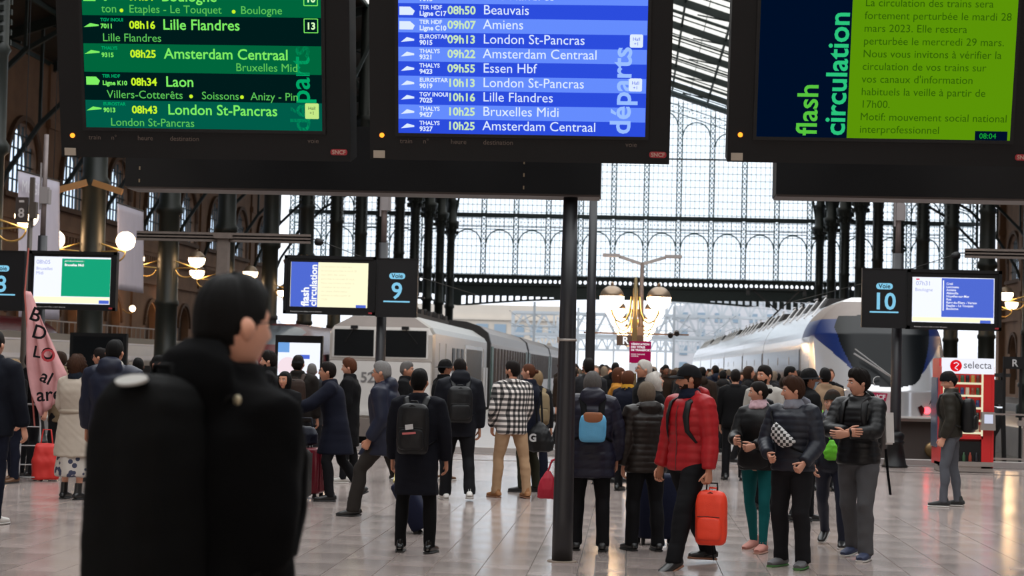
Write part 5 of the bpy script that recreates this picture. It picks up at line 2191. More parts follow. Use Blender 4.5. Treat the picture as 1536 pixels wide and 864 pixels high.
TORSO_M = [(-0.10, .168, .118), (0.0, .172, .122), (.08, .165, .118), (.16, .155, .112), (.26, .166, .122), (.36, .186, .128), (.44, .190, .118), (.495, .165, .095), (.53, .100, .075), (.555, .062, .062), (.62, .056, .060)]
TORSO_F = [(-0.10, .172, .120), (0.0, .176, .122), (.08, .158, .110), (.16, .138, .100), (.26, .148, .115), (.36, .166, .130), (.44, .166, .108), (.495, .140, .085), (.53, .085, .066), (.555, .052, .054), (.62, .047, .052)]


def interp(tab, t):
    if t <= tab[0][0]:
        return tab[0][1:]
    for a, b in zip(tab, tab[1:]):
        if t <= b[0]:
            k = (t - a[0]) / (b[0] - a[0])
            return tuple(a[i] + (b[i] - a[i]) * k for i in range(1, len(a)))
    return tab[-1][1:]


BODYCOUNT = [0]


class Person:
    """spec keys: label, px/foot or x/y, top, rz, sex, skin, hair, style, pose, coat, legs, shoes ..."""

    def __init__(s, label, px, Y=None, foot=None, top=None, H=None, rz=0, fem=False, skin='fair', hair='dark', style='short', legs=((6, -4, 3), (-4, -8, 3)),
                 arms=((5, 10, 15, 6), (5, 10, 15, 6)), lean=0, head=(0, 0), coat=None, trouser=None, shoe=None, curl=(25, 25), palm=None, low=False, group=None, broad=1.0,
                 beard=False, glasses=False, child=False, eyes=True, scarf=None, feet=(0, 0), hd=1.0, sway=0, ext=None):
        s.fem, s.low = fem, low
        if foot is not None:
            g = on_floor(px, foot)
            Y = g.y
        if top is not None:
            zt = at_y(px, top, Y)
        x0 = at_y(px, (foot if foot is not None else (top + 200 if top else 700)), Y).x
        s.seed = BODYCOUNT[0]
        BODYCOUNT[0] += 1
        # ---- joints, unit size (1.75 m tall)
        J = {}
        HWX = 0.092
        lg = []
        for side, (tf, sf, sp_) in zip((-1, 1), legs):
            lg.append((dirv(tf, sp_, side) * 0.43, dirv(sf, sp_ * 0.3, side) * 0.42))
        J['ph'] = ph = max(-(a + b).z for a, b in lg) + 0.085
        pel = Vector((0, 0, ph))
        for side, n_, (a, b) in zip((-1, 1), 'LR', lg):
            J['hip' + n_] = pel + Vector((side * HWX, 0, 0))
            J['knee' + n_] = J['hip' + n_] + a
            J['ank' + n_] = J['knee' + n_] + b
        T = Vector((math.sin(R(sway)), math.sin(R(lean)), math.cos(R(lean)))).normalized()
        F = Vector((0, math.cos(R(lean)), -math.sin(R(lean))))
        s.T, s.F = T, F
        J['pel'] = pel
        sw = (0.158 if fem else 0.182) * broad
        J['neck'] = pel + T * 0.545
        for side, n_, (uf, us_, ff, fs_) in zip((-1, 1), 'LR', arms):
            sh = pel + T * 0.475 + Vector((side * sw, 0, 0))
            J['sh' + n_] = sh
            J['elb' + n_] = sh + dirv(uf, us_, side) * 0.285
            J['wri' + n_] = J['elb' + n_] + dirv(ff, fs_, side) * 0.255
        hy, hp = R(head[0]), R(head[1])
        hc = pel + T * 0.655 + F * (0.018 + 0.03 * math.sin(hp)) + Vector((0, 0, 0.025))
        J['head'] = hc
        HM = Matrix.Translation(hc) @ Matrix.Rotation(hy, 4, 'Z') @ Matrix.Rotation(-hp, 4, 'X') @ Matrix.Scale(hd * (0.97 if fem else 1.02), 4)
        topz = hc.z + 0.125 * hd
        k = (zt.z / topz) if top is not None else H / 1.75
        s.k = k
        s.J = J
        S = Matrix.Scale(k, 4)
        s.loc = Vector((x0, Y, 0))
        if foot is None and top is not None:
            hx = at_y(px, top + 15, Y).x
            s.loc.x = hx
        if top is not None:   # put the head over its pixel
            off = Matrix.Rotation(R(rz), 3, 'Z') @ (hc * k)
            s.loc.x = zt.x - off.x
            if foot is None:
                pass
            if foot is not None:
                mid = Matrix.Rotation(R(rz), 3, 'Z') @ Vector((0, max(J['ankL'].y, J['ankR'].y, 0) * 0, 0))
        s.rz = R(rz)
        s.W = Matrix.Translation(s.loc) @ Matrix.Rotation(s.rz, 4, 'Z') @ S
        # ---- body
        skm = SKIN[skin]
        tab = TORSO_F if fem else TORSO_M
        q = MB()
        N = 8 if low else 14
        q.tube([pel + T * t for t, a, b in tab], [(a * broad * (.75 if low and t < .54 else (0.93 if t > -.05 else .6)), b * (.75 if low and t < .54 else (0.93 if t > -.05 else .6))) for t, a, b in tab], N, ref=F)
        for n_, side in (('L', -1), ('R', 1)):
            h_, kn, an = J['hip' + n_], J['knee' + n_], J['ank' + n_]
            q.tube([h_ + Vector((0, 0, .04)), h_.lerp(kn, .3), h_.lerp(kn, .7), kn, kn.lerp(an, .3) - F * 0.01, kn.lerp(an, .65), an, an - Vector((0, 0, .05))], [.078, .082, .062, .05, .055, .042, .034, .036], 7 if low else 10)
            sh, el, wr = J['sh' + n_], J['elb' + n_], J['wri' + n_]
            q.tube([sh + Vector((-side * .04, 0, .0)), sh, sh.lerp(el, .4), el, el.lerp(wr, .3), el.lerp(wr, .75), wr, wr + (wr - el).normalized() * .02], [.05, .056, .046, .038, .04, .03, .024, .024], 6 if low else 9)
        if low:
            q.v = [tuple(S @ Vector(v)) for v in q.v]
            base = q
        else:
            me = remesh(q, 0.021, 'b', [skm], 1)
            base = MB()
            vs = [S @ v.co for v in me.vertices]
            base.add(vs, [tuple(p.vertices) for p in me.polygons], 0, True)
            bpy.data.meshes.remove(me)
        hq = MB()
        head_geo(hq, HM, fem, low=low)
        for i, (n_, side) in enumerate((('L', -1), ('R', 1))):
            el, wr = J['elb' + n_], J['wri' + n_]
            fd = (wr - el).normalized()
            pn = Vector((-side, 0, 0)) if not palm else Vector(palm[i])
            if abs(pn.normalized().dot(fd)) > 0.9:
                pn = Vector((0, -1, 0))
            hand_geo(hq, wr + fd * 0.012, fd, pn, side, curl[i], low=low)
        o_ = len(base.v)
        base.v += [tuple(S @ Vector(v)) for v in hq.v]
        base.f += [tuple(o_ + i for i in f) for f in hq.f]
        base.mi += hq.mi
        base.sm += hq.sm
        s.root = base.obj('person', [skm, LIP], None, s.loc, (0, 0, s.rz))
        tag(s.root, label, 'person', group)
        s.S, s.HM = S, S @ HM
        # ---- face
        if eyes and not low:
            for sd in (-1, 1):
                e = MB()
                c = Vector((sd * 0.031, 0.0755, 0.009))
                e.lathe([(0.0005, -.0118), (.006, -.0102), (.0102, -.006), (.0118, 0), (.0102, .006), (.006, .0102), (.0005, .0118)], c, 10, 0)
                e.lathe([(.0056, 0), (.004, .002), (.0004, .003)], c + Vector((0, 0.0106, 0)), 8, 1, M=Matrix.Rotation(R(-90), 3, 'X'))
                e.v = [(x_, y_, c.z + (z_ - c.z) * 0.58) for x_, y_, z_ in e.v]
                e.v = [tuple(s.HM @ Vector(v)) for v in e.v]
                e.obj('eye', [EYEW, IRIS], s.root)
                e = MB()
                pts = [Vector((sd * (0.014 + 0.009 * i), 0.098 - 0.0012 * i * i - 0.001 * i, 0.029 + 0.003 * math.sin(i * 0.8))) for i in range(5)]
                e.tube(pts, [.002, .0034, .0034, .003, .0015], 5)
                e.v = [tuple(s.HM @ Vector(v)) for v in e.v]
                e.obj('eyebrow', HAIRM[hair if hair not in ('white',) else 'grey'], s.root)
        if style != 'bald':
            s.hair(style, HAIRM[hair])
        if beard:
            s.beard(HAIRM[hair])
        if glasses:
            q = MB()
            for sd in (-1, 1):
                ring_pts = [Vector((sd * 0.033 + 0.021 * math.cos(R(a)), 0.103, 0.010 + 0.017 * math.sin(R(a)))) for a in range(0, 361, 30)]
                q.tube(ring_pts, 0.0016, 5, cap=False)
                q.tube([(sd * 0.054, 0.102, 0.014), (sd * 0.073, 0.06, 0.014), (sd * 0.081, -0.005, 0.010)], 0.0016, 5)
            q.tube([(-0.012, 0.105, 0.012), (0.012, 0.105, 0.012)], 0.0016, 5)
            q.v = [tuple(s.HM @ Vector(v)) for v in q.v]
            q.obj('glasses', BLACK, s.root)
        if trouser:
            s.trousers(**trouser)
        if coat:
            s.coat(**coat)
        if shoe:
            s.shoes(feet, **shoe)
        if scarf:
            q = MB()
            nk = s.J['neck']
            q.tube([nk + T * 0.0 - T * .03, nk + T * .01, nk + T * .045, nk + T * .07], [(.11, .10), (.105, .10), (.088, .09), (.07, .075)], 16, ref=F)
            me = remesh(q, 0.014, 'scarf', [scarf], 1, 0.006, 30, s.seed + 5)
            me.transform(S)
            link('scarf', me, s.root)

    # ---------------------------------------------------------------- hair, beards
    def hair(s, style, m_):
        P_ = dict(short=(0.058, -0.004, -0.068, 0.006, 0.017), crop=(0.060, 0.004, -0.055, 0.004, 0.008), tousled=(0.056, -0.012, -0.078, 0.011, 0.024), bob=(0.058, -0.105, -0.12, 0.017, 0.018), long=(0.062, -0.16, -0.20, 0.015, 0.015),
                  curly=(0.055, -0.13, -0.15, 0.032, 0.026), bun=(0.062, -0.02, -0.075, 0.006, 0.008), under=(0.02, -0.02, -0.075, 0.004, 0.0))[style]
        front, sidez, backz, ths, tht = P_
        nu, nv = (18, 12) if s.low else (40, 30)
        rs = random.Random(s.seed * 13 + 5)
        ph = [rs.random() * 6 for _ in range(8)]
        rows = []
        for j in range(nv + 1):
            v = -PI / 2 + PI * j / nv
            row = []
            for i in range(nu):
                u = -PI + 2 * PI * i / nu
                x, y, z = head_point(u, v, s.fem)
                au = abs(u)
                # hairline height by azimuth
                if au < (0.62 if style not in ('bob', 'long', 'curly') else 0.95):
                    hl = front
                elif au < 1.25:
                    hl = front + (0.012 - front) * sm(0.62, 1.25, au) if style not in ('bob', 'long', 'curly') else front + (sidez - front) * sm(0.95, 1.25, au)
                elif au < 1.75:
                    hl = 0.012 + (sidez - 0.012) * sm(1.25, 1.45, au) if style not in ('bob', 'long', 'curly') else sidez
                else:
                    hl = sidez + (backz - sidez) * sm(1.75, 2.3, au)
                zz = z
                longh = style in ('bob', 'long', 'curly')
                if longh and z < 0.0 and au > 1.0:
                    zz = z * (abs(min(sidez, backz)) / 0.12) * (1.0)
                inside = sm(-0.004, 0.006, zz - hl)
                th = ths + (tht - ths) * sm(0.0, 0.11, z)
                th *= 1 + 0.10 * math.sin(7 * u + ph[0]) + 0.08 * math.sin(17 * u + ph[1] + 20 * z) + ((.55 if style == 'curly' else .22) * math.sin((19 if style == 'curly' else 26) * u + ph[2]) * math.sin(90 * z + ph[3]) if style in ('curly', 'tousled') else 0.05 * math.sin(31 * u))
                if longh and z < 0 and au > .9:
                    # hang straight: keep the width of the ear line
                    x0_, y0_, _ = head_point(u, 0.0, s.fem)
                    kx = 1 - 0.12 * sm(0, -0.1, z)
                    x, y = x + (x0_ * kx - x) * 0.9, y + (y0_ * kx - y) * 0.9
                    if v < -PI / 2 * 0.86:
                        x *= 0.4
                        y *= 0.4
                L_ = math.sqrt(x * x + y * y + z * z) + 1e-6
                if inside > 0.02:
                    f_ = 1 + th * inside / L_
                else:
                    f_ = 0.90
                    zz = z
                if style in ('short', 'tousled') and z > 0.05 and y > 0.0:
                    f_ += 0.08 * sm(0.05, 0.1, z) * (1 if style == 'tousled' else .6)
                row.append((x * f_, y * f_ - (0.004 if y < 0 else 0), zz * (f_ if zz > 0 else 1)))
            rows.append(row)
        q = MB()
        q.grid(rows, wrap=True)
        if style == 'bun':
            q.lathe([(0.001, -.03), (.02, -.025), (.032, 0), (.022, .024), (.001, .03)], (0, -0.118, 0.015), 12)
        q.v = [tuple(s.HM @ Vector(v)) for v in q.v]
        q.obj('hair', m_, s.root)

    def beard(s, m_):
        q = MB()
        rows = []
        for j in range(31):
            v = R(-72 + 1.87 * j)
            row = []
            for i in range(49):
                u = R(-100 + 200 * i / 48)
                x, y, z = head_point(u, v, s.fem)
                a_ = max(sm(-0.036, -0.050, z), sm(0.85, 1.10, abs(u)) * sm(-0.012, -0.03, z))
                a_ *= 1 - min(1, 1.5 * math.exp(-(x / 0.024) ** 2 - ((z + 0.0635) / 0.010) ** 2))
                a_ *= 1 - 0.6 * sm(0.02, 0.05, abs(x)) * sm(-0.075, -0.05, z) * sm(1.0, 0.8, abs(u))
                a_ *= 1 - sm(1.25, 1.55, abs(u))
                f_ = 0.975 + 0.036 * a_
                row.append((x * f_, y * f_, z * (1 + .025 * a_)))
            rows.append(row)
        q.grid(rows)
        q.v = [tuple(s.HM @ Vector(v)) for v in q.v]
        q.obj('beard', m_, s.root)

    # ---------------------------------------------------------------- clothes
    def coat(s, m, hem=0.06, g=0.02, puff=0.0, pitch=0.07, hood=0, flare=0.0, collar=0.03, sleeve=1.0, fold=0.006, name='coat', vox=None, belt=None, zipc=None, front=None, stride=0.0, open_=False, hoodm=None, voxs=1.0):
        """hem: length below the hip joint; puff: quilting depth"""
        T, F, J, pel = s.T, s.F, s.J, s.J['pel']
        s.g = g
        tab = TORSO_F if s.fem else TORSO_M
        q = MB()
        step = 0.012 if puff else 0.035
        if s.low:
            step = 0.08
        t = -hem
        pts, rr = [], []
        top = 0.53
        up = Vector((0, 0, 1))
        while t < top + 0.001:
            a, b = interp(tab, max(t, -0.1))
            if t < 0.02:
                e = flare * (0.02 - t) * 0.5
                a, b = a + e, b + e + stride * (0.02 - t) / max(0.1, hem) * 0.5
            gg = g * (1 - 0.55 * sm(0.44, 0.53, t))
            mod = 1.0
            if puff:
                mod = 1 + puff * (math.sqrt(abs(math.sin(PI * (t + hem) / pitch))) - 0.55)
            pts.append(pel + (T * t if t > 0 else up * t))
            rr.append(((a + gg) * mod, (b + gg) * mod))
            t += step
        if s.low:
            a, b = interp(tab, top)
            pts.append(pel + T * top)
            rr.append((a + g, b + g))
        # soft closed hem
        pts.insert(0, pts[0] + up * 0.002)
        rr.insert(0, (rr[0][0] * .96, rr[0][1] * .96))
        N = 10 if s.low else 30
        q.tube(pts, rr, N, ref=F, sq=2.25)
        for n_, side in (('L', -1), ('R', 1)):
            sh, el, wr = J['sh' + n_], J['elb' + n_], J['wri' + n_]
            ctrl = [(sh + Vector((-side * .09, 0, .0)) - T * .015, .072), (sh + Vector((-side * .03, 0, .003)), .070), (sh, .066), (sh.lerp(el, .35), .058), (sh.lerp(el, .7), .052), (el, .049), (el.lerp(wr, .35), .046), (el.lerp(wr, .7), .040), (el.lerp(wr, sleeve), .037)]
            if s.fem:
                ctrl = [(p_, r_ * .9) for p_, r_ in ctrl]
            P2, R2 = [], []
            acc = 0
            for (a, ra), (b, rb) in zip(ctrl, ctrl[1:]):
                L_ = (b - a).length
                n = max(1, int(L_ / (step if not s.low else .09)))
                for i in range(n):
                    f_ = i / n
                    acc += L_ / n
                    mod = 1 + (puff * 1.25 * (math.sqrt(abs(math.sin(PI * acc / pitch))) - 0.55) if puff else 0)
                    P2.append(a.lerp(b, f_))
                    R2.append((ra + (rb - ra) * f_ + g * 0.75) * mod)
            P2.append(ctrl[-1][0])
            R2.append(ctrl[-1][1] + g * 0.4)
            q.tube(P2, R2, 8 if s.low else 16)
        nk = J['neck']
        if collar:
            q.tube([nk - T * .05, nk - T * .01, nk + T * (collar), nk + T * (collar + .008)], [(.125, .10), (.092 + g * .4, .088 + g * .4), (.080 + g * .3, .082 + g * .3), (.07, .07)], N, ref=F)
        if hood:
            hb = nk - F * 0.055
            q.tube([hb - T * 0.10 * hood, hb - T * 0.05 * hood - F * .035, hb + T * 0.0 - F * .045, hb + T * .045 * hood - F * .03, hb + T * 0.075 * hood], [(.06, .03), (.105, .055), (.125, .06), (.115, .055), (.07, .03)], N, ref=F)
            q.tube([nk + F * .07 - T * .03, nk + Vector((-.085, 0, 0)) + T * .02, nk - F * .06 + T * .045, nk + Vector((.085, 0, 0)) + T * .02, nk + F * .07 - T * .03], [.02, .035, .04, .035, .02], 8)
        if s.low:
            q.v = [tuple(s.S @ Vector(v)) for v in q.v]
            o = q.obj(name, m, s.root)
            return o
        me = remesh(q, vox or (0.0105 if puff else 0.0155), name, [m], 1 if puff else 2, fold, 7, s.seed + 1, 1.6)
        me.transform(s.S)
        o = link(name, me, s.root)
        s.coat_o = o
        if zipc:
            q = MB()
            zt = []
            t = -hem + 0.01
            while t < .52:
                a, b = interp(tab, max(t, -.1))
                gg = g * (1 - .55 * sm(.44, .53, t))
                zt.append(s.S @ (pel + (T * t if t > 0 else up * t) + F * ((b + gg) * 1.0 + .003)))
                t += .04
            q.tube(zt, 0.006 * s.k, 6)
            q.obj('zip', zipc, o)
        if belt:
            a, b = interp(tab, .13)
            q = MB()
            q.tube([pel + T * .10, pel + T * .105, pel + T * .145, pel + T * .15], [(a + g * .6, b + g * .6), (a + g + .012, b + g + .012), (a + g + .012, b + g + .012), (a + g * .6, b + g * .6)], 28, ref=F, sq=2.25)
            q.v = [tuple(s.S @ Vector(v)) for v in q.v]
            q.obj('belt', belt, o)
        return o

    def trousers(s, m, loose=0.012, taper=0.0, name='trousers', fold=0.005, hemk=1.0, crop=0.0):
        J, T, F, pel = s.J, s.T, s.F, s.J['pel']
        q = MB()
        tab = TORSO_F if s.fem else TORSO_M
        pts = [pel + T * t if t > 0 else pel + Vector((0, 0, t)) for t in (-.09, -.06, 0, .06, .11)]
        q.tube(pts, [tuple(c * (0.7 if i == 0 else 1) + .006 for c in interp(tab, t)) for i, t in enumerate((-.09, -.06, 0, .06, .11))], 10 if s.low else 22, ref=F)
        for n_, side in (('L', -1), ('R', 1)):
            h_, kn, an = J['hip' + n_], J['knee' + n_], J['ank' + n_]
            sh_ = an - Vector((0, 0, .035)) + (kn - an).normalized() * crop
            k2 = kn + (F * 0.01)
            q.tube([h_ + Vector((0, 0, .05)), h_ + Vector((0, 0, -.03)), h_.lerp(kn, .35), h_.lerp(kn, .75), k2, kn.lerp(an, .3) - F * .008, kn.lerp(an, .7), an.lerp(sh_, .5), sh_],
                   [.075 + loose, .088 + loose, .082 + loose, .064 + loose, .054 + loose, .056 + loose, .046 + loose * 1.2 - taper * .5, .044 + loose * 1.5 - taper, .045 + (loose * 1.6 - taper) * hemk], 8 if s.low else 16)
        if s.low:
            q.v = [tuple(s.S @ Vector(v)) for v in q.v]
            q.obj(name, m, s.root)
            return
        me = remesh(q, 0.0155, name, [m], 2, fold, 9, s.seed + 2, 1.4)
        me.transform(s.S)
        link(name, me, s.root)

    def shoes(s, feet, m, sole=None, boot=0.0, big=1.0):
        J = s.J
        sole = sole or mat('black_rubber_sole', (0.012, 0.012, 0.012), 0.6)
        for n_, side, pt in (('L', -1, feet[0]), ('R', 1, feet[1])):
            an, kn = J['ank' + n_], J['knee' + n_]
            # heel-raise pitch: pt degrees; toe-out by side
            Mx = Matrix.Translation(an) @ Matrix.Rotation(R(-8 * side), 4, 'Z') @ Matrix.Rotation(R(-pt), 4, 'X')
            q = MB()
            b = big
            prof = [(-.075, .030, .030, .052), (-.068, .037, .062, .03), (-.03, .040, .088, 0), (.02, .043, .080, 0), (.07, .047, .060, 0), (.12, .050, .048, 0), (.165, .044, .040, 0), (.19, .026, .030, 0)]
            q.tube([Vector((0, y * b, -.085 + h_ / 2 + .012)) for y, w_, h_, _ in prof], [(w_ * b, h_ / 2 + .004) for y, w_, h_, _ in prof], 10 if s.low else 16, ref=(0, 0, 1), sq=2.6)
            q.tube([(0, -.02, -.03), (0, -.01, .02), (0, -.005, .035 + boot)], [(.045, .055), (.042, .052), (.042, .048)], 10, 0)
            q.tube([Vector((0, y * b * 1.03, -.076)) for y, w_, h_, _ in prof], [(w_ * b * 1.07, .011) for y, w_, h_, _ in prof], 10 if s.low else 16, 1, ref=(0, 0, 1), sq=3)
            if not s.low:
                for i in range(4):
                    y = .03 + .022 * i
                    zt_ = (.004, -.008, -.015, -.021)[i]
                    q.tube([(-.022, y, zt_ - .006), (0, y, zt_ + .001), (.022, y, zt_ - .006)], .003, 4, 1)
            q.v = [tuple(s.S @ (Mx @ Vector(v))) for v in q.v]
            q.obj('shoe', [m, sole], s.root)

    # ---------------------------------------------------------------- things worn
    def local(s, p):
        return s.W @ Vector(p)

    def cap(s, m, brim=True, beanie=False, brimdir=0, round_hat=False, label='cap'):
        rows = []
        nu, nv = 32, 12
        z0 = 0.030 if not beanie else 0.005
        for j in range(nv + 1):
            v = math.asin(min(1, z0 / 0.12)) + (PI / 2 - math.asin(min(1, z0 / 0.12))) * j / nv
            row = []
            for i in range(nu):
                u = 2 * PI * i / nu
                x, y, z = head_point(((u + PI) % (2 * PI)) - PI, v, s.fem)
                y0 = y if y < .09 else .09
                f_ = 1.17 if not beanie else 1.16
                zz = z * (1.10 if not beanie else 1.16) + (0.004)
                if not beanie and y < 0:
                    zz -= 0.012 * (1 - j / nv)
                if beanie:
                    zz += .026 * (1 - j / nv) * max(0, y) / .097
                    zz -= .02 * (1 - j / nv) * (1 if y < 0 else .1)
                    f_ += 0.012 * math.sin(u * 20) * 0.3
                row.append((x * f_, y0 * f_, zz))
            rows.append(row)
        q = MB()
        q.grid(rows, wrap=True)
        q.grid([[(x * .97, y * .97, z) for x, y, z in rows[0]], [(x * .6, y * .6, z + .07) for x, y, z in rows[0]]], wrap=True)
        if beanie:
            q.grid([[(x * 1.03, y * 1.03, z - .002) for x, y, z in rows[0]], [(x * 1.03, y * 1.03, z + .03) for x, y, z in rows[0]], [(x, y, z + .036) for x, y, z in rows[0]]], wrap=True)
        q.v = [tuple(s.HM @ Vector(v)) for v in q.v]
        hat = q.obj('beanie' if beanie else 'cap', m, s.root)
        if brim and not beanie:
            q = MB()
            r0, r1, r2 = [], [], []
            for i in range(13):
                a = R(-62 + 124 * i / 12)
                x, y = 0.088 * math.sin(a), 0.100 * math.cos(a)
                e = 0.075 * math.cos(a * 1.35) ** 0.7 if abs(a) < R(62) else 0
                ca = math.cos(R(brimdir)), math.sin(R(brimdir))
                for rr_, ex, dz in ((r0, 0, .0), (r1, e * .6, -.006), (r2, e, -.018)):
                    X_, Y_ = x * (1 + ex * 2.2), y + ex
                    rr_.append((X_ * ca[0] - Y_ * ca[1], X_ * ca[1] + Y_ * ca[0], 0.040 + dz - abs(x) * .12))
            q.grid([r0, r1, r2])
            q.grid([[(x, y, z - .005) for x, y, z in r_] for r_ in (r2, r1, r0)])
            q.grid([r2, [(x, y, z - .005) for x, y, z in r2]])
            q.v = [tuple(s.HM @ Vector(v)) for v in q.v]
            q.obj('brim', m, hat)
        if round_hat:
            q = MB()
            q.lathe([(.075, 0), (.135, -.018), (.137, -.022), (.075, -.008)], (0, 0.0, 0.035), 28, sy=1.15)
            q.v = [tuple(s.HM @ Vector(v)) for v in q.v]
            q.obj('brim', m, hat)
        return hat

    def backpack(s, label, m, w=.30, h=.46, d=.17, zc=.27, strapm=None, pocket=True, logo=None, sq=3.2, straps=True, group=None, name='backpack', patch=None, back=.145, rot=0, off=0.0, at=None, rzw=0.0):
        """worn on the back, centre zc above the hips (unit body)"""
        strapm = strapm or m
        M0 = s.W @ Matrix.Translation(s.J['pel'] + s.T * zc - s.F * (back + d / 2) + Vector((off, 0, 0))) @ Matrix.Rotation(R(rot), 4, 'Z')
        loc, rotq, sc = M0.decompose()
        k = s.k
        rzz = s.rz + R(rot)
        if at is not None:
            loc, rzz, k = Vector(at), R(rzw), 1.0
        t = thing(name, label, 'backpack', loc, rzz, group)
        inv = (Matrix.Translation(loc) @ Matrix.Rotation(rzz, 4, 'Z')).inverted()
        q = MB()
        zs_ = [-.5, -.49, -.44, -.3, -.1, .1, .28, .40, .47, .5]
        wf = [.62, .78, .94, 1, 1, 1, .97, .90, .74, .45]
        df = [.55, .75, .92, 1, 1, .98, .92, .82, .62, .35]
        q.tube([(0, 0.0 if z < .3 else .012 * (z - .3) * 5, z * h * k) for z in zs_], [(w / 2 * a * k, d / 2 * b * k) for a, b in zip(wf, df)], 24, ref=(0, 1, 0), sq=sq)
        me = remesh(q, .012 * max(1, k), 'body', [m], 2, .004, 10, s.seed + 3)
        body = link('bag_body', me, t)
        if pocket:
            q = MB()
            q.tube([(0, 0, z * h * .42 * k) for z in zs_], [(w * .40 * a * k, d * .22 * b * k) for a, b in zip(wf, df)], 20, ref=(0, 1, 0), sq=sq)
            me = remesh(q, .011, 'pocket', [m], 2, .003, 12, s.seed + 4)
            link('front_pocket', me, t, (0, -d * .47 * k, -h * .20 * k))
            q = MB()
            q.tube([(-w * .36 * k, -d * .60 * k, h * .02 * k), (0, -d * .69 * k, h * .035 * k), (w * .36 * k, -d * .60 * k, h * .02 * k)], .004, 5)
            q.tube([(-w * .44 * k, -d * .1 * k, -h * .1 * k), (-w * .40 * k, -d * .2 * k, h * .36 * k), (0, -d * .33 * k, h * .47 * k), (w * .40 * k, -d * .2 * k, h * .36 * k), (w * .44 * k, -d * .1 * k, -h * .1 * k)], .005, 5)
            q.obj('zip', BLACK, t)
        q = MB()
        q.tube([(-.035 * k, d * .2, h * .48 * k), (-.03 * k, d * .2, h * .54 * k), (.03 * k, d * .2, h * .54 * k), (.035 * k, d * .2, h * .48 * k)], .008, 6)
        q.obj('handle', strapm, t)
        if straps:
            J, T, F = s.J, s.T, s.F
            e = s.g + .004
            for side, n_ in ((-1, 'L'), (1, 'R')):
                nk = J['neck']
                sx = Vector((side * .105, 0, 0))
                pts = [J['pel'] + T * (zc + h * .38) - F * (back - .0) + sx * .7, J['pel'] + T * (.51 + e * .6) - F * (.085 + e * .3) + sx * .95, J['pel'] + T * (.525 + e * .8) + sx, J['pel'] + T * (.48 + e * .5) + F * (.095 + e * .8) + sx, J['pel'] + T * .38 + F * (.122 + e) + sx * 1.05,
                       J['pel'] + T * .26 + F * (.112 + e) + sx * 1.15, J['pel'] + T * .17 + F * (.05 + e) + sx * 1.55, J['pel'] + T * .13 - F * .05 + sx * (1.6 + e * 5), J['pel'] + T * (zc - h * .33) - F * back + sx * 1.2]
                q = MB()
                W2 = inv @ s.W
                q.tube([W2 @ p_ for p_ in pts], [(.03, .010)] * 5 + [(.022, .007)] + [(.012, .005)] * 3, 8, ref=(inv.to_3x3() @ s.W.to_3x3()).normalized() @ Vector((1, 0, 0)) if False else None, sq=3)
                q.obj('shoulder_strap', strapm, t)
        if logo:
            text(logo[0], logo[1], (0, -d * .72 * k, logo[2]), logo[3], t, 'logo', align='CENTER', bold=.002)
        return t
# ================================================================ PEOPLE: who stands where
NAVY = cloth('navy_wool', (0.009, 0.011, 0.024))
NAVYP = cloth('navy_nylon', (0.013, 0.017, 0.040), 0.5, 0.1, 90, spec=0.4)
BLK = cloth('black_wool', (0.006, 0.006, 0.007))
BLKN = cloth('black_nylon', (0.008, 0.008, 0.009), 0.45, 0.12, 80, spec=0.4)
BLKT = cloth('black_cotton', (0.009, 0.009, 0.011), 0.8)
WHITES = mat('white_sneaker', (0.6, 0.58, 0.55), 0.5)
WSOLE = mat('white_sole', (0.5, 0.48, 0.45), 0.6)
BSHOE = mat('black_leather', (0.008, 0.008, 0.008), 0.35)
BRSHOE = mat('brown_leather', (0.10, 0.045, 0.02), 0.4)

DGREY = cloth('dark_grey_wool', (0.022, 0.022, 0.025))
GREYT = cloth('grey_jersey', (0.075, 0.075, 0.08))
BROWNP = cloth('dark_brown_puffer', (0.020, 0.013, 0.010), 0.45, 0.12, 60, spec=0.4)
GSHOE = mat('grey_sneaker', (0.10, 0.10, 0.105), 0.6)
# --- red jacket man, the main walking figure
REDJ = cloth('red_puffer', (0.36, 0.010, 0.014), 0.45, 0.12, 60, spec=0.35)
red = Person('man in a red quilted jacket and black cap carrying a bright orange backpack', 1034, foot=849, top=548, rz=132, skin='warm', hair='brown', style='under', beard=True, broad=1.03,
             legs=((27, 16, 8), (-20, -32, 3)), feet=(14, -4), arms=((2, 14, 10, 8), (-2, 16, 10, 8)), head=(-38, 0), curl=(60, 35), palm=((1, 0, 0), (-1, 0.2, 0)),
             coat=dict(m=REDJ, hem=0.075, g=0.028, puff=0.085, pitch=0.075, hood=1.0, collar=0, name='quilted_jacket', zipc=mat('dark_red_zip', (0.12, 0.01, 0.01), 0.4)),
             trouser=dict(m=BLKT, loose=.024, taper=.012), shoe=dict(m=BSHOE, sole=mat('tan_sole', (0.25, 0.12, 0.07), 0.6)), scarf=cloth('navy_collar', (0.015, 0.02, 0.045)))
red.cap(BLKT)
ORG = mat('orange_ripstop', (0.80, 0.045, 0.012), 0.5, 0, 0.06, 8, 0.15, 120)
hp = red.local(red.J['wriL'])
red.backpack('bright orange backpack hanging from the left hand of the man in red', ORG, w=.27, h=.46, d=.17, straps=False, at=(hp.x + .03, hp.y - .02, hp.z - .40), rzw=-18)
q = MB()
q.tube([(-.05, 0, .2), (-.045, 0, .29), (.045, 0, .29), (.05, 0, .2)], .008, 6)
bp_ = [o for o in scene.objects if o.get('label', '').startswith('bright orange backpack')][0]
q.obj('carry_loop', BLK, bp_)
q = MB()
q.tube([(.0, .02, -.22), (.02, .02, -.36)], .008, 5)
q.tube([(.02, .02, -.22), (.04, .02, -.30), (-.06, .02, -.33)], .007, 5)
q.obj('dangling_strap', BLK, bp_)
bk_ = red.backpack('small black backpack worn by the man in the red jacket', BLKN, w=.24, h=.36, d=.09, zc=.27, pocket=False)

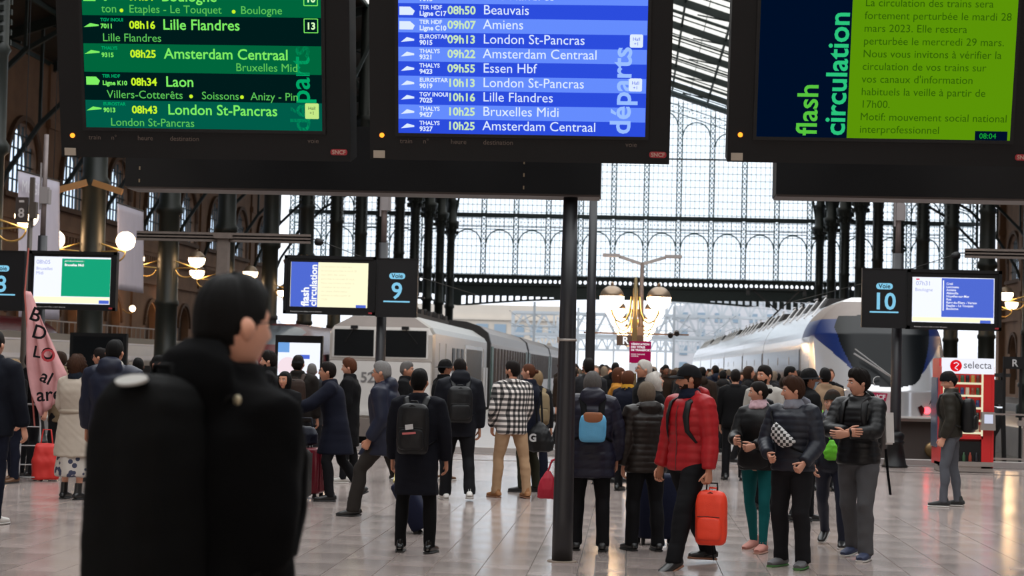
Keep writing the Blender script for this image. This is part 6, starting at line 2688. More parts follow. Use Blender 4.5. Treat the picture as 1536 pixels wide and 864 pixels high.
# --- right group
teal = Person('young woman in teal leggings and a black jacket over a pink hood', 1138, foot=826, top=571, rz=150, fem=True, skin='fair', hair='dark', style='bun', legs=((14, 6, 5), (-8, -18, 3)), feet=(0, 8),
              arms=((20, 12, 75, -25), (24, 12, 85, -28)), head=(-58, 4), curl=(55, 55),
              coat=dict(m=BLKN, hem=.10, g=.034, hood=1.0, collar=0, name='jacket'), trouser=dict(m=cloth('teal_legging', (0.004, 0.095, 0.10), 0.7), loose=.003, taper=.006, fold=.001),
              shoe=dict(m=mat('dusty_pink_suede', (0.48, 0.21, 0.17), 0.8), sole=mat('pink_sole', (0.5, 0.28, 0.22), 0.6)), scarf=cloth('pale_pink_hood', (0.62, 0.42, 0.47)))
q = MB()
c = teal.local(teal.J['pel'] + Vector((-.02, .17, .06)))
t = thing('shoulder_bag', 'black slouchy shoulder bag worn in front by the woman in teal leggings', 'bag', c, R(150))
q.tube([(0, 0, -.13), (0, 0, -.10), (0, 0, 0), (0, 0, .10), (0, 0, .12)], [(.10, .03), (.16, .05), (.15, .06), (.11, .04), (.08, .01)], 16, ref=(0, 1, 0))
q.obj('pouch', BLKN, t)
q = MB()
q.tube([(-.1, 0, .08), (-.14, -.06, .22)], .008, 6)
q.obj('strap', BLK, t)
gry = Person('youth in a grey hood and navy quilted jacket with a checked bag', 1190, foot=851, top=567, rz=152, skin='fair', hair='chestnut', style='tousled', legs=((10, -6, 4), (2, -10, 3)), feet=(0, 0),
             arms=((8, 16, 50, -12), (14, 14, 62, -30)), head=(-58, 2), curl=(60, 60),
             coat=dict(m=cloth('navy_grey_puffer', (0.022, 0.026, 0.040), 0.45, 0.12, 60, spec=.35), hem=.05, g=.030, puff=.07, pitch=.06, hood=0, collar=0, name='quilted_jacket'),
             trouser=dict(m=cloth('charcoal_track', (0.017, 0.017, 0.020)), loose=.024, taper=.008), shoe=dict(m=GSHOE, sole=mat('green_black_sole', (0.05, 0.16, 0.04), 0.6), boot=.04, big=1.05), scarf=cloth('grey_hood', (0.22, 0.23, 0.27)))
q = MB()
nk, F_ = gry.J['neck'], gry.F
q.tube([nk - F_ * .13 - Vector((0, 0, .09)), nk - F_ * .12, nk - F_ * .10 + Vector((0, 0, .05)), nk - F_ * .07 + Vector((0, 0, .08))], [(.09, .04), (.13, .06), (.12, .055), (.08, .03)], 20, ref=F_)
q.v = [tuple(gry.S @ Vector(v)) for v in q.v]
q.obj('hood', cloth('grey_hood', (0, 0, 0)), gry.root)


def checker_mat(name, c1, c2, sc):
    m = bpy.data.materials.new(name)
    m.use_nodes = True
    n = m.node_tree
    t = n.nodes.new('ShaderNodeTexCoord')
    mp = n.nodes.new('ShaderNodeMapping')
    mp.inputs['Location'].default_value = (.5, .013, .5)
    mp.inputs['Scale'].default_value = (1, .0001, 1)
    ck = n.nodes.new('ShaderNodeTexChecker')
    ck.inputs['Scale'].default_value = sc
    ck.inputs['Color1'].default_value = (*c1, 1)
    ck.inputs['Color2'].default_value = (*c2, 1)
    n.links.new(t.outputs['Object'], mp.inputs[0])
    n.links.new(mp.outputs[0], ck.inputs['Vector'])
    n.links.new(ck.outputs[0], n.nodes['Principled BSDF'].inputs['Base Color'])
    n.nodes['Principled BSDF'].inputs['Roughness'].default_value = .8
    return m


c = gry.local(gry.J['pel'] + Vector((.03, .20, .27)))
t = thing('crossbody_bag', 'small black and white checked bag across the chest of the grey-hooded youth', 'bag', c, R(152))
q = MB()
q.tube([(0, 0, -.075), (0, 0, -.06), (0, 0, 0), (0, 0, .05), (0, 0, .06)], [(.04, .01), (.08, .03), (.12, .035), (.13, .03), (.12, .01)], 16, ref=(0, 1, 0), sq=3)
q.v = [tuple(Matrix.Rotation(R(-40), 3, 'Y') @ Vector(v)) for v in q.v]
q.obj('pouch', checker_mat('black_white_check', (.6, .6, .6), (.02, .02, .02), 38), t)
q = MB()
q.tube([(-.08, 0, -.09), (-.2, -.08, -.14)], .009, 6)
q.tube([(.07, 0, .08), (.14, -.08, .2), (.12, -.2, .27)], .009, 6)
q.obj('strap', BLK, t)
boy = Person('boy in a dark backward cap and open mouth behind the arms-crossed youth', 1249, foot=820, top=586, rz=165, skin='fair', hair='brown', style='short', legs=((12, 0, 5), (-16, -34, 3)), feet=(0, 22), broad=.85,
             arms=((0, 12, 10, 5), (10, 12, 30, -10)), head=(-12, 0), hd=1.12,
             coat=dict(m=cloth('dusky_blue_jacket', (0.030, 0.032, 0.045), 0.6), hem=.06, g=.025, hood=.8, collar=0, name='jacket'), trouser=dict(m=NAVYP, loose=.012, taper=.010),
             shoe=dict(m=BSHOE, sole=WSOLE), scarf=cloth('grey_hood', (0, 0, 0)))
boy.cap(cloth('olive_black_cap', (0.03, 0.026, 0.02)), brimdir=180)
GRN = mat('lime_nylon', (0.13, 0.52, 0.02), 0.45, 0, 0.15, 14, 0.3, 60)
c = boy.local(boy.J['pel'] + Vector((-.02, .17, .16)))
t = thing('waist_bag', 'lime green bag worn across the front of the boy in a cap', 'bag', c, R(165))
q = MB()
q.tube([(0, 0, -.10), (0, 0, -.08), (0, 0, -.02), (0, 0, .05), (0, 0, .10)], [(.04, .02), (.07, .03), (.08, .04), (.05, .03), (.02, .015)], 16, ref=(0, 1, 0))
link('pouch', remesh(q, .01, 'pouch', [GRN], 1, .006, 18, 4), t)
q = MB()
q.tube([(.02, 0, .11), (.09, -.06, .26), (.12, -.18, .38)], .007, 5)
q.obj('strap', GRN, t)
arm = Person('tall youth in a black quilted jacket and grey trousers with folded arms', 1288, foot=838, top=555, rz=150, skin='fair', hair='dark', style='tousled', legs=((14, 0, 4), (-8, -22, 3)), feet=(0, 6), broad=.98,
             arms=((34, 12, 80, -62), (34, 12, 88, -66)), head=(-46, 2), curl=(20, 20),
             coat=dict(m=cloth('black_puffer', (0.007, 0.007, 0.008), 0.42, 0.12, 60, spec=.4), hem=.06, g=.026, puff=.07, pitch=.055, hood=.9, collar=.02, name='quilted_jacket', sleeve=.96),
             trouser=dict(m=GREYT, loose=.022, taper=.004), shoe=dict(m=mat('navy_sneaker', (0.02, 0.03, 0.075), 0.6), sole=WSOLE, big=1.04))
arm.backpack('black backpack with papers in its side pocket worn by the youth with folded arms', BLKN, w=.28, h=.46, d=.15, zc=.24)
c = arm.local(arm.J['pel'] + Vector((-.20, -.24, .28)))
t = tag(MB().box((0, 0, 0), (.02, .09, .28)).box((.012, 0, -.02), (.008, .08, .27)).obj('paper_bundle', mat('white_paper', (.62, .6, .58), .7), None, c, (0, R(4), R(120))), 'white papers sticking out beside the backpack of the youth with folded arms', 'paper')
q = MB()
c = arm.local(arm.J['pel'] + Vector((-.16, -.26, -.02)))
q.tube([(0, 0, 0.1), (0.02, 0, -.1), (.05, 0, -.32)], [(.012, .004)] * 3, 6)
tag(q.obj('loose_strap', BLK, None, c), 'long black strap end dangling behind the youth with folded arms', 'strap')
mask = Person('person in a black brimmed hat and pale blue face mask, facing right', 1214, Y=20.5, top=554, rz=-78, skin='tan', hair='black', style='short', legs=((10, 0, 3), (-8, -14, 3)), head=(0, -4),
              coat=dict(m=BLK, hem=.10, g=.03, hood=1, collar=.02, name='jacket'), trouser=dict(m=BLKT), shoe=dict(m=BSHOE))
mask.cap(BLK, brim=False, round_hat=True)
q = MB()
rows = []
for j in range(9):
    v = R(-62 + 6.5 * j)
    rows.append([tuple(mask.HM @ (Vector(head_point(R(-62 + 124 * i / 16), v)) * 1.05 + Vector((0, .004, 0)))) for i in range(17)])
q.grid(rows)
q.obj('face_mask', mat('pale_blue_mask', (.30, .42, .52), .8), mask.root)
beanie = Person('man in a black beanie and dark olive jacket looking up at the vending machine', 1424, foot=760, top=558, rz=72, skin='fair', hair='dark', style='short', legs=((6, 2, 4), (-4, -8, 4)),
                arms=((-8, 8, 22, 0), (-6, 8, 25, 0)), head=(14, 16), curl=(45, 45), coat=dict(m=cloth('dark_olive_jacket', (0.026, 0.022, 0.014), .55, spec=.35), hem=.04, g=.03, collar=.05, name='jacket'),
                trouser=dict(m=cloth('faded_black_denim', (0.085, 0.09, 0.105), .8, .3, 200), loose=.010, taper=.006), shoe=dict(m=mat('black_canvas', (.015, .015, .015), .7), sole=WSOLE))
beanie.cap(BLK, beanie=True)
beanie.backpack('black backpack worn by the man in a beanie by the vending machine', BLKN, w=.30, h=.44, d=.17, zc=.25)

# --- people right of the near post
puf = Person('grey-haired person in a long dark plum hooded quilted coat, back turned', 889, foot=826, top=557, rz=4, fem=True, skin='fair', hair='salt', style='bob', broad=1.12, legs=((3, 0, 4), (-3, -6, 4)), eyes=False,
             arms=((4, 10, 20, -6), (4, 16, 14, 0)), coat=dict(m=cloth('plum_navy_puffer', (0.016, 0.015, 0.034), .45, .12, 60, spec=.35), hem=.22, g=.055, puff=.05, pitch=.085, hood=1.35, collar=.03, flare=.12, name='hooded_coat'),
             trouser=dict(m=BLKT, loose=.016), shoe=dict(m=BSHOE))
BLU = mat('sky_blue_nylon', (0.11, 0.40, 0.66), .55, 0, .06, 10, .15, 100)
bb = puf.backpack('small sky blue backpack with tan leather flap on the plum coat', BLU, w=.26, h=.27, d=.12, zc=.26, pocket=False, strapm=BLK, back=.19)
q = MB()
q.tube([(0, 0, .02), (0, 0, .07), (0, 0, .125), (0, 0, .145)], [(.05, .01), (.085, .035), (.09, .05), (.07, .04)], 16, ref=(0, 1, 0), sq=2.6)
q.obj('leather_flap', mat('tan_leather', (0.33, 0.12, 0.05), .5), bb, (0, -.03, .0))
c = at_y(822, 727, 16.4)
t = thing('red_bag', 'red soft bag hanging at knee height left of the tall near post', 'bag', c)
q = MB()
q.tube([(0, 0, -.13), (0, 0, -.12), (0, 0, -.04), (0, 0, .06), (0, 0, .13)], [(.08, .04), (.10, .07), (.095, .075), (.06, .05), (.02, .01)], 18, ref=(0, 1, 0))
link('pouch', remesh(q, .01, 'pouch', [mat('crimson_cloth', (.42, .008, .03), .6, 0, .1, 8)], 1, .006, 16, 9), t)
q = MB()
q.tube([(-.01, 0, .1), (.03, 0, .22), (.2, .02, .30)], .01, 6)
q.obj('strap', mat('crimson_cloth', (0, 0, 0)), t)
bobw = Person('woman with ash blond bob in a dark brown quilted coat, back turned', 970, foot=826, top=573, rz=22, fem=True, skin='fair', hair='ash', style='bob', legs=((2, 0, 4), (-2, -6, 4)), eyes=False,
              arms=((0, 10, 12, 0), (4, 12, 16, 0)), head=(10, 0), broad=1.08, coat=dict(m=BROWNP, hem=.13, g=.05, puff=.07, pitch=.06, hood=.6, collar=.02, flare=.05, name='quilted_coat'), trouser=dict(m=BLKT, loose=.018), shoe=dict(m=BSHOE))
mus = Person('woman with a brown bob and mustard scarf in a navy coat', 943, foot=737, top=556, rz=-30, fem=True, skin='fair', hair='auburn', style='bob', legs=((3, 0, 4), (-3, -6, 4)),
             arms=((20, 12, 75, -10), (20, 12, 70, -10)), head=(-20, 0), coat=dict(m=NAVY, hem=.25, g=.035, collar=.03, name='coat'), trouser=dict(m=BLKT), shoe=dict(m=BSHOE), scarf=cloth('mustard_scarf', (.42, .21, .02)))
yel = Person('person in a mustard coat behind the woman with the mustard scarf', 929, Y=26.5, top=551, rz=-95, fem=True, skin='fair', hair='auburn', style='long', arms=((20, 10, 70, 0), (15, 10, 60, 0)),
             coat=dict(m=cloth('mustard_wool', (.36, .15, .02)), hem=.2, g=.03, collar=.02, name='coat'), trouser=dict(m=BLKT), shoe=dict(m=BSHOE))
whm = Person('white-haired man in dark glasses and a black jacket behind the crowd front', 966, Y=24, top=541, rz=100, skin='warm', hair='white', style='short', glasses=True, head=(0, -6), coat=dict(m=BLK, hem=.1, g=.03, collar=.04, name='jacket'), trouser=dict(m=BLKT), shoe=dict(m=BSHOE))
whw = Person('white curly-haired woman in black bending over a paper cup', 984, Y=21.5, top=559, rz=-75, fem=True, skin='fair', hair='white', style='curly', head=(0, -22), arms=((20, 8, 80, -10), (30, 8, 95, -10)), curl=(50, 50),
             coat=dict(m=BLK, hem=.2, g=.03, collar=.03, name='coat'), trouser=dict(m=BLKT), shoe=dict(m=BSHOE))
c = whw.local(whw.J['wriR'] + Vector((0, .09, .03)))
q = MB()
q.lathe([(.028, -.05), (.036, .05), (.038, .052), (.034, .058)], n=14)
tag(q.obj('paper_cup', mat('white_paper', (0, 0, 0)), None, c), 'white paper cup in the hand of the white-haired woman', 'cup')
c = at_y(986, 800, 16.6)


def suitcase(label, x, y, w_, h_, d_, m, rz=0, handle=0.3, hm=None, ribs=True, tilt=0, cat='suitcase', group=None):
    t = thing('suitcase', label, cat, (x, y, 0), R(rz), group)
    if tilt:
        t.rotation_euler = (R(tilt), 0, R(rz))
    q = MB()
    zc = .06
    q.tube([(0, 0, zc + h_ * a) for a in (0, .02, .06, .94, .98, 1)], [(w_ / 2 * a, d_ / 2 * b) for a, b in ((.8, .7), (.94, .9), (1, 1), (1, 1), (.94, .9), (.8, .7))], 24, ref=(0, 1, 0), sq=5)
    q.obj('shell', m, t)
    if ribs:
        q = MB()
        for k in range(6):
            x_ = -w_ * .38 + w_ * .152 * k
            for s_ in (-1, 1):
                q.box((x_, s_ * (d_ / 2 + .003), zc + h_ / 2), (w_ * .05, .012, h_ * .86))
        q.obj('ribs', m, t)
    for sx in (-1, 1):
        for sy in (-1, 1):
            q = MB()
            q.lathe([(.026, -.012), (.028, 0), (.026, .012)], (sx * w_ * .38, sy * d_ * .33, .028), 12, M=Matrix.Rotation(R(90), 3, 'Y'))
            q.box((sx * w_ * .38, sy * d_ * .33, .055), (.03, .04, .03))
            q.obj('wheel', BLACK, t)
    q = MB()
    for s_ in (-1, 1):
        q.tube([(s_ * w_ * .25, d_ * .3, zc + h_ - .01), (s_ * w_ * .25, d_ * .3, zc + h_ + handle)], .008, 6)
    q.tube([(-w_ * .27, d_ * .3, zc + h_ + handle), (w_ * .27, d_ * .3, zc + h_ + handle)], .013, 6)
    q.obj('pull_handle', hm or GRY, t)
    q = MB()
    q.tube([(-.06, -.01, zc + h_ - .005), (-.05, -.01, zc + h_ + .03), (.05, -.01, zc + h_ + .03), (.06, -.01, zc + h_ - .005)], .008, 6)
    q.obj('carry_handle', BLACK, t)
    return t


suitcase('tall navy suitcase between the blond-bobbed woman and the man in red', c.x, 17.3, .40, .62, .26, cloth('navy_canvas', (.012, .016, .045), .7), 15, .3, None, False)
grm = Person('short-haired man in grey seen past the near posts', 883, Y=26, top=538, rz=10, skin='warm', hair='dark', style='short', eyes=False, coat=dict(m=DGREY, hem=.1, g=.02, collar=.03, name='jacket'), trouser=dict(m=BLKT), shoe=dict(m=BSHOE))
brd = Person('bearded man in a pale jacket above the teal-legging woman', 1147, Y=22, top=549, rz=150, skin='warm', hair='dark', style='short', beard=True, head=(-20, 0), coat=dict(m=cloth('pale_grey_jacket', (.34, .32, .29)), hem=.1, g=.02, collar=.03, name='jacket'), trouser=dict(m=BLKT), shoe=dict(m=BSHOE))
tan = Person('person in a tan coat, back turned, beside the train nose', 1238, Y=26, top=553, rz=8, skin='warm', hair='black', style='short', eyes=False, coat=dict(m=cloth('tan_coat', (.22, .145, .09)), hem=.3, g=.035, collar=.04, name='coat'), trouser=dict(m=BLKT), shoe=dict(m=BSHOE))


def plaid_mat():
    m = bpy.data.materials.new('black_white_plaid_flannel')
    m.use_nodes = True
    n = m.node_tree
    L = n.links.new
    t = n.nodes.new('ShaderNodeTexCoord')
    sp_ = n.nodes.new('ShaderNodeSeparateXYZ')
    L(t.outputs['Object'], sp_.inputs[0])
    def stripe(src, k):
        a = n.nodes.new('ShaderNodeMath'); a.operation = 'MULTIPLY'; a.inputs[1].default_value = k; L(src, a.inputs[0])
        b = n.nodes.new('ShaderNodeMath'); b.operation = 'FRACT'; L(a.outputs[0], b.inputs[0])
        c = n.nodes.new('ShaderNodeMath'); c.operation = 'GREATER_THAN'; c.inputs[1].default_value = .5; L(b.outputs[0], c.inputs[0])
        return c.outputs[0]
    xy = n.nodes.new('ShaderNodeMath'); xy.operation = 'MULTIPLY_ADD'; xy.inputs[1].default_value = .55
    L(sp_.outputs['Y'], xy.inputs[0]); L(sp_.outputs['X'], xy.inputs[2])
    a, b = stripe(xy.outputs[0], 15.5), stripe(sp_.outputs['Z'], 14.5)
    ad = n.nodes.new('ShaderNodeMath'); ad.operation = 'ADD'; L(a, ad.inputs[0]); L(b, ad.inputs[1])
    hf = n.nodes.new('ShaderNodeMath'); hf.operation = 'MULTIPLY'; hf.inputs[1].default_value = .5; L(ad.outputs[0], hf.inputs[0])
    cr = n.nodes.new('ShaderNodeValToRGB'); cr.color_ramp.interpolation = 'CONSTANT'
    cr.color_ramp.elements[0].color = (.006, .006, .007, 1)
    cr.color_ramp.elements[1].position = .9; cr.color_ramp.elements[1].color = (.72, .66, .62, 1)
    e = cr.color_ramp.elements.new(.4); e.color = (.12, .11, .105, 1)
    L(hf.outputs[0], cr.inputs[0])
    L(cr.outputs[0], n.nodes['Principled BSDF'].inputs['Base Color'])
    n.nodes['Principled BSDF'].inputs['Roughness'].default_value = .9
    return m


# --- centre group
pl = Person('man in a black and white plaid overshirt and beige trousers', 769, foot=747, top=542, rz=28, skin='warm', hair='dark', style='short', beard=True, legs=((8, 2, 7), (-6, -6, 10)), head=(30, 0), broad=1.05,
            arms=((-4, 14, 28, -8), (2, 10, 30, -14)), coat=dict(m=plaid_mat(), hem=.12, g=.032, collar=.03, name='overshirt', fold=.004), trouser=dict(m=cloth('beige_chino', (.36, .23, .135)), loose=.016, taper=.006), shoe=dict(m=mat('tan_suede_shoe', (.26, .11, .035), .7), sole=mat('tan_sole', (0, 0, 0)), boot=.02))
wn = Person('auburn-haired woman in a long navy coat facing the plaid-shirted man', 793, foot=738, top=545, rz=70, fem=True, skin='fair', hair='auburn', style='bun', arms=((5, 8, 20, 0), (5, 8, 30, 0)), head=(10, 0),
            coat=dict(m=NAVY, hem=.33, g=.035, collar=.04, name='coat'), trouser=dict(m=cloth('olive_trouser', (.035, .035, .02))), shoe=dict(m=BSHOE))
c = at_y(810, 655, wn.loc.y - .25)
t = thing('holdall', 'large black shoulder bag with a pale square letter G', 'bag', c, R(-15))
q = MB()
q.tube([(0, 0, -.2), (0, 0, -.18), (0, 0, -.06), (0, 0, .06), (0, 0, .16), (0, 0, .2)], [(.12, .05), (.19, .10), (.20, .12), (.15, .10), (.07, .05), (.03, .02)], 20, ref=(0, 1, 0))
link('pouch', remesh(q, .014, 'pouch', [BLKN], 1, .008, 12, 3), t)
text('G', .14, (-.06, -.125, -.06), mat('white_print', (0, 0, 0)), t, 'logo', align='CENTER', bold=.006)
q = MB()
q.tube([(-.05, 0, .17), (-.07, .03, .42), (-.02, .06, .6), (.03, 0, .17)], [(.014, .006)] * 4, 6)
q.obj('strap', BLK, t)
bl = Person('blond person with a beige rucksack half hidden behind the navy coat', 806, Y=25, top=556, rz=10, fem=True, skin='fair', hair='blond', style='bob', eyes=False, coat=dict(m=DGREY, hem=.1, g=.02, collar=.03, name='jacket'), trouser=dict(m=NAVY), shoe=dict(m=BSHOE))
bl.backpack('beige canvas rucksack on the back of the blond person', cloth('beige_canvas', (.22, .165, .095)), w=.34, h=.48, d=.2, zc=.24)
hd = Person('man in a black hooded coat with a black backpack facing the locomotive', 690, foot=750, top=537, rz=12, skin='warm', hair='dark', style='crop', eyes=False, legs=((4, 0, 5), (-10, -22, 4)), feet=(0, 6), broad=1.05,
            arms=((4, 12, 12, 4), (4, 12, 12, 4)), coat=dict(m=cloth('black_navy_parka', (.009, .010, .016), .7), hem=.16, g=.05, hood=1.5, collar=.03, name='hooded_coat'), trouser=dict(m=BLKT, loose=.02), shoe=dict(m=WHITES, sole=WSOLE))
hd.backpack('flat-topped black backpack on the man in the black hooded coat', BLKN, w=.31, h=.44, d=.16, zc=.24, off=-.02, back=.18)
ht = Person('person in a dark flat hat facing right behind the hooded man', 668, foot=722, top=540, rz=-60, skin='warm', hair='black', style='short', legs=((10, 4, 4), (-14, -26, 4)), coat=dict(m=BLK, hem=.15, g=.03, collar=.05, name='coat'), trouser=dict(m=cloth('dark_denim', (.014, .02, .035))), shoe=dict(m=BRSHOE, sole=WSOLE))
ht.cap(BLK, brim=False, round_hat=True)
cm = Person('man in a knee-length dark coat with a black backpack, standing with his back turned', 629, foot=829, top=555, rz=-4, skin='warm', hair='black', style='short', eyes=False, legs=((2, 0, 5), (0, -3, 6)), feet=(0, 0), broad=1.06,
            arms=((2, 10, 16, 2), (2, 14, 14, 2)), coat=dict(m=cloth('midnight_wool', (.010, .011, .018)), hem=.38, g=.03, collar=.035, flare=.10, name='overcoat'), trouser=dict(m=BLK, loose=.012, taper=.006), shoe=dict(m=mat('polished_black_leather', (.006, .006, .006), .2)))
cb_ = cm.backpack('rounded black backpack with a small white logo on the dark coat', BLKN, w=.31, h=.48, d=.18, zc=.25, sq=2.6)
q = MB()
q.box((0, 0, 0), (.07, .004, .045))
q.obj('logo_patch', mat('white_print', (0, 0, 0)), cb_, (-.01, -.125, .02), (0, R(-8), 0))
q = MB()
q.box((0, 0, 0), (.12, .004, .018))
q.obj('red_tag', mat('red_white_tag', (.5, .12, .12), .6), cb_, (-.01, -.125, -.035), (0, R(-5), 0))
gh = Person('grey-haired man with glasses in a navy parka striding left', 573, foot=775, top=543, rz=82, skin='warm', hair='grey', style='short', glasses=True, legs=((34, 8, 4), (-16, -30, 4)), feet=(6, 4), lean=4, broad=1.05,
            arms=((-10, 8, 30, 0), (-26, 8, 4, 4)), curl=(50, 70), coat=dict(m=NAVYP, hem=.20, g=.045, hood=1.1, collar=.03, stride=.25, name='parka'), trouser=dict(m=cloth('dark_taupe_trouser', (.04, .034, .03)), loose=.022), shoe=dict(m=BSHOE))
c = gh.local(gh.J['wriR'])
q = MB()
a, b = Vector(c), at_y(640, 742, gh.loc.y - .3)
t = suitcase('dark navy rolling suitcase with a yellow handle pulled by the striding man', at_y(640, 785, 17.7).x, 17.7, .38, .52, .22, cloth('navy_canvas', (0, 0, 0)), 90, .05, None, False)
t.rotation_euler = (R(0), R(24), R(90))
t.rotation_euler = (Matrix.Rotation(R(-28), 3, 'Y') @ Matrix.Rotation(R(90), 3, 'Z')).to_euler()
hv = t.matrix_basis.inverted()
q = MB()
YEL = mat('pale_yellow_handle', (.62, .50, .16), .4)
e1, e2 = hv @ Vector((c.x + .03, c.y - .02, c.z - .06)), hv @ Vector((c.x + .03, c.y + .10, c.z - .03))
q.tube([e1, Vector((-.1, .05, .6))], .010, 6)
q.tube([e2, Vector((.1, .05, .6))], .010, 6)
q.tube([e1, e2], .012, 6)
q.obj('yellow_handle', YEL, t)
gb = Person('dark grey-haired man in black behind the navy parka', 611, Y=25.5, top=543, rz=-95, skin='warm', hair='salt', style='short', head=(0, 0), coat=dict(m=BLK, hem=.2, g=.035, collar=.05, name='coat'), trouser=dict(m=BLKT), shoe=dict(m=BSHOE))
yb = Person('long-haired young man in a long black coat and pale sneakers', 524, foot=724, top=539, rz=88, skin='fair', hair='auburn', style='tousled', head=(0, 0), legs=((4, 0, 4), (-4, -8, 4)), arms=((-2, 6, 20, -4), (-2, 8, 20, -4)),
            coat=dict(m=BLK, hem=.42, g=.03, collar=.05, name='overcoat'), trouser=dict(m=BLKT), shoe=dict(m=mat('pale_grey_sneaker', (.42, .40, .37), .6), sole=WSOLE, big=1.05))
nv = Person('man in glasses and a navy coat leaning left over the luggage', 492, foot=751, top=544, rz=100, skin='warm', hair='dark', style='short', glasses=True, lean=10, head=(-6, -6), legs=((14, -6, 4), (-12, -34, 4)), feet=(0, 26), broad=1.05,
            arms=((52, 8, 66, -4), (46, 8, 70, -8)), curl=(50, 50), coat=dict(m=NAVY, hem=.34, g=.04, collar=.04, stride=.15, name='coat'), trouser=dict(m=BLKT), shoe=dict(m=BSHOE))
wl_ = Person('smiling woman with long black hair in black facing the camera', 428, Y=21.0, top=557, rz=168, fem=True, skin='warm', hair='black', style='long', head=(-8, 0), arms=((25, 8, 70, -10), (15, 8, 60, -20)), coat=dict(m=BLK, hem=.25, g=.03, collar=.02, name='coat'), trouser=dict(m=BLKT), shoe=dict(m=BSHOE))
kk = Person('dark-haired bearded man in profile near the maroon train', 403, Y=23.5, top=528, rz=95, skin='fair', hair='dark', style='tousled', beard=True, head=(0, 0), coat=dict(m=BLK, hem=.3, g=.03, collar=.06, name='coat'), trouser=dict(m=BLKT), shoe=dict(m=BSHOE))
cp = Person('person in a dark cap with a brown backpack before the white screen', 447, Y=24.5, top=534, rz=2, skin='warm', hair='dark', style='short', eyes=False, broad=1.1, coat=dict(m=cloth('brown_black_jacket', (.018, .014, .012)), hem=.1, g=.04, collar=.05, name='jacket'), trouser=dict(m=BLKT), shoe=dict(m=BSHOE))
cp.cap(cloth('charcoal_cap', (.02, .02, .022)), brimdir=0)
cp.backpack('dark brown backpack on the person in a cap', cloth('dark_brown_nylon', (.045, .025, .018), .6), w=.32, h=.46, d=.18, zc=.26, back=.17)
gw = Person('grey-haired person just right of the capped backpacker', 468, Y=27, top=546, rz=10, fem=True, skin='fair', hair='salt', style='short', eyes=False, coat=dict(m=DGREY, hem=.2, g=.03, collar=.04, name='coat'), trouser=dict(m=BLKT), shoe=dict(m=BSHOE))
og = Person('grey-haired head and dark jacket at the near man\'s shoulder', 379, Y=25.5, top=538, rz=20, skin='fair', hair='grey', style='short', eyes=False, coat=dict(m=BLK, hem=.2, g=.03, collar=.04, name='coat'), trouser=dict(m=BLKT), shoe=dict(m=BSHOE))
c = at_y(438, 755, 19.2)
c0 = on_floor(436, 756)
suitcase('dark grey ribbed hard suitcase left of the maroon one', c0.x, c0.y, .30, .58, .42, mat('graphite_shell', (.06, .058, .055), .3, .2), 90, .12)
c1 = on_floor(459, 748)
suitcase('maroon ribbed hard suitcase at the feet of the man in the navy coat', c1.x, c1.y + .1, .32, .56, .40, mat('maroon_shell', (.17, .008, .02), .3, .1), 80, .2)
for (px, py, Y, lab, mm) in ((437, .80, 19.0, 'black leather bag resting on the dark grey suitcase', BSHOE), (459, .78, 19.3, 'blue-black soft bag resting on the maroon suitcase', NAVYP)):
    c = at_y(px, 655, (c0.y if px < 450 else c1.y + .1))
    c.z = py
    t = thing('travel_bag', lab, 'bag', c, R(10))
    q = MB()
    q.tube([(0, 0, -.13), (0, 0, -.11), (0, 0, 0), (0, 0, .08), (0, 0, .1)], [(.10, .06), (.15, .10), (.15, .10), (.10, .06), (.06, .03)], 18, ref=(0, 1, 0), sq=3)
    link('pouch', remesh(q, .012, 'pouch', [mm], 1, .005, 14, 8), t)
    q = MB()
    q.tube([(-.08, 0, .07), (-.06, 0, .2), (.06, 0, .2), (.08, 0, .07)], .009, 6)
    q.obj('handle', mm, t)

# --- left group
def floral():
    m = bpy.data.materials.new('floral_print_cloth')
    m.use_nodes = True
    n = m.node_tree
    t = n.nodes.new('ShaderNodeTexCoord')
    v = n.nodes.new('ShaderNodeTexVoronoi')
    v.inputs['Scale'].default_value = 13
    cr = n.nodes.new('ShaderNodeValToRGB')
    cr.color_ramp.interpolation = 'CONSTANT'
    cr.color_ramp.elements[0].color = (.02, .025, .06, 1)
    cr.color_ramp.elements[1].position = .38
    cr.color_ramp.elements[1].color = (.42, .38, .34, 1)
    n.links.new(t.outputs['Object'], v.inputs['Vector'])
    n.links.new(v.outputs['Distance'], cr.inputs[0])
    n.links.new(cr.outputs[0], n.nodes['Principled BSDF'].inputs['Base Color'])
    return m


tr = Person('woman with curly brown hair in a belted cream trench coat', 116, foot=749, top=533, rz=-12, fem=True, skin='fair', hair='chestnut', style='curly', eyes=False, head=(-10, 0), legs=((4, 0, 3), (-2, -6, 3)),
            arms=((6, 12, 40, -16), (10, 12, 50, -20)), coat=dict(m=cloth('cream_gabardine', (.40, .34, .28), .8), hem=.42, g=.03, collar=.0, flare=.22, name='trench_coat', belt=cloth('cream_belt', (.34, .28, .22))),
            shoe=dict(m=mat('black_leather', (0, 0, 0)), boot=.08), scarf=cloth('navy_scarf', (.012, .018, .03)))
q = MB()
ph = tr.J['pel']
q.tube([ph + Vector((0, .0, -z)) for z in (.2, .36, .42, .60, .66)], [(.17, .14), (.19, .16), (.21, .18), (.225, .20), (.225, .20)], 22, ref=(0, 1, 0))
me = remesh(q, .016, 'skirt', [floral()], 1, .012, 12, 44, .1)
me.transform(tr.S)
link('skirt', me, tr.root)
gn = Person('man in a navy hooded jacket with a white fleece collar, back turned', 172, foot=783, top=511, rz=-6, skin='warm', hair='black', style='short', eyes=False, broad=1.15, coat=dict(m=NAVYP, hem=.12, g=.05, hood=1.3, collar=.02, name='hooded_jacket'),
            trouser=dict(m=BLKT), shoe=dict(m=WHITES, sole=WSOLE), scarf=cloth('white_fleece', (.5, .46, .40)))
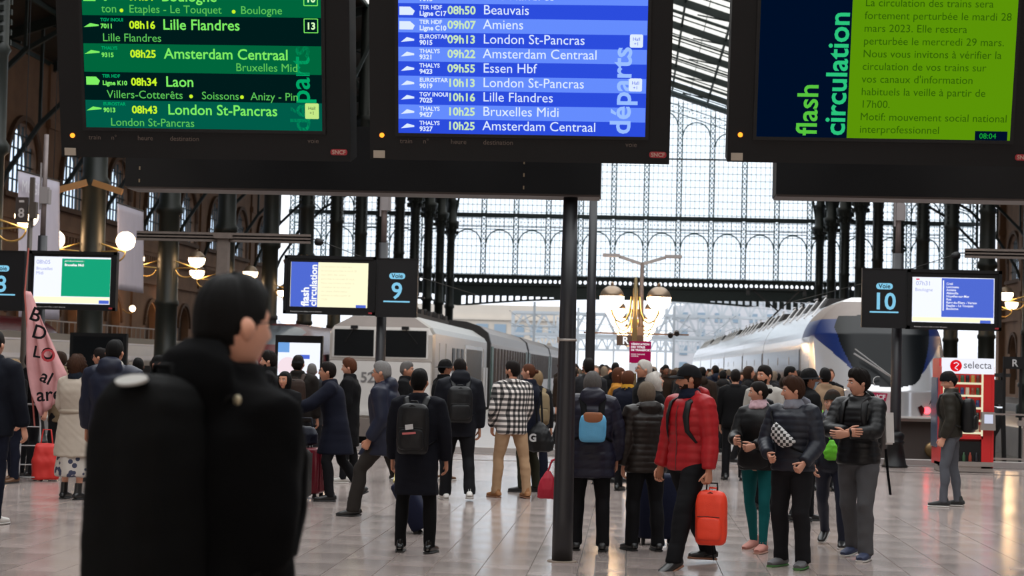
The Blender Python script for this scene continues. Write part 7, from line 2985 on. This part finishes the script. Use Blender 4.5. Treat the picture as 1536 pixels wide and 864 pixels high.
fl_ = Person('dark-haired person in glasses just left of the navy hooded man', 151, Y=23.5, top=523, rz=80, skin='warm', hair='dark', style='short', glasses=True, coat=dict(m=NAVY, hem=.1, g=.03, collar=.05, name='jacket'), trouser=dict(m=BLKT), shoe=dict(m=BSHOE))
hh = Person('dark-haired person with lowered head right of the navy hooded man', 207, Y=25, top=538, rz=30, skin='tan', hair='black', style='short', eyes=False, head=(0, -10), coat=dict(m=DGREY, hem=.1, g=.03, collar=.03, name='jacket'), trouser=dict(m=BLKT), shoe=dict(m=BSHOE))
ii = Person('dark-haired man looking right above the near man\'s backpack', 238, Y=23, top=534, rz=-115, skin='warm', hair='black', style='short', head=(0, 8), coat=dict(m=BLK, hem=.1, g=.03, collar=.05, name='jacket'), trouser=dict(m=BLKT), shoe=dict(m=BSHOE))
ed = Person('person in a dark navy coat and pale sneakers cut by the left picture edge', -8, foot=786, top=498, rz=-10, skin='fair', hair='dark', style='short', eyes=False, broad=1.1, coat=dict(m=cloth('ink_wool', (.008, .010, .018)), hem=.14, g=.04, collar=.05, name='coat'), trouser=dict(m=NAVY), shoe=dict(m=WHITES, sole=WSOLE))
bw = Person('blond woman with a plaid scarf in a dark coat at the far left', 22, foot=724, top=538, rz=150, fem=True, skin='fair', hair='blond', style='long', legs=((6, 0, 3), (-6, -12, 3)), coat=dict(m=BLK, hem=.2, g=.03, collar=.02, name='coat'), trouser=dict(m=NAVY), shoe=dict(m=BRSHOE, boot=.08), scarf=cloth('tan_brown_scarf', (.22, .12, .06), .9, .4, 60, .5))
bn = Person('person in black holding up the pink banner', 47, foot=716, top=529, rz=-20, skin='fair', hair='black', style='short', eyes=False, arms=((10, 8, 40, 0), (40, 10, 120, -6)), curl=(70, 70), coat=dict(m=BLK, hem=.1, g=.03, collar=.04, name='jacket'), trouser=dict(m=BLKT), shoe=dict(m=BSHOE, boot=.05))
tj = Person('man in a tan jacket in profile behind the pink banner', 90, foot=706, top=528, rz=85, skin='fair', hair='brown', style='short', coat=dict(m=cloth('khaki_jacket', (.14, .10, .06)), hem=.22, g=.03, collar=.05, name='jacket'), trouser=dict(m=BLKT), shoe=dict(m=BSHOE))
c = at_y(66, 680, 23.2)
t = thing('shopping_bag', 'large red shopping bag standing behind the pink banner', 'bag', (c.x, 23.3, 0), R(10))
q = MB()
q.tube([(0, 0, .02), (0, 0, .04), (0, 0, .25), (0, 0, .46), (0, 0, .5)], [(.17, .11), (.18, .12), (.19, .12), (.15, .08), (.13, .03)], 20, ref=(0, 1, 0), sq=4)
link('bag_body', remesh(q, .014, 'bag_body', [mat('scarlet_bag', (.50, .015, .01), .6, 0, .1, 8)], 1, .008, 12, 5), t)
q = MB()
q.tube([(-.08, 0, .48), (-.05, 0, .68), (.05, 0, .68), (.08, 0, .48)], .01, 6)
q.obj('handle', mat('scarlet_bag', (0, 0, 0)), t)
c = on_floor(44, 720)
t = thing('luggage_trolley', 'folding luggage trolley on small black wheels under the banner', 'trolley', (c.x, c.y, 0), R(20))
q = MB()
for s_ in (-1, 1):
    q.tube([(s_ * .14, 0, .06), (s_ * .12, .25, .75), (s_ * .09, .34, 1.0)], .012, 6)
q.tube([(-.09, .34, 1.0), (.09, .34, 1.0)], .014, 6)
for z in (.2, .45, .7):
    q.tube([(-.135, z * .34 - .01, z), (.135, z * .34 - .01, z)], .009, 6)
q.tube([(-.14, 0, .06), (-.14, -.22, .05), (.14, -.22, .05), (.14, 0, .06)], .01, 6)
q.obj('frame', GRY, t)
for s_ in (-1, 1):
    for y in (0, -.2):
        q = MB()
        q.lathe([(.045, -.015), (.05, 0), (.045, .015)], (s_ * .15, y, .05), 14, M=Matrix.Rotation(R(90), 3, 'Y'))
        q.obj('wheel', BLACK, t)

# pink banner
Yb = bn.loc.y - .35
L_ = [at_y(px, py, Yb) for px, py in ((37, 436), (38, 470), (39, 510), (41, 550), (48, 590), (60, 625))]
R_ = [at_y(px, py, Yb + .3) for px, py in ((46, 438), (58, 466), (74, 502), (89, 540), (99, 562), (90, 600))]
t = thing('protest_banner', 'pale pink cloth banner with hand-painted black letters on a thin pole', 'banner', (L_[0].x, Yb, 0))
O = Vector(t.location)
q = MB()
rows = []
for i in range(26):
    v = i / 25 * 5
    a = min(4, int(v))
    A, B = L_[a].lerp(L_[a + 1], v - a) - O, R_[a].lerp(R_[a + 1], v - a) - O
    rows.append([A.lerp(B, k / 14) + Vector((0, .05 * math.sin(k * 1.1 + v * 1.3) * min(1, v / 2), 0)) for k in range(15)])
q.grid(rows)
PNK = mat('pale_pink_cloth', (.50, .24, .24), .9, 0, .25, 5)
o = q.obj('cloth', PNK, t)
o.modifiers.new('s', 'SOLIDIFY').thickness = .006
q = MB()
q.tube([at_y(43, 372, Yb) - O, at_y(37, 440, Yb) - O, at_y(52, 640, Yb + .1) - O], .012, 6)
q.obj('pole', mat('red_white_pole', (.4, .1, .08), .6), t)
for (s_, px, py, sz, mm, rot) in (('B', 42, 478, .26, BLKT, -20), ('D', 46, 505, .26, BLKT, -15), ('LO', 48, 535, .22, BLKT, -8), ('al', 58, 570, .24, BLKT, -25), ('are', 55, 602, .26, BLKT, 5), ('O', 60, 541, .24, mat('red_paint', (.4, .03, .04), .7), -5)):
    c = at_y(px, py, Yb - .12) - O
    text(s_, sz, c, mm, t, 'painted_letter', rot=(R(90), R(-rot), R(8)), bold=.004)

# --- the near man seen from behind, out of focus
nr = Person('dark-haired man seen from behind close up, black jacket, large roll-top backpack', 350, Y=4.45, top=417, rz=-36, skin='fair', hair='black', style='short', eyes=False, glasses=True, broad=.80,
            arms=((0, 10, 15, -10), (-2, 4, 112, -72)), curl=(60, 60), head=(-8, -2), hd=.93,
            coat=dict(m=cloth('near_black_jacket', (.0032, .0032, .0036), .9, .2, 100, .1, 0, .06), hem=.12, g=.03, hood=1.3, collar=.05, name='jacket', vox=.014), trouser=dict(m=BLKT), shoe=dict(m=BSHOE))
nb = nr.backpack('very large black roll-top backpack with a pale oval patch, in the near left corner', cloth('matte_black_tarpaulin', (.0035, .0035, .0035), .75, .1, 60, spec=.08), w=.26, h=.60, d=.20, zc=.265, pocket=False, sq=6, back=.105, off=-.02)
q = MB()
q.prism(circ(0, 0, .055, 24, .026), .006, 'z', 0)
q.obj('oval_patch', mat('pale_grey_patch', (.30, .29, .27), .7), nb, (.02, -.07, .315), (R(28), 0, 0))
q = MB()
q.tube([(-.14, -.02, -.2), (-.16, -.04, -.26), (-.15, -.06, -.30)], .012, 6)
q.tube([(-.15, -.05, -.28), (-.185, -.06, -.30), (-.15, -.07, -.33)], .012, 6)
q.obj('side_buckle', BLACK, nb)
q = MB()
q.lathe([(.012, 0), (.012, .004)], n=14, M=Matrix.Rotation(R(90), 3, 'X'))
c = at_y(357, 600, 4.2)
q.obj('snap_button', mat('brass_snap', (.35, .3, .2), .4, .6), nr.root, nr.root.matrix_basis.inverted() @ c)

# ================================================================ DISTANT CROWD on the middle platform
cc = [('black', (.006, .006, .007)), ('charcoal', (.018, .018, .02)), ('navy', (.010, .014, .03)), ('brown', (.03, .018, .012)), ('beige', (.25, .2, .15)), ('olive', (.03, .028, .018)), ('grey', (.07, .07, .075)), ('rust', (.16, .04, .02))]
cmat = [cloth('crowd_' + n_, c_) for n_, c_ in cc]
protos = []
for k in range(6):
    fem = k % 2 == 1
    p = Person('x', 900, Y=40, H=1.70 + .03 * (k % 3), rz=0, fem=fem, skin=['fair', 'warm', 'tan', 'fair', 'deep', 'warm'][k], hair=['dark', 'brown', 'black', 'ash', 'black', 'chestnut'][k], style=['short', 'bob', 'crop', 'long', 'short', 'bun'][k], low=True, eyes=False,
               legs=((14, 4, 3), (-12, -22, 3)) if k % 3 else ((3, 0, 4), (-3, -5, 4)), arms=((5, 8, 20, 0), (-5, 8, 12, 0)),
               coat=dict(m=cmat[0], hem=[.1, .3, .08, .36, .2, .12][k], g=.04, hood=(1 if k in (2, 4) else 0), name='coat'), trouser=dict(m=BLKT), shoe=dict(m=BSHOE))
    protos.append(p)
used = set()
rr_ = random.Random(21)
pts = []
tries = 0
while len(pts) < 150 and tries < 20000:
    tries += 1
    y = 27.5 + 62 * rr_.random() ** 1.35
    x = rr_.uniform(-1.6 if y < 34 else -2.6, 3.85)
    pxx = 948 + x / y * 2667
    if y < 31 and (pxx < 1000 or x > 3.0):
        continue
    if pxx < 845 or (y < 36 and x < .6 and x > -.7):
        continue
    if abs(x - .1) < .42 or min([99] + [abs(x - a) + abs(y - b) * .6 for a, b in pts]) < .55:
        continue
    if y < 34 and abs(x - 3.0) < .3:
        continue
    pts.append((x, y))
hn = ['dark', 'brown', 'black', 'ash', 'black', 'chestnut']
for i, (x, y) in enumerate(sorted(pts, key=lambda a: a[1])):
    k = i % 6
    ci = rr_.choice([0, 0, 0, 0, 1, 1, 1, 2, 2, 3, 3, 5, 4, 6, 0, 0, 0, 7, 1])
    if k not in used:
        used.add(k)
        o = protos[k].root
        o.location = (x, y, 0)
        o.rotation_euler = (0, 0, 0)
    else:
        o = copy_tree(protos[k].root, None, (x, y, 0))
    ang = rr_.choice([0, 0.2, -0.3, 0.1, PI, PI - .3, PI + .3, .8, -.9, 1.6, -1.5])
    o.rotation_euler = (0, 0, ang + rr_.uniform(-.2, .2))
    fc = 'back turned' if abs(ang) < .5 else ('facing us' if abs(ang) > 2.5 else ('facing left' if ang > 0 else 'facing right'))
    sc_ = rr_.uniform(.95, 1.06)
    o.scale = (sc_, sc_, sc_)
    for ch in o.children:
        if ch.name.startswith('coat'):
            ch.material_slots[0].link = 'OBJECT'
            ch.material_slots[0].material = cmat[ci]
    zone = 'near' if y < 38 else ('halfway' if y < 55 else 'far')
    sidew = 'left' if x < 0 else ('middle' if x < 2 else 'train')
    tag(o, 'passenger in a %s coat, %s hair, %s, %s along the platform, %s side' % (cc[ci][0], hn[k], fc, zone, sidew), 'person', 'passengers crowding the middle platform')
bake_texts()
